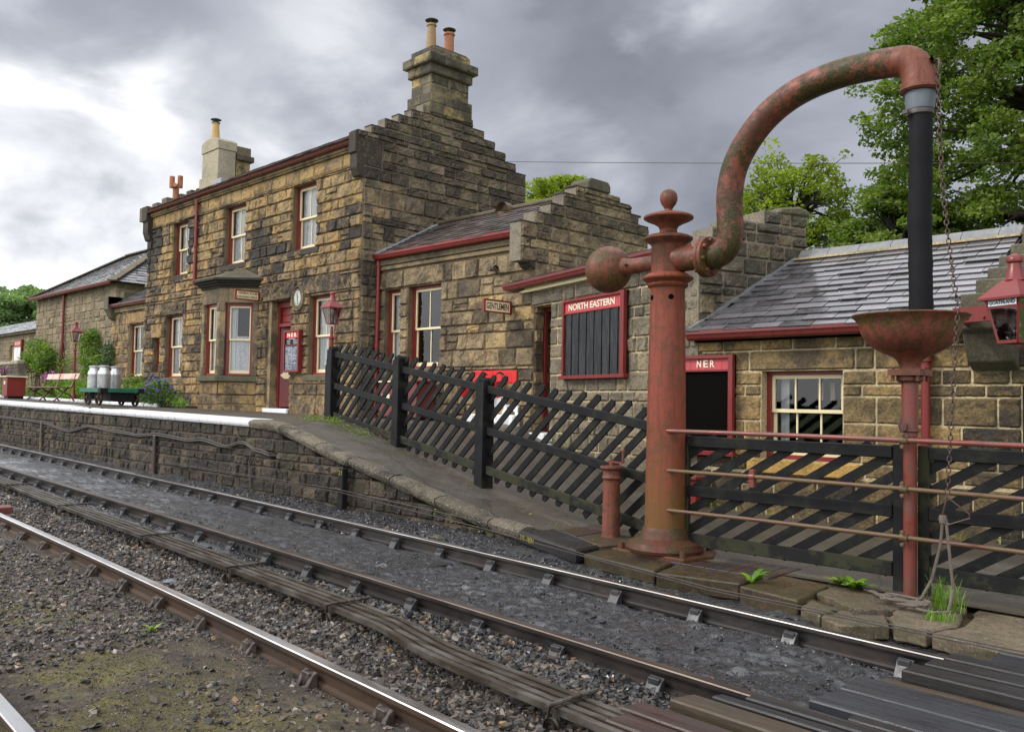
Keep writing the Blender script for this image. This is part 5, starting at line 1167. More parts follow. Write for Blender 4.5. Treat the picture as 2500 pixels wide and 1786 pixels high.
# ------------------------------------------------------------------ left wing, hipped block, far cottage
def build_left():
    H = thing('left_wing', 'small single storey stone wing left of the station house', 'house', (-31.3, 13.5, -.3))
    F = Fr(0, 12.2, 1, 0); X0, X1 = -33.6, -28.79
    op = (-31.98, -30.72, .65, 2.55)
    masonry(F, -.4, 3.02, lambda z: [(X0, X1)], openings=[op], specials=[(-32.3, -30.5, 2.55, 2.95, .04, .7)], h=.29, prot=.03, seed=101, parent=H, name='front_wall', gx=5, gz=3, mats=('st_front', 'mo_hip'), tone_fn=lambda x, z, r: r.uniform(.36, .75))
    MB().box(X0, X1, -.1, .08, 3.02, 3.2, 0, F, .7).build('cornice', 'ashlar', H, bevel=.01)
    window(H, F, *op, cols=2, curtain='lace', drape=.2)
    gutter(F, X0+.2, X1, 3.27, .10, 'red_dk', 'gutter', H)
    s_ = R_(30); roof_slates((X0+.3, 11.95, 3.26), (1, 0, 0), (0, math.cos(s_), math.sin(s_)), X1-X0-.3, 2.2, 'slate', 'roof', H, ew=.4, eh=.24, seed=12)
    MB().prism([(12.2, 2.75), (12.05, 2.85), (11.92, 3.1), (11.88, 3.15), (11.88, 3.62), (12.4, 3.62), (12.4, 2.75)], lambda u, v, t: (X0+t, u, v), -.02, .36).build('kneeler', 'ashlar_dk', H, bevel=.01)
    MB().box(X0, X0+.36, -1.8, .3, 3.3, 3.62, 0, F).box(X0, X0+.36, -2.2, -.25, 3.62, 3.85, 0, F).build('gable_steps', 'ashlar_dk', H, bevel=.01)
    # hipped block
    H2 = thing('hipped_building', 'plain rubble stone building with a hipped slate roof at the far left', 'building', (-39, 15.5, -.3))
    Fh = Fr(0, 12.6, 1, 0); x0, x1, ze = -43.9, -34.4, 4.32
    masonry(Fh, -.4, ze, lambda z: [(x0, x1-.004)], h=.30, prot=.026, seed=103, parent=H2, name='front_wall', gx=4, gz=3, mats=('st_hip', 'mo_hip'), lens=(.25, .65), split=.3, tone_fn=lambda x, z, r: r.uniform(.1, .9))
    masonry(Fr(x1, 0, 0, 1), -.4, ze, lambda z: [(12.604, 18.4)], h=.30, prot=.026, seed=104, parent=H2, name='side_wall', gx=4, gz=3, mats=('st_hip', 'mo_hip'), lens=(.25, .65))
    MB().box(x0, x1, -5.8, -5.5, -.4, ze, 0, Fh).box(x0, x0+.3, -5.5, -.41, -.4, ze, 0, Fh).build('rear_wall', 'st_hip', H2)
    ap = Vector((-37.4, 15.5, 6.35)); ap2 = Vector((-41.0, 15.5, 6.35)); e = .3
    A_, B_, C_, D_ = Vector((x0-e, 12.6-e, ze-.02)), Vector((x1+e, 12.6-e, ze-.02)), Vector((x1+e, 18.4+e, ze-.02)), Vector((x0-e, 18.4+e, ze-.02))
    mb = MB(); mb.poly([A_, B_, ap, ap2]); mb.poly([B_, C_, ap]); mb.poly([C_, D_, ap2, ap]); mb.poly([D_, A_, ap2]); mb.build('roof', 'slate_br', H2)
    def hipclip(P, Q, R, S_):
        def f(a, v): return True
        return f
    Vf = (ap-Vector((ap.x, A_.y, A_.z))).normalized(); hl = (ap-Vector((ap.x, A_.y, A_.z))).length; wl = B_.x-A_.x
    roof_slates(A_, (1, 0, 0), Vf, wl, hl, 'slate', 'front_slates', H2, ew=.36, eh=.24, seed=13, clip=lambda a, v: (a > (ap2.x-A_.x)*v/hl) and (a < wl-(B_.x-ap.x)*v/hl))
    Vs = (ap-Vector((B_.x, ap.y, B_.z))).normalized(); hs = (ap-Vector((B_.x, ap.y, B_.z))).length; ws = C_.y-B_.y
    roof_slates(B_, (0, 1, 0), Vs, ws, hs, 'slate', 'hip_slates', H2, ew=.36, eh=.24, seed=14, clip=lambda a, v: (a > (ap.y-B_.y)*v/hs) and (a < ws-(C_.y-ap.y)*v/hs))
    for p, q in ((B_, ap), (ap, ap2), (A_, ap2)): MB().beam(p+Vector((0, 0, .03)), q+Vector((0, 0, .05)), .34, .05).build('hip_tiles', 'conc', H2)
    gutter(Fh, x0-.2, x1+.2, ze-.02, .22, 'red_dk', 'gutter', H2); downpipe(-40.0, 12.5, -.2, ze, 'red', H2, .055)
    # far cottage
    H3 = thing('far_cottage', 'low stone building with a pale wet roof beyond the hipped block', 'building', (-50, 15, -.3))
    Fc = Fr(0, 13.4, 1, 0); x0, x1 = -66, -44.4
    ops = [(-52.0, -50.7, 1.35, 2.62), (-48.0+.6, -46.4, 1.5, 2.75)]
    ops = [(-50.9, -49.8, 1.3, 2.5), (-46.6, -45.8, 1.5, 2.6)]
    masonry(Fc, -.4, 3.0, lambda z: [(x0, x1)], openings=ops, h=.32, prot=.026, seed=105, parent=H3, name='front_wall', gx=3, gz=2, mats=('st_hip', 'mo_hip'), lens=(.3, .8))
    for o in ops: window(H3, Fc, *o, cols=2, curtain='lace', red=False)
    s_ = R_(20); roof_slates((x0, 13.1, 3.1), (1, 0, 0), (0, math.cos(s_), math.sin(s_)), x1-x0, 4.2, 'slate_sheen', 'roof', H3, ew=.4, eh=.26, seed=15)
    mb = MB(); mb.poly([(x0, 21, 3), (x1, 21, 3), (x1, 17.04, 4.54), (x0, 17.04, 4.54)]); mb.build('rear_roof', 'slate_br', H3)
    MB().box(x0, x1, -.2, .2, 3.0, 3.1, 0, Fc).build('eaves_board', 'mo_hip', H3); downpipe(-54.6, 13.25, -.2, 3.0, 'red_dk', H3, .06)
    nb = thing('notice_board', 'small red framed white notice board on the far left building', 'notice board', (-49.1, 13.3, 2))
    Fn = Fr(0, 13.36, 1, 0)
    MB().box(-49.7, -48.5, 0, .1, 1.35, 2.75, 0, Fn).build('frame', 'red', nb); MB().box(-49.6, -48.6, .1, .11, 1.42, 2.35, 0, Fn).build('poster', 'white', nb)
    MB().box(-49.6, -48.6, .1, .11, 2.4, 2.68, 0, Fn).build('header', 'red_sign', nb); text(nb, 'NORTH EASTERN', Fn, -49.1, 2.54, .11, .85, .16, 'letter')
    # garden wall left of the hipped block
    gw = thing('garden_wall', 'low dark stone wall with pale coping behind the litter bin', 'wall', (-44, 11.6, 0))
    masonry(Fr(0, 11.2, 1, 0), -.35, 1.25, lambda z: [(-62, -41.2)], h=.2, prot=.03, seed=106, parent=gw, name='wall', gx=3, gz=2, mats=('st_old', 'mo_gable'), T=.3, lens=(.2, .5))
    mb = MB()
    x = -62
    while x < -41.2: mb.box(x, x+.5, -.36, .06, 1.25, 1.40+rnd.uniform(-.03, .05), 0, Fr(0, 11.2, 1, 0), rnd.random()); x += .52
    mb.build('coping', 'render', gw, bevel=.04)
build_left()

# ------------------------------------------------------------------ signs and boards on the walls
def side_sign(nm, label, x, y0, y1, z0, z1, lines, asp=.8):
    # a board standing out from the wall, facing along the platform
    t = thing(nm, label, 'sign', (x, (y0+y1)/2, (z0+z1)/2)); Fs = Fr(x, 0, 0, 1); b = .026
    MB().box(y0, y1, -.05, 0, z0, z1, 0, Fs).box(y0, y1, 0, .018, z1-b, z1, 0, Fs).box(y0, y1, 0, .018, z0, z0+b, 0, Fs).box(y0, y0+b*1.4, 0, .018, z0+b, z1-b, 0, Fs).box(y1-b*1.4, y1, 0, .018, z0+b, z1-b, 0, Fs).build('frame', 'red', t)
    MB().box(y0+b*1.4, y1-b*1.4, 0, .006, z0+b, z1-b, 0, Fs).build('panel', 'creamw', t)
    hh = (z1-z0-2*b)
    for i, (s_, wd, off) in enumerate(lines):
        zc = z1-b-hh*(i+.5)/len(lines)
        text(t, s_, Fs, (y0+y1)/2+off, zc, .006, wd, hh/len(lines)*(.62 if len(lines) == 1 else .62), 'ink', .0012, .022)
    MB().box(y1, y1+.1, -.045, -.01, z0+.03, z1-.03, 0, Fs).build('bracket', 'red', t)
side_sign('hanging_sign', 'cream sign in a red frame reading GENTLEMEN standing out from the wing wall', -12.28, 11.22, 12.0-.06, 1.72, 1.97, [('GENTLEMEN', .58, 0)])
side_sign('hanging_sign', 'cream two line sign reading GENERAL ROOM & BOOKING OFFICE beside the bay', -21.28, 10.76, 11.44, 2.56, 2.81, [('GENERAL ROOM', .52, .02), ('& BOOKING OFFICE', .56, 0)])
# timetable board between door and window
F0 = Fr(0, 11.5, 1, 0)
tb = thing('timetable_board', 'narrow red framed timetable board headed NER between the door and the window', 'notice board', (-19.4, 11.4, 1.2))
a, b, z0, z1 = -19.80, -19.08, .67, 1.71
MB().box(a, b, .03, .12, z0, z1, 0, F0).build('backing', 'red', tb)
MB().box(a, a+.05, .12, .16, z0, z1, 0, F0).box(b-.05, b, .12, .16, z0, z1, 0, F0).box(a+.05, b-.05, .12, .16, z1-.05, z1, 0, F0).box(a+.05, b-.05, .12, .16, z0, z0+.05, 0, F0).box(a+.05, b-.05, .12, .15, 1.325, 1.345, 0, F0).build('frame', 'red', tb, bevel=.004)
MB().box(a+.05, b-.05, .12, .128, 1.52, z1-.05, 0, F0).build('header', 'red_bright', tb)
text(tb, 'N E R', F0, (a+b)/2, 1.59, .128, .42, .10, 'letter', .006, .03)
MB().box(a+.05, b-.05, .12, .127, 1.345, 1.515, 0, F0).build('panel', 'black', tb)
M['chalk'] = paint('grey_blue_chalkboard', (.10, .115, .15), .7, .5, stain=(.22, .24, .28), stain_amt=.6, sc=9, zs=(1, 1, 1))
M['chalkw'] = paint('white_chalk', (.62, .64, .66), .8, .2)
MB().box(a+.05, b-.05, .12, .127, z0+.05, 1.325, 0, F0).build('chalkboard', 'chalk', tb)
text(tb, 'DEPARTURES', F0, (a+b)/2, 1.495, .128, .30, .026, 'chalkw', .002, .01)
for i, (s1_, s2_) in enumerate((('WHITBY', 'GROSMONT'), ('TRAINS', 'PICKERING'), ('TIMES', 'TRAINS'))):
    text(tb, s1_, F0, a+.20, 1.455-.038*i, .128, .17, .022, 'chalkw', .002, .01); text(tb, s2_, F0, b-.20, 1.455-.038*i, .128, .20, .022, 'chalkw', .002, .01)
mb = MB(); mb.box((a+b)/2-.012, (a+b)/2-.002, .127, .130, z0+.06, 1.32, 0, F0)
rg = random.Random(4)
for i in range(17):
    for s0, n in ((a+.08, 5), ((a+b)/2+.03, 4)):
        if i > 12 and s0 > -19.5: continue
        x = s0
        for k in range(n):
            w_ = rg.uniform(.02, .045)
            if rg.random() < .8: mb.box(x, x+w_, .127, .129, 1.295-.033*i-rg.uniform(.008, .014), 1.295-.033*i, 0, F0)
            x += w_+.014
mb.build('chalk_writing', 'chalkw', tb)
# NORTH EASTERN poster board on the angled block
pb = thing('poster_board', 'large board headed NORTH EASTERN over empty black vertical planks', 'notice board', FG(2.2, .05, 1.1))
a, b, z0, z1 = 1.30, 3.22, .50, 1.83
MB().box(a, b, .02, .06, z0, z1, 0, FG).build('backing', 'black', pb)
MB().box(a, a+.05, .06, .11, z0, z1, 0, FG).box(b-.10, b, .06, .13, z0, z1, 0, FG).box(a+.05, b-.10, .06, .12, z1-.05, z1, 0, FG).box(a-.05, b+.05, .02, .15, z0-.06, z0, 0, FG).box(a+.05, b-.1, .06, .10, 1.565, 1.59, 0, FG).build('frame', 'red', pb, bevel=.005)
mb = MB(); n = 15
for i in range(n): x = a+.05+(b-a-.15)*i/n; mb.box(x, x+(b-a-.15)/n-.006, .06, .072+.012*(i % 2), z0, 1.565, 0, FG, rnd.random())
M['blackboard'] = paint('glossy_black_boards', (.010, .0105, .012), .28, .6, stain=(.04, .042, .046), stain_amt=.7, sc=5, zs=(3, 3, .4), bump=.45, spec=.5)
mb.build('planks', 'blackboard', pb)
mb = MB()
for i in range(n): x = a+.05+(b-a-.15)*i/n; mb.box(x, x+(b-a-.15)/n-.004, .06, .075, 1.59, z1-.05, 0, FG, rnd.random())
mb.build('header', 'red_panel', pb)
text(pb, 'NORTH EASTERN', FG, (a+b)/2-.07, 1.685, .078, 1.42, .115, 'letter', .005, .02)
# NER board on the lamp room
F6 = Fr(0, 10.6, 1, 0)
nb = thing('poster_board', 'red framed board headed NER over a black panel, left of the lamp room window', 'notice board', (-6.9, 10.55, 0))
a, b, z0, z1 = -7.36, -6.47, -.60, .72
MB().box(a, b, .02, .05, z0, z1, 0, F6).build('panel', 'interior', nb)
MB().box(a, a+.06, .05, .09, z0, z1, 0, F6).box(b-.07, b, .05, .12, z0, z1, 0, F6).box(a+.06, b-.07, .05, .11, z1-.05, z1, 0, F6).box(a-.02, b+.02, .02, .13, z0-.06, z0, 0, F6).box(a+.06, b-.07, .05, .085, .49, .52, 0, F6).build('frame', 'red', nb, bevel=.004)
mb = MB()
for i in range(6): x = a+.06+.127*i; mb.box(x, x+.122, .05, .062, .52, z1-.05, 0, F6)
mb.build('header', 'red_panel', nb)
for i, c_ in enumerate('NER'): text(nb, c_, F6, -7.035+.108*i, .60, .064, .072, .10, 'letter', .005, .02)

# ------------------------------------------------------------------ water column
WX, WY = -5.11, 7.10
wc = thing('water_column', 'tall faded red cast iron water crane with a swan neck arm and ball weight', 'water crane', (WX, WY, -1.38))
MB().prism([(-.42, -.30), (.42, -.30), (.48, .1), (.30, .42), (-.36, .42), (-.46, .1)], lambda u, v, t: (WX+u, WY+v, t), -1.45, -1.385).build('base_plate', 'crane_base', wc, bevel=.01)
mb = MB()
for (u, v) in ((-.36, -.22), (.36, -.22), (.28, .34), (-.3, .34)): mb.lathe([(0, .06), (.03, .055), (.035, 0)], (WX+u, WY+v, -1.385), 10)
mb.build('bolt', 'crane_base', wc)
MB().lathe([(.36, 0), (.372, .03), (.35, .085), (.28, .11), (.245, .125), (.235, .15), (.225, .18), (.215, .21), (.20, .23)], (WX, WY, -1.385), 48).build('base_flange', 'crane_base', wc)
mb = MB(); mb.lathe([(.196, -1.17), (.192, -.6), (.182, .2), (.172, .9), (.166, 1.13), (.172, 1.15), (.19, 1.16), (.20, 1.18), (.19, 1.20), (.215, 1.215), (.245, 1.235), (.248, 1.25), (.22, 1.275), (.205, 1.285), (.19, 1.29), (.16, 1.3)], (WX, WY, 0), 48)
colm = sub(mb.build('column', 'crane_col', wc))
for an in (-2.05, -.75, -3.3):
    a0 = an; c0 = Vector((WX+.170*math.cos(a0), WY+.170*math.sin(a0), 1.05))
    MB().lathe([(0, .002), (.024, .002), (.030, -.006)], c0, 14, axis=(math.cos(a0), math.sin(a0), 0)).build('vent_hole', 'interior', colm)
mb = MB(); mb.lathe([(.165, 1.29), (.163, 1.565), (.175, 1.585), (.212, 1.605), (.238, 1.628), (.238, 1.645), (.20, 1.665), (.13, 1.675), (.10, 1.69)], (WX, WY, 0), 48)
mb.tube([(WX+.10, WY, 1.425), (WX+.40, WY, 1.415)], [.125, .115], 28)
mb.lathe([(.12, -.05), (.13, -.01), (.13, 0)], (WX+.42, WY, 1.413), 28, axis=(1, 0, 0))
mb.build('swivel_head', 'crane', wc)
MB().lathe([(.115, 1.672), (.088, 1.70), (.083, 1.725), (.10, 1.76), (.15, 1.79), (.21, 1.815), (.240, 1.832), (.244, 1.845), (.235, 1.86), (.18, 1.882), (.10, 1.897), (.06, 1.902), (.042, 1.908), (.036, 1.928), (.05, 1.952), (.07, 1.977), (.083, 2.01), (.086, 2.04), (.08, 2.075), (.06, 2.105), (.03, 2.123), (0, 2.127)], (WX, WY, 0), 40).build('finial', 'crane', wc)
bx, bz = -5.86, 1.405
sp = [(.243*math.sin(PI*i/16), -.243*math.cos(PI*i/16)) for i in range(16)]
pr = [(max(r, 0), z) for r, z in sp if z < .215]+[(.10, .215), (.085, .25), (.078, .32), (.074, .55), (.08, .62)]
MB().lathe(pr, (bx, WY, bz), 40, axis=(1, 0, .02)).build('ball_weight', 'crane', wc)
MB().lathe([(0, .0), (.016, 0), (.016, .02), (.01, .028), (0, .03)], (bx+.30, WY-.085, bz+.01), 8, axis=(0, -1, .1)).build('ball_bolt', 'crane_base', wc)
# flange pair and arm
mb = MB(); mb.lathe([(.10, -.004), (.185, -.002), (.19, .004), (.19, .036), (.185, .04), (.19, .046), (.19, .076), (.18, .082), (.11, .084)], (WX+.405, WY, 1.41), 36, axis=(1, 0, 0))
for k in range(8):
    a = 2*PI*k/8+.2; mb.lathe([(0, .115), (.02, .112), (.02, -.03), (0, -.03)], (WX+.405, WY+.155*math.cos(a), 1.41+.155*math.sin(a)), 8, axis=(1, 0, 0))
mb.build('flange', 'crane', wc)
arm = [(-4.63, 1.40), (-4.55, 1.41), (-4.475, 1.45), (-4.43, 1.52), (-4.415, 1.62), (-4.42, 1.74), (-4.43, 1.87), (-4.425, 2.0), (-4.405, 2.12), (-4.37, 2.23), (-4.31, 2.34), (-4.22, 2.46), (-4.12, 2.565), (-4.0, 2.655), (-3.86, 2.73), (-3.70, 2.785), (-3.52, 2.82), (-3.33, 2.835), (-3.12, 2.83), (-2.95, 2.815), (-2.86, 2.80)]
def smooth(pts, it=2):
    for _ in range(it):
        q = [pts[0]]
        for a, b in zip(pts, pts[1:]): q += [(a[0]*.75+b[0]*.25, a[1]*.75+b[1]*.25), (a[0]*.25+b[0]*.75, a[1]*.25+b[1]*.75)]
        pts = q+[pts[-1]]
    return pts
ap = smooth(arm, 2); ap = [(a, WY, z) for a, z in ap]; n = len(ap)
MB().tube(ap, [.112+.006*math.sin(i*.5)*0+.008*min(1, i/8) for i in range(n)], 32).build('swan_neck_arm', 'crane_arm', wc)
elb = [(-2.90, 2.808), (-2.83, 2.795), (-2.775, 2.765), (-2.735, 2.71), (-2.715, 2.64), (-2.71, 2.58), (-2.71, 2.53)]
MB().tube([(a, WY, z) for a, z in smooth(elb, 2)], [.118+.006*min(1, i/5)+.014*max(0, (i-14)/8) for i in range(len(smooth(elb, 2)))], 32).lathe([(.132, .03), (.150, .02), (.152, -.005), (.135, -.02), (.11, -.02)], (-2.71, WY, 2.53), 32).build('outlet_elbow', 'crane', wc)
MB().lathe([(.112, .02), (.110, -.075), (.103, -.13), (.09, -.13)], (-2.71, WY, 2.50), 32).build('collar', 'galv', wc)
MB().lathe([(.095, .0), (.10, -.01), (.10, -.045), (.092, -.05)], (-2.71, WY, 2.375), 32).box(-2.80, -2.76, WY-.125, WY-.10, 2.33, 2.36).build('hose_clip', 'dkmetal', wc)
hp = []
for i in range(29):
    z = 2.37-1.72*i/28; hp.append((-2.71+.005*math.sin(i*.33), WY+.004*math.cos(i*.7), z))
MB().tube(hp, [.088+.0025*math.sin(i*2.3)+.0012*math.sin(i*5.1)+(.004 if i < 2 else 0) for i in range(29)], 28).build('canvas_hose', 'rubber', wc)
ml = MB(); ml.tube([(-2.60, WY, 2.735), (-2.565, WY-.01, 2.74), (-2.555, WY-.02, 2.70), (-2.56, WY-.02, 2.66), (-2.57, WY-.01, 2.62)], .012, 8); ml.lathe([(.0, .03), (.02, .03), (.022, 0), (.02, -.03)], (-2.605, WY-.02, 2.735), 10, axis=(0, 1, 0)); ml.build('chain_lug', 'chain', wc)
# chain
def link_ring(mb, c, d, up, l=.042, w=.016, r=.0052):
    d = Vector(d).normalized(); u = Vector(up); u = (u-d*u.dot(d)).normalized(); pts = []
    for i in range(13):
        a = 2*PI*i/12; x = math.cos(a); y = math.sin(a)
        pts.append(Vector(c)+d*(y*(l/2-w*.5)+ (w*.5*y))+u*(x*w*.72))
    mb.tube(pts, r, 6, cap=False)
ch = MB(); A_ = Vector((-2.565, WY-.03, 2.63)); B_ = Vector((-2.33, WY-.30, .75)); C_ = Vector((-2.40, WY-.32, -.60))
def ctr(t):
    p = A_.lerp(B_, t/.6) if t < .6 else B_.lerp(C_, (t-.6)/.4)
    s_ = .055*math.sin(min(t/.6, 1)*PI); return p+Vector((-s_*.6, 0, 0))
nl = 86
for i in range(nl):
    p, q = ctr(i/nl), ctr((i+1)/nl); link_ring(ch, (p+q)/2, q-p, (1, .3, 0) if i % 2 else (.3, -1, 0), l=.046, w=.02, r=.0048)
tag(ch.build('chain', 'chain'), 'long rusty link chain hanging from the tip of the crane arm', 'chain')
tr = MB(); t0 = Vector((-2.40, WY-.32, -.62)); tr.tube([t0, t0+Vector((-.035, 0, -.13)), t0+Vector((-.03, 0, -.19)), t0+Vector((.0, 0, -.2)), t0+Vector((.14, .04, -.14)), t0+Vector((.135, .04, -.11)), t0], .006, 8)
tag(tr.build('shackle', 'chain'), 'bent wire triangle joining the chain to the rope', 'shackle')
def rope(pts, r=.014, label='', strands=3, turns=16, name='rope'):
    mb = MB(); pts = [Vector(p) for p in pts]; L_ = [0]
    for a, b in zip(pts, pts[1:]): L_.append(L_[-1]+(b-a).length)
    n = int(L_[-1]/.009); 
    def at(s_):
        for i in range(len(pts)-1):
            if s_ <= L_[i+1] or i == len(pts)-2:
                u = (s_-L_[i])/max(1e-6, L_[i+1]-L_[i]); return pts[i].lerp(pts[i+1], min(1, u)), (pts[i+1]-pts[i]).normalized()
    for k in range(strands):
        q = []
        for i in range(n+1):
            s_ = L_[-1]*i/n; p, t = at(s_); u = t.cross(Vector((.3, .5, .8))).normalized(); v = t.cross(u); a = 2*PI*(s_/.07+k/strands); q.append(p+(u*math.cos(a)+v*math.sin(a))*r*.52)
        mb.tube(q, r*.62, 6)
    return mb.build(name, 'rope', fix=False)
rp = thing('rope', 'twisted rope hanging double and coiled at the foot of the slim red post', 'rope', (-2.5, 6.8, -1.4))
k0 = Vector((-2.43, WY-.32, -.78))
def rp_(pts):
    o = rope(pts, .0105, name='strand'); o.parent = rp; o.location = -_pw[rp.name]; return o
rp_([k0, k0+Vector((-.02, 0, -.2)), k0+Vector((-.08, .0, -.45)), (-2.56, 6.72, -1.36), (-2.60, 6.68, -1.40), (-2.66, 6.62, -1.41)])
rp_([k0+Vector((.02, 0, .0)), k0+Vector((.045, 0, -.25)), k0+Vector((.07, .0, -.5)), (-2.33, 6.65, -1.33), (-2.34, 6.62, -1.41), (-2.42, 6.58, -1.42), (-2.55, 6.6, -1.42)])
co_ = []
for i in range(70): a = i*.33; r_ = .10+.02*math.sin(i*.9); co_.append((-2.66+r_*1.5*math.cos(a), 6.68+r_*.75*math.sin(a), -1.412+.0006*i))
rp_(co_); rp_([(-2.75, 6.76, -1.41), (-2.84, 6.80, -1.41), (-2.92, 6.83, -1.415), (-3.0, 6.92, -1.415), (-3.1, 6.98, -1.42)])
rp_([(-2.76, 6.79, -1.41), (-2.86, 6.84, -1.41), (-2.93, 6.86, -1.415), (-3.02, 6.96, -1.415)])
MB().lathe([(.024, -.03), (.03, 0), (.024, .03)], k0, 10).build('knot', 'rope', rp)

# drain bowl on its post
bwl = thing('drain_bowl', 'wide red iron bowl on a slim red post under the black hose', 'drain bowl', (-2.79, 7.1, -1.45))
MB().lathe([(.42, .745), (.432, .752), (.435, .742), (.405, .715), (.385, .69), (.375, .66), (.362, .61), (.335, .555), (.28, .50), (.20, .455), (.13, .425), (.10, .40), (.082, .37), (.074, .33), (.078, .32), (.05, .33), (.06, .38), (.12, .45), (.27, .53), (.33, .60), (.36, .68), (.385, .72)], (-2.79, 7.1, 0), 48).build('bowl', 'crane', bwl)
mb = MB(); mb.box(-2.915, -2.665, 6.975, 7.225, .275, .325); mb.lathe([(.075, .275), (.10, .27), (.10, .24), (.085, .225), (.07, .22)], (-2.79, 7.1, 0), 24)
for u in (-.095, .095):
    for v in (-.095, .095): mb.lathe([(0, .02), (.014, .02), (.014, -.09), (0, -.09)], (-2.79+u, 7.1+v, .32), 8)
mb.build('flange', 'crane', bwl, bevel=0)
MB().lathe([(.063, .24), (.060, -.20)], (-2.79, 7.1, 0), 28).build('upper_post', 'tube', bwl); MB().lathe([(.075, -.14), (.075, -.16), (.06, -.17), (.052, -.24), (.050, -1.45)], (-2.79, 7.1, 0), 28).build('lower_post', 'tube', bwl)
MB().tube([(-2.82, 6.99, -.06), (-2.82, 6.975, -.12), (-2.81, 6.985, -.17), (-2.79, 7.0, -.15), (-2.785, 7.01, -.10)], .011, 8).build('hook', 'chain', bwl)
# three tube rails
rl = thing('tube_railing', 'three long red pipe rails running from the water column past the bowl post', 'railing', (-3.5, 6.98, -.6))
for z, m_ in ((-.228, 'tube'), (-.602, 'tube_rust'), (-.975, 'tube_rust')):
    MB().tube([(-5.0, 6.965, z-.005), (-4, 6.985, z), (-2.79, 6.985, z), (-1.0, 6.985, z-.01)], .0205 if z > -.3 else .018, 14).lathe([(0, -.03), (.02, -.03), (.028, -.02), (.028, .0), (.01, .012)], (-5.02, 6.965, z-.005), 12, axis=(1, 0, 0)).build('rail', m_, rl)
    MB().lathe([(.02, -.03), (.031, -.028), (.031, .028), (.02, .03)], (-2.79, 6.985, z), 14, axis=(1, 0, 0)).lathe([(0, .03), (.015, .028), (.015, 0)], (-2.79, 6.965, z+.045), 8, axis=(0, -1, 0)).lathe([(0, .03), (.015, .028), (.015, 0)], (-2.79, 6.965, z-.05), 8, axis=(0, -1, 0)).build('clamp', 'tube_rust', rl)
MB().box(-4.13, -4.08, 6.965, 7.02, -.70, -.54).lathe([(.02, -.03), (.03, -.028), (.03, .028), (.02, .03)], (-4.105, 6.985, -.602), 14, axis=(1, 0, 0)).build('clamp', 'tube', rl, bevel=.006)
# small valve post
vp = thing('valve_post', 'short red iron valve post with a cranked handle beside the water column', 'valve', (-6.0, 7.37, -1.39))
MB().lathe([(.13, -.02), (.125, .0), (.10, .01), (.096, .03), (.09, .5), (.088, .60), (.10, .61), (.105, .625), (.098, .64), (.092, .65), (.094, .70), (.11, .72), (.125, .725), (.122, .745), (.08, .75), (0, .752)], (-6.0, 7.37, -1.39), 28).build('body', 'crane', vp)
MB().tube([(-6.0, 7.37, -.66), (-6.0, 7.37, -.60)], .03, 10).beam((-6.05, 7.37, -.595), (-5.82, 7.33, -.60), .022, .016).tube([(-5.82, 7.33, -.60), (-5.815, 7.33, -.48)], .014, 8).lathe([(0, .03), (.014, .02), (.02, 0), (.014, -.03)], (-5.815, 7.33, -.47), 8).build('crank_handle', 'tube', vp)

# ------------------------------------------------------------------ fences
def picket(F, s_, z, ang, ln, w=.082, d0=-.028, d1=-.004, point=True):
    ca, sa = math.cos(ang), math.sin(ang); h = w/2
    P = [(-h, .03), (0, 0), (h, .03), (h, ln-.03), (0, ln), (-h, ln-.03)] if point else [(-h, 0), (h, 0), (h, ln), (-h, ln)]
    return MB().prism([(s_+u*sa+v*ca, z-u*ca+v*sa) for u, v in P], lambda a, b, t: F(a, t, b), d0, d1)
lf = thing('picket_fence', 'black fence of slanting pickets and three posts stepping down the ramp', 'fence', (-10.8, 8.2, -.7))
FL_ = Fr(-10.8, 8.2, 1, -.13); cA = math.cos(math.atan(.13))
def s_of(x): return (x+10.8)/cA
ztop = lambda x: .49-.135*(x+10.65)
for (x, zt, zb) in ((-13.12, .93, -.5), (-10.82, .69, -.85), (-8.60, .33, -1.2),):
    s_ = s_of(x); w_ = .10
    mb = MB(); mb.box(s_-w_, s_+w_, -.09, .09, zb, zt-.05, 0, FL_); mb.prism([(s_-w_, zt-.05), (s_+w_, zt-.05), (s_+w_-.03, zt), (s_-w_+.03, zt)], lambda a, b, t: FL_(a, t, b), -.07, .07)
    mb.build('post', 'fence', lf, bevel=.012, seg=2)
MB().box(s_of(-13.12)-.26, s_of(-13.12)-.105, -.04, .04, -.5, .62, 0, FL_).box(s_of(-13.12)-.20, s_of(-13.12)-.105, -.05, .05, .45, .72, 0, FL_).build('side_post', 'fence', lf, bevel=.01)
for (xa, xb) in ((-13.02, -10.92), (-10.72, -8.70), (-8.50, -5.3)):
    for k, (off, h) in enumerate(((-.02, .10), (-.565, .10), (-1.07, .11))):
        z0, z1 = ztop(xa)+off, ztop(xb)+off; s0, s1 = s_of(xa), s_of(xb)
        MB().prism([(s0, z0-h/2), (s1, z1-h/2), (s1, z1+h/2), (s0, z0+h/2)], lambda a, b, t: FL_(a, t, b), -.003, .042).build('rail', 'fence_rail' if k == 2 else 'fence', lf, bevel=.006)
ang = math.atan2(1.16, 1.45); x = -14.3; n = 0
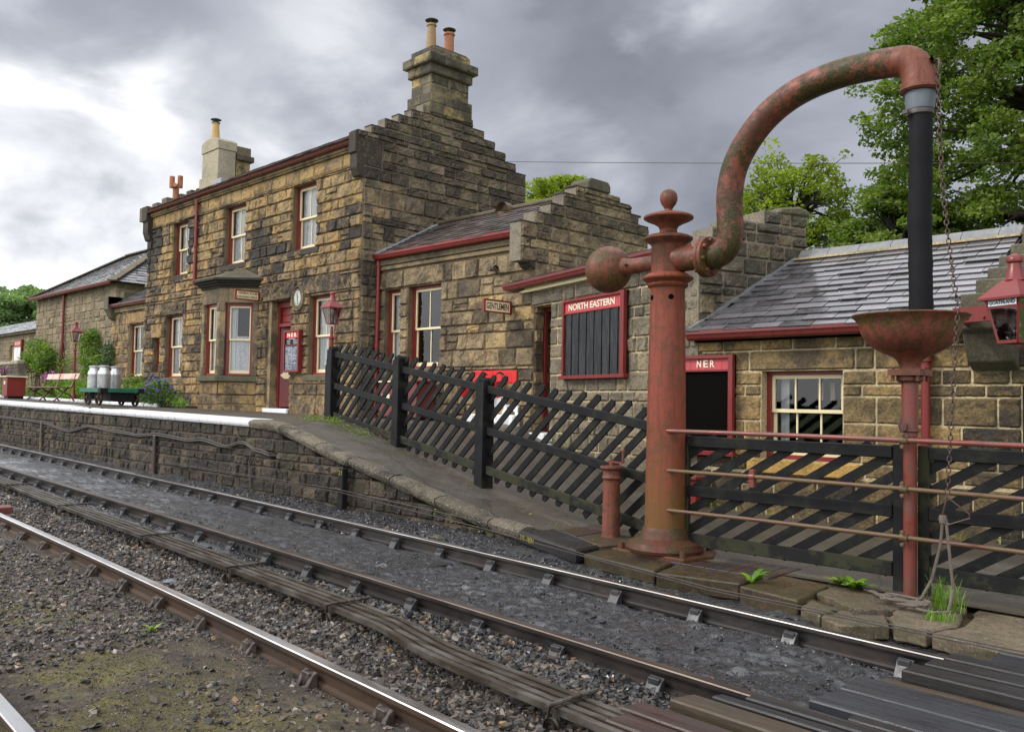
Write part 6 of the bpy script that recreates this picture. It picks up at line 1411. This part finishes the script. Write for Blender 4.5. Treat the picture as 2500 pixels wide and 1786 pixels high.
while x < -5.5:
    zb = ztop(x+.04)-1.07-.13; ln = 1.90+rnd.uniform(-.02, .02); s_ = s_of(x)
    c0, c1 = x, x+ln*math.cos(ang)*cA
    # clip the pickets at the first post and at the water column end
    if c0 < -13.0:
        cut = (-13.02-x)/(math.cos(ang)*cA); 
        if cut > ln-.15: x += .247; continue
        picket(FL_, s_+cut*math.cos(ang), zb+cut*math.sin(ang), ang, ln-cut, point=False).build('picket', 'fence', lf)
    elif c1 > -5.3:
        l2 = (-5.3-x)/(math.cos(ang)*cA)
        if l2 > .2: picket(FL_, s_, zb, ang, l2, point=False).build('picket', 'fence', lf)
    else: picket(FL_, s_, zb, ang+rnd.uniform(-.012, .012), ln, w=.082*rnd.uniform(.93, 1.05)).build('picket', 'fence', lf)
    x += .247
def right_panel(x0, x1, label):
    t = thing('fence_panel', label, 'fence', ((x0+x1)/2, 7.2, -1.4)); F = Fr(0, 7.2, 1, 0)
    for a in (x0, x1-.085): MB().box(a, a+.085, -.03, .03, -1.46, -.27, 0, F).build('stile', 'fence_rail' if a == x0 else 'fence', t, bevel=.006)
    for z, h in ((-.33, .10), (-.80, .10), (-1.26, .115)): MB().box(x0+.085, x1-.085, -.003, .04, z-h/2, z+h/2, 0, F).build('rail', 'fence' if z > -1 else 'fence_rail', t, bevel=.006)
    a_ = R_(31.5); s_ = x0-1.6
    while s_ < x1:
        p, q = s_, s_+1.72
        u0 = max(0, (x0+.02-s_)/math.cos(a_)); u1 = min(1.96, (x1-.02-s_)/math.cos(a_))
        if u1-u0 > .12: picket(F, s_+u0*math.cos(a_), -1.30+u0*math.sin(a_), a_, u1-u0, w=.08, point=False, d0=-.027).build('picket', 'fence', t)
        s_ += .295
right_panel(-4.99, -2.87, 'black slatted fence panel between the water column and the bowl post')
right_panel(-2.76, -.7, 'black slatted fence panel right of the bowl post, cut by the photo edge')

# ------------------------------------------------------------------ lamps
def lantern(parent, c, s, wtop=.36, name=None, lettered=None, rot=0):
    # c = centre of the lantern underside; s = scale
    cx, cy_, z = c
    def sq(h, zz): return [(cx+(u*math.cos(rot)-v*math.sin(rot))*h, cy_+(u*math.sin(rot)+v*math.cos(rot))*h, zz) for u, v in ((-1, -1), (1, -1), (1, 1), (-1, 1))]
    b0, b1, z1 = .105*s, .18*s, z+.42*s
    f = MB(); lo = sq(b0, z); hi_ = sq(b1, z1)
    for i in range(4):
        f.beam(lo[i], hi_[i], .022*s, .022*s); f.beam(lo[i], lo[(i+1) % 4], .024*s, .03*s); f.beam(hi_[i], hi_[(i+1) % 4], .02*s, .03*s)
    if lettered:
        m1 = [Vector(lo[i]).lerp(Vector(hi_[i]), .80) for i in range(4)]
        for i in range(4): f.beam(m1[i], m1[(i+1) % 4], .018*s, .02*s)
    fr = sub(f.build('lantern_frame', 'red', parent))
    g = MB()
    for i in range(4): g.poly([lo[i], lo[(i+1) % 4], hi_[(i+1) % 4], hi_[i]])
    g.build('glass', 'lampglass', fr, fix=False)
    MB().lathe([(.03*s, .02*s), (.05*s, .05*s), (.03*s, .10*s), (.035*s, .14*s), (.05*s, .17*s), (.03*s, .22*s), (.022*s, .32*s)], (cx, cy_, z), 16).build('mantle', 'lampglass', fr)
    r = MB(); e = sq(.235*s, z1+.01*s); t_ = sq(.08*s, z1+.19*s); e2 = sq(.235*s, z1-.012*s)
    for i in range(4): r.poly([e[i], e[(i+1) % 4], t_[(i+1) % 4], t_[i]]); r.poly([e2[i], e2[(i+1) % 4], e[(i+1) % 4], e[i]])
    r.poly(e2); r.build('lantern_roof', 'red', fr)
    MB().lathe([(.10*s, .185*s), (.085*s, .2*s), (.055*s, .36*s), (.075*s, .365*s), (.078*s, .385*s), (.065*s, .42*s), (.03*s, .445*s), (0, .45*s)], (cx, cy_, z1), 20).build('chimney', 'red', fr)
    return lo, hi_
def lamp_post(x, y, zbase, zlant, label, s):
    t = thing('lamp_post', label, 'street lamp', (x, y, zbase))
    MB().lathe([(.09, 0), (.09, .25), (.06, .3), (.045, .5), (.04, zlant-.42*s-zbase), (.055, zlant-.40*s-zbase), (.055, zlant-.34*s-zbase), (.03, zlant-.32*s-zbase), (.022, zlant-.05-zbase)], (x, y, zbase), 18).build('post', 'red', t)
    zb = zlant-.36*s; MB().tube([(x-.22*s, y, zb), (x+.22*s, y, zb)], .016*s, 8).lathe([(0, -.03*s), (.028*s, 0), (0, .03*s)], (x-.23*s, y, zb), 8).lathe([(0, -.03*s), (.028*s, 0), (0, .03*s)], (x+.23*s, y, zb), 8).build('ladder_bar', 'red', t)
    for sx in (1,): MB().tube([(x+.03, y, zlant-.26*s), (x+.12*s, y, zlant-.22*s), (x+.20*s, y, zlant-.02), (x+.27*s, y, zlant+.40*s)], .011*s, 8).build('stay', 'red', t)
    lantern(t, (x, y, zlant), s)
lamp_post(-14.92, 9.6, -.38, 1.50, 'red lamp post behind the first fence post, in front of the station house window', .74)
lamp_post(-32.25, 10.5, -.25, 1.84, 'red lamp post among the climbers by the hipped building', .80)
wl = thing('wall_lamp', 'red wall lantern with GOATHLAND on its glass, at the right edge', 'wall lamp', (-2.78, 9.75, .7))
lo, hi_ = lantern(wl, (-2.80, 9.75, .705), 1.02, lettered=True, rot=R_(-22))
p0, p1 = Vector(lo[0]).lerp(Vector(hi_[0]), .91), Vector(lo[1]).lerp(Vector(hi_[1]), .91); d_ = (p1-p0)
Fl_ = Fr(p0.x, p0.y, d_.x, d_.y)
MB().box(.02, d_.length-.02, .004, .008, p0.z-.032, p0.z+.032, 0, Fl_).build('name_strip', 'curtain', wl)
M['blue'] = paint('dark_blue_lettering', (.02, .045, .12), .5, .1)
text(wl, 'GOATHLAND', Fl_, d_.length/2, p0.z, .009, d_.length*.80, .042, 'blue', .002, .012)
MB().beam((-3.45, 9.95, 1.02), (-2.9, 9.80, 1.02), .05, .16).lathe([(0, .02), (.014, .018), (.014, 0)], (-3.30, 9.88, .98), 8, axis=(-.2, -1, 0)).lathe([(0, .02), (.014, .018), (.014, 0)], (-3.12, 9.83, .98), 8, axis=(-.2, -1, 0)).beam((-3.40, 9.93, 1.02), (-3.40, 10.3, 1.02), .05, .16).build('bracket', 'red', wl)

# ------------------------------------------------------------------ things standing along the walls
gb = thing('storage_box', 'red wooden box with cream edged lid below the two wing windows', 'box', (-15.1, 11.6, -.4))
MB().box(-15.78, -14.5, 11.42, 11.9, -.33, .40).build('body', 'red_dk', gb, bevel=.01)
mb = MB(); mb.box(-15.84, -14.44, 11.36, 11.92, .40, .44); mb.build('lid', 'red', gb, bevel=.008); MB().box(-15.8, -14.8, 11.355, 11.359, .405, .435).build('trim', 'cream', gb)
MB().box(-15.70, -15.42, 11.405, 11.418, .02, .15).build('label_plate', 'creamw', gb)
MB().box(-15.74, -14.54, 11.46, 11.9, -.42, -.33).build('plinth', 'black', gb)
gb2 = thing('storage_box', 'small red box standing on the path below the NER board', 'box', (-7.05, 10.35, -1.45))
MB().box(-7.35, -6.88, 10.25, 10.56, -1.47, -.99).box(-7.3, -6.93, 10.21, 10.25, -1.49, -1.44).build('body', 'red', gb2, bevel=.01); MB().box(-7.4, -6.85, 10.2, 10.57, -.99, -.95).build('lid', 'red_dk', gb2, bevel=.006)
fb = thing('bucket_board', 'bright red backboard for the fire buckets on the wing wall', 'board', (-12.75, 11.9, .5))
MB().box(-13.35, -12.10, .02, .06, .38, .64, 0, Fr(0, 12.0, 1, 0)).build('backboard', 'red_bright', fb, bevel=.012)
for i, (x, lb) in enumerate(((-13.38, 'left one of three red fire buckets, below the end of the red board'), (-12.92, 'middle one of three red fire buckets, partly behind the second fence post'), (-12.45, 'right one of three red fire buckets, next to the dark doorway'))):
    b_ = thing('fire_bucket', lb, 'bucket', (x, 11.78, .1), 'fire buckets on the wall')
    MB().lathe([(.13, .42), (.135, .415), (.125, .40), (.09, .16), (.07, .12), (.03, .10), (0, .10)], (x, 11.78, .0), 20).lathe([(.125, .41), (.08, .16), (0, .15)], (x, 11.78, 0), 20).build('body', 'red_bright', b_)
    pts = [(x+.13*math.cos(PI*k/12), 11.78+.03*math.sin(PI*k/12), .41+.17*math.sin(PI*k/12)) for k in range(13)]
    MB().tube(pts, .007, 6).tube([(x-.03, 11.8, .585), (x+.05, 11.8, .60), (x+.09, 11.86, .55)], .014, 6).build('handle', 'black', b_)
    if i != 1: text(b_, 'FIRE', Fr(0, 11.78, 1, 0), x-.01, .28, .105, .12, .05, 'ink', .012)
MB().box(0, 0, 0, 0, 0, 0)
# porter's trolley with churns
tr = thing('platform_trolley', "green framed porter's trolley with iron wheels carrying three milk churns", 'trolley', (-24.3, 8.9, -.27))
zt = .20; y0, y1 = 8.35, 9.40; xa, xb = -25.05, -23.56
MB().box(xa, xb, y0, y1, zt-.09, zt-.02).build('deck', 'wood_bk', tr)
MB().box(xa, xb-.12, y0-.05, y0, zt-.11, zt).box(xb, xb+.05, y0+.14, y1-.14, zt-.11, zt).build('side_frame', 'green', tr, bevel=.006)
for q_ in ((xb-.12, xb+.055, y0-.055, y0+.14, zt-.115, zt+.005), (xb-.05, xb+.055, y1-.14, y1+.02, zt-.115, zt+.005), (xa-.04, xa, y0-.05, y1, zt-.11, zt)): MB().box(*q_).build('corner_iron', 'black', tr)
for (x, y, r) in ((-24.75, y0+.08, .20), (-23.85, y0+.04, .22), (-24.75, y1-.1, .20), (-23.8, y1-.1, .22)):
    zc = zp(x, y)+r+.01; mb = MB(); mb.lathe([(r-.02, -.03), (r, -.03), (r, .03), (r-.02, .03), (r-.02, -.03)], (x, y, zc), 24, axis=(0, 1, 0)); mb.lathe([(0, -.05), (.04, -.05), (.04, .05), (0, .05)], (x, y, zc), 12, axis=(0, 1, 0))
    for k in range(6): a = PI*k/3; mb.beam((x, y, zc), (x+(r-.01)*math.cos(a), y, zc+(r-.01)*math.sin(a)), .025, .03, 0, (0, 1, 0))
    mb.build('wheel', 'chain', tr)
MB().box(-24.9, -24.55, y0+.14, y1-.14, zt-.28, zt-.09).box(-24.2, -23.62, y0+.25, y1-.2, zt-.34, zt-.09).beam((-24.35, y0, zt-.1), (-24.25, y0-.03, -.2), .05, .03).build('undercarriage', 'black', tr)
for i, (x, y, r, lb) in enumerate(((-24.73, 8.55, .155, 'left milk churn, with a dark label on its shoulder'), (-24.13, 8.60, .160, 'middle milk churn, nearest to the camera'), (-24.50, 9.02, .145, 'right milk churn, slimmer and bluish, partly behind the middle one'))):
    c_ = thing('milk_churn', lb, 'milk churn', (x, y, zt), 'milk churns on the trolley')
    MB().lathe([(r*.97, 0), (r, .02), (r, .38), (r*1.01, .385), (r*1.01, .395), (r, .40), (r*.93, .45), (r*.72, .51), (r*.70, .57)], (x, y, zt-.02), 28).build('body', 'churn', c_)
    MB().lathe([(r*.70, .56), (r*.80, .57), (r*.85, .59), (r*.85, .61), (r*.60, .62), (0, .62)], (x, y, zt-.02), 28).build('lid', 'churn', c_)
    if i == 0: MB().box(x-.06, x+.0, y-.16, y-.13, zt+.32, zt+.38).build('label', 'black', c_)
# bench
M['bench_back'] = paint('bench_paint_wet_sheen', (.62, .50, .42), .3, .3, stain=(.45, .12, .10), stain_amt=.7, sc=2)  # backrest colour made pale to imitate wet reflection over the red paint
def bench(xs, label, y=8.95):
    x0, x1 = xs[0]-.22, xs[-1]+.2; zb = zp(x0, y); t = thing('bench', label, 'bench', ((x0+x1)/2, y, zb))
    MB().box(x0, x1, y-.10, y+.28, zb+.40, zb+.44).build('seat', 'tube', t, bevel=.01)
    MB().prism([(y+.44, zb+.68), (y+.47, zb+.68), (y+.53, zb+.86), (y+.50, zb+.86)], lambda u, v, t_: (t_, u, v), x0+.15, x1+.05).build('backrest', 'bench_back', t, bevel=.008)
    for x in xs:
        mb = MB(); pts1 = [(x-.02, y-.12, zb), (x-.02, y-.02, zb+.1), (x, y+.12, zb+.25), (x, y+.22, zb+.36), (x, y+.36, zb+.44), (x, y+.42, zb+.58), (x, y+.49, zb+.84)]
        mb.tube(pts1, .024, 8); mb.tube([(x, y+.46, zb), (x, y+.36, zb+.16), (x, y+.2, zb+.24), (x, y+.04, zb+.32), (x, y-.06, zb+.40)], .024, 8); mb.build('leg', 'tube_rust', t)
bench((-31.5, -30.2, -28.8), 'red slatted bench with curved iron legs left of the trolley')
bench((-41.5, -40.2, -38.6), 'red bench cut by the left photo edge, behind the litter bin', 9.3)
lb_ = thing('litter_bin', 'square maroon wooden litter bin with cream lid and black top at the left edge', 'bin', (-35.2, 9.4, -.15))
zb = zp(-35.2, 9.4); MB().box(-35.5, -34.9, 9.14, 9.74, zb+.08, zb+.76).build('body', 'red', lb_, bevel=.01); MB().box(-35.45, -34.95, 9.2, 9.7, zb-.02, zb+.08).build('feet', 'black', lb_)
MB().box(-35.56, -34.84, 9.08, 9.80, zb+.76, zb+.80).build('lid', 'cream', lb_, bevel=.01); MB().lathe([(.27, 0), (.27, .03), (.2, .06), (.08, .08), (0, .08)], (-35.2, 9.44, zb+.80), 24).build('top', 'dkmetal', lb_)
MB().box(-35.25, -35.1, 9.128, 9.14, zb+.50, zb+.62).build('sticker', 'creamw', lb_)
# white edging stones of the flower bed
x = -44.0; i = 0
es = thing('bed_edging', 'row of white painted stones edging the flower bed', 'edging', (-32, 10, -.2))
while x < -24.4:
    ln = rnd.uniform(.7, 1.1); y = 10.05+.0*x; MB().box(x, x+ln-.05, y-.07, y+.07, zp(x, y)-.05, zp(x, y)+.07+rnd.uniform(0, .02)).build('edging_stone', 'white', es, bevel=.03); x += ln
mb = MB()
for x in range(-62, -24, 2):
    b = len(mb.v); mb.v += [(x, 10.1, zp(x, 10.1)+.02), (x+2, 10.1, zp(x+2, 10.1)+.02), (x+2, 12.6, zp(x+2, 12)+.06), (x, 12.6, zp(x, 12)+.06)]; mb.face((b, b+1, b+2, b+3))
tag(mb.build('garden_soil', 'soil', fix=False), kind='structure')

# ------------------------------------------------------------------ plants
def shrub(name, label, cat, cs, rs, per, size, mat, seed, extra=None, base=None):
    cx = np.mean([c[0] for c in cs]); cy_ = np.mean([c[1] for c in cs]); t = thing(name, label, cat, (cx, cy_, zp(cx, cy_)))
    foliage('leaves', cs, rs, per, size, mat, t, seed)
    if extra: foliage(extra[0], extra[1], extra[2], extra[3], extra[4], extra[5], t, seed+1)
    mb = MB()
    for c in cs[::max(1, len(cs)//6)]: mb.tube([(cx*.5+c[0]*.5, c[1], zp(c[0], c[1])-.05), (c[0], c[1], c[2])], .012, 5)
    mb.build('stem', 'bark', t); return t
def blob(c, r, n, seed, rr=.22):
    rg = np.random.default_rng(seed); o = []
    for i in range(n):
        p = rg.normal(size=3); p /= np.linalg.norm(p); p *= rg.uniform(.3, 1)**.5; o.append((c[0]+p[0]*r[0], c[1]+p[1]*r[1], c[2]+p[2]*r[2]))
    return o, [rr*rg.uniform(.7, 1.3) for _ in o]
c, r = blob((-24.45, 10.2, .06), (.88, .42, .36), 80, 1, .17); fc = [(x, y-.10, z+.13) for x, y, z in c if z > -.02][:34]
shrub('flowering_geranium', 'mound of dark leaves covered with violet blue flowers between trolley and bay', 'plant', c, r, 75, .075, 'lf_ger', 41, ('flowers', fc, [.15]*len(fc), 40, .055, 'fl_blue'))
c, r = blob((-22.9, 10.05, -.14), (.40, .22, .12), 20, 2, .14); shrub('leafy_plant', 'low bright green plant at the foot of the bay', 'plant', c, r, 110, .055, 'lf_lime', 42)
for (cx, cy_, cz_, rx, rz, n, sd, lb, m_) in ((-29.6, 11.6, .22, 1.2, .42, 60, 3, 'leafy green border plants behind the trolley and churns', 'lf_shrub'), (-27.2, 11.2, .12, 1.2, .40, 50, 4, 'green border plants under the narrow window left of the bay', 'lf_shrub'),
        (-33.0, 10.9, .12, 1.3, .45, 60, 5, 'bright green plants behind the right end of the bench', 'lf_lime'), (-35.8, 11.0, .12, 1.2, .45, 60, 6, 'green plants between the bin and the bench', 'lf_shrub'), (-29.4, 10.35, -.02, .9, .26, 40, 8, 'yellow green leafy plant behind the trolley wheels', 'lf_weed'),
        (-41.0, 11.0, .1, 2.2, .5, 60, 9, 'green plants left of the litter bin', 'lf_lime')):
    c, r = blob((cx, cy_, cz_), (rx, .4, rz), n, sd, .24); shrub('border_plant', lb, 'plant', c, r, 70, .09, m_, 50+sd)
c, r = blob((-36.9, 11.2, .72), (.75, .25, .18), 26, 7, .15); shrub('pink_flowers', 'spikes of magenta flowers behind the bench', 'flowers', c, r, 50, .07, 'fl_pink', 61)
c, r = blob((-42.6, 11.0, 1.15), (.22, .1, .4), 10, 17, .12); shrub('foxglove', 'magenta foxglove spike against the low wall at the left edge', 'flowers', c, r, 40, .07, 'fl_pink', 62)
c, r = blob((-41.2, 12.0, 1.55), (1.7, .35, .75), 90, 10, .34); shrub('climbing_shrub', 'large pale green climber over the corner of the low garden wall', 'climber', c, r, 75, .10, 'lf_shrub', 63)
c, r = blob((-36.2, 12.3, 1.75), (.7, .2, .9), 60, 11, .3); c2, r2 = blob((-35.0, 12.2, .95), (1.1, .2, .55), 46, 12, .28); shrub('climbing_rose', 'tall green climber on the hipped building wall right of the lamp', 'climber', c+c2, r+r2, 80, .09, 'lf_shrub', 64)
c, r = blob((-33.5, 12.05, 1.45), (.5, .15, .5), 30, 13, .26); shrub('climbing_rose', 'smaller dark green climber at the corner beside the left wing window', 'climber', c, r, 80, .085, 'lf_ger', 65)
c, r = blob((-38.3, 12.2, 1.0), (1.1, .2, .7), 40, 14, .24); shrub('climbing_rose', 'thin sparse climber around the foot of the far downpipe', 'climber', c, r, 40, .085, 'lf_shrub', 66)
# weeds
def weeds(label, pts, rad, per, size, mat, seed, name='weeds'):
    return tag(foliage(name, pts, [rad]*len(pts), per, size, mat, None, seed, flat=.5), label, 'weeds', kind='stuff')
rg = random.Random(8)
pp = []
for i in range(46): u = rg.random(); x = -13.35+u*2.0; y = 8.25-.15*u+rg.uniform(-.22, .12); pp.append((x, y-.1, zp(x, y)+rg.uniform(0, .07)))
weeds('mat of pale green weeds at the foot of the first fence post', pp, .13, 150, .026, 'lf_weed', 71)
pp = [(-11.05+rg.uniform(-.15, .15), 8.12+rg.uniform(-.12, .05), zp(-11, 8)+rg.uniform(0, .22)) for i in range(14)]; weeds('reddish dried seedheads at the foot of the second fence post', pp, .08, 90, .02, 'fl_brown', 72)
pp = []
for i in range(60): x = -10.6+rg.random()*5.0; y = 8.05-.13*(x+10.8)+rg.uniform(-.16, .02); pp.append((x, y, zp(x, y)+.005))
weeds('scattered small green weeds along the foot of the fence', [p for p in pp if noise.noise(Vector((p[0]*1.7, 0, 2))) > .02], .07, 110, .02, 'lf_weed', 73)
pp = []
for i in range(420): x = -12.9+rg.random()*7.4; y = 8.02-.13*(x+10.8)+rg.gauss(-.05, .07); pp.append((x, y, zp(x, y)-.005))
weeds('low brown and green moss along the foot of the slanted fence', pp, .07, 60, .012, 'lf_moss', 78, 'moss')
pp = [(x, 12.0-.12+rg.uniform(-.1, 0), zp(x, 12)+rg.uniform(0, .06)) for x in (-13.9, -13.7, -13.5, -12.0, -11.9)]+[tuple(FG(s_, .12+rg.uniform(0, .15), zp(FG(s_, 0, 0)[0], 11)+rg.uniform(0, .12))) for s_ in (1.3, 1.5, 1.9, 2.0, 2.6, 3.0, 3.2, 4.2, 4.3, 4.4)]+[(x, 10.5+rg.uniform(-.1, 0), zp(x, 10.5)+rg.uniform(0, .05)) for x in (-6.75, -6.7, -6.6, -6.5, -6.2, -5.9, -4.5, -4.2, -4.1, -4.0, -3.6, -3.5, -3.4, -3.1)]
weeds('small green weeds along the foot of the building walls', pp, .12, 130, .03, 'lf_weed', 74)
pp = [(x, YE-.08, zz) for x, zz in ((-8.35, -1.26), (-8.3, -1.32), (-8.2, -1.3), (-8.1, -1.36), (-8.0, -1.38), (-7.95, -1.33), (-7.85, -1.42), (-7.6, -1.45), (-7.45, -1.45), (-7.3, -1.46))]
weeds('small leaved plants hanging from under the ramp coping', pp, .09, 90, .026, 'lf_weed', 75)
weeds('small weed beside the valve cover at the foot of the water column', [(-5.62, 6.62, -1.36), (-5.6, 6.6, -1.30)], .05, 160, .022, 'lf_weed', 76)
def leafy(name, label, c, n, ln, mat, seed, wd=.03):
    t = thing(name, label, 'plant', c); rg = random.Random(seed); mb = MB()
    for i in range(n):
        a = rg.uniform(0, 2*PI); l = ln*rg.uniform(.6, 1.2); tl = rg.uniform(.4, 1.1); d = Vector((math.cos(a), math.sin(a), 0)); s_ = d.cross(Vector((0, 0, 1))); P = []
        for k in range(5): u = k/4; P.append((Vector(c)+d*l*u*math.cos(tl*(.4+.8*(1-u)))+Vector((0, 0, l*math.sin(u*1.9)*.62*math.sin(tl)+.0)), wd*math.sin(PI*(u*.85+.12))))
        b = len(mb.v)
        for p, w_ in P: mb.v += [tuple(p-s_*w_), tuple(p+s_*w_)]
        tn = rg.random()
        for k in range(4): mb.face((b+2*k, b+2*k+1, b+2*k+3, b+2*k+2), 0, tn)
    mb.build('leaves', mat, t, fix=False); return t
leafy('dock_weed', 'bright green dock weed growing from the joint between the two kerb slabs', (-3.84, 6.55, -1.43), 9, .17, 'lf_lime', 1)
leafy('leafy_weed', 'bushy green weed at the back of the broken concrete below the fence', (-3.18, 6.98, -1.43), 30, .16, 'lf_lime', 2, .028)
leafy('leafy_weed', 'small flat green weed just left of the bushy weed on the slab', (-3.33, 7.02, -1.43), 16, .12, 'lf_weed', 3, .02)
leafy('leafy_weed', 'tiny yellow green weed in the gravel beside the foreground rail', (-5.72, 2.40, gz(-5.7, 2.4)+.01), 9, .08, 'lf_weed', 5, .012)
def grass(label, c, n, h, seed, spread=.08):
    rg = np.random.default_rng(seed); V = []; Fq = []; A = []
    for i in range(n):
        a = rg.uniform(0, 2*PI); l = h*rg.uniform(.4, 1); b0 = np.array(c)+np.array([rg.normal()*spread, rg.normal()*spread*.7, 0]); d = np.array([math.cos(a), math.sin(a), 0]); s_ = np.array([-d[1], d[0], 0])*.0035; ln = rg.uniform(.1, .7)
        p = [b0, b0+d*l*ln*.35+np.array([0, 0, l*.6]), b0+d*l*ln+np.array([0, 0, l*.95])]
        base = sum(len(x) for x in V); V.append(np.array([p[0]-s_, p[0]+s_, p[1]+s_, p[1]-s_, p[2]+s_*.2, p[2]-s_*.2])); Fq.append(np.array([[0, 1, 2, 3], [3, 2, 4, 5]])+base); A += [rg.uniform()]*2
    return tag(quads('grass_tuft', V, Fq, A, 'lf_lime'), label, 'grass', kind='stuff')
grass('long green grass tuft between the rope and the foot of the bowl post', (-2.44, 6.84, -1.44), 80, .27, 1); grass('short green grass tuft on the concrete in front of the rope', (-2.36, 6.50, -1.45), 60, .08, 2, .05)

# ------------------------------------------------------------------ trees
def tree(label, base, hgt, crown, clusters, per, lsize, mat, seed, rr, open_=.0, trunk_r=.3, cat='tree', group=None, name='tree', branches=True, flat=.6):
    t = thing(name, label, cat, base, group); rg = np.random.default_rng(seed); cen = np.array(crown[0]); rad = np.array(crown[1]); pts = []; k = 0
    while len(pts) < clusters and k < clusters*40:
        k += 1; p = rg.normal(size=3); p /= np.linalg.norm(p); p *= rg.uniform(.25, 1)**.45
        q = cen+p*rad; m = noise.noise(Vector(q*1.7/max(rr, .3)*.35+seed))
        if np.linalg.norm(p) > .72+.45*m: continue
        if open_ and m < open_-.35: continue
        pts.append(q)
    foliage('crown', pts, [rr*rg.uniform(.6, 1.25) for _ in pts], per, lsize, mat, t, seed, flat=flat)
    mb = MB(); b = Vector(base); top = Vector(cen)+Vector((0, 0, rad[2]*.35)); mb.tube([b, b.lerp(top, .35)+Vector((.1, 0, 0)), b.lerp(top, .7)-Vector((.15, 0, 0)), top], [trunk_r, trunk_r*.75, trunk_r*.4, trunk_r*.12], 10)
    if branches:
        nodes = [b.lerp(top, u) for u in (.3, .42, .55, .68, .8, .92)]
        for i in range(0, len(pts), max(1, len(pts)//150)):
            p = Vector(pts[i]); nd_ = min(nodes, key=lambda n_: (n_-p).length+max(0, n_.z-p.z)*2); mid = nd_.lerp(p, .5)+Vector((0, 0, .12*(p-nd_).length))
            r0 = trunk_r*.28; mb.tube([nd_, nd_.lerp(mid, .5)+Vector(rg.normal(size=3))*.08, mid, mid.lerp(p, .6)+Vector(rg.normal(size=3))*.1, p], [r0, r0*.75, r0*.5, r0*.3, r0*.12], 6)
    mb.build('trunk', 'bark', t); return t
tree('big dense sycamore rising behind the lamp room roof at the right edge', (-8.0, 28.3, -1.5), 16, ((-7.2, 28.9, 8.6), (6.3, 5.0, 7.8)), 1600, 75, .145, 'lf_syc', 5, .56, open_=.30, trunk_r=.5, flat=.42)
tree('dark lower limb of foliage, a smaller sycamore left of the big one', (-11.2, 27.0, -1.5), 8, ((-10.9, 26.6, 4.4), (2.1, 2.0, 2.6)), 240, 70, .15, 'lf_syc', 6, .5, open_=.28, trunk_r=.22, flat=.32)
tree('young yellow green oak with open branches between the ruined gable and the sycamore', (-14.9, 28.6, -1.5), 9, ((-15.3, 28.6, 6.3), (2.9, 2.3, 3.3)), 420, 55, .14, 'lf_oak', 7, .34, open_=.30, trunk_r=.2, flat=.8)
tree('bright green tree top showing over the wing roof', (-27.4, 29.3, -1.5), 10, ((-27.2, 29.3, 8.4), (2.8, 2.2, 2.3)), 320, 100, .15, 'lf_oak', 8, .45, trunk_r=.3)
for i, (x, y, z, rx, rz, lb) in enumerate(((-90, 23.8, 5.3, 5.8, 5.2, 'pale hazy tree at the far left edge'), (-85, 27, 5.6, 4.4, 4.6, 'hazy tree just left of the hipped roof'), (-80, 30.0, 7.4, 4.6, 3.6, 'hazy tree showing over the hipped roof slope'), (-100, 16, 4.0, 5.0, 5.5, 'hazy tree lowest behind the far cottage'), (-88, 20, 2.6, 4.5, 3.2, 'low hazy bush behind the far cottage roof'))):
    tree(lb, (x, y, -1.5), 9, ((x, y, z), (rx, rx*.8, rz)), 260, 70, .30, 'lf_haze', 20+i, .95, open_=.12, trunk_r=.3, group='trees behind the far left buildings')
# overhead wire
mb = MB(); A_, B_ = Vector((-36, 25, 11.9)), Vector((-3, 25, 5.7)); pts = []
for i in range(41): u = i/40; p = A_.lerp(B_, u); pts.append(p-Vector((0, 0, .9*4*u*(1-u)*.12)))
mb.tube(pts, .012, 5); tag(mb.build('overhead_wire', 'dkmetal'), 'single thin overhead wire crossing the sky behind the chimney and crane', 'wire')
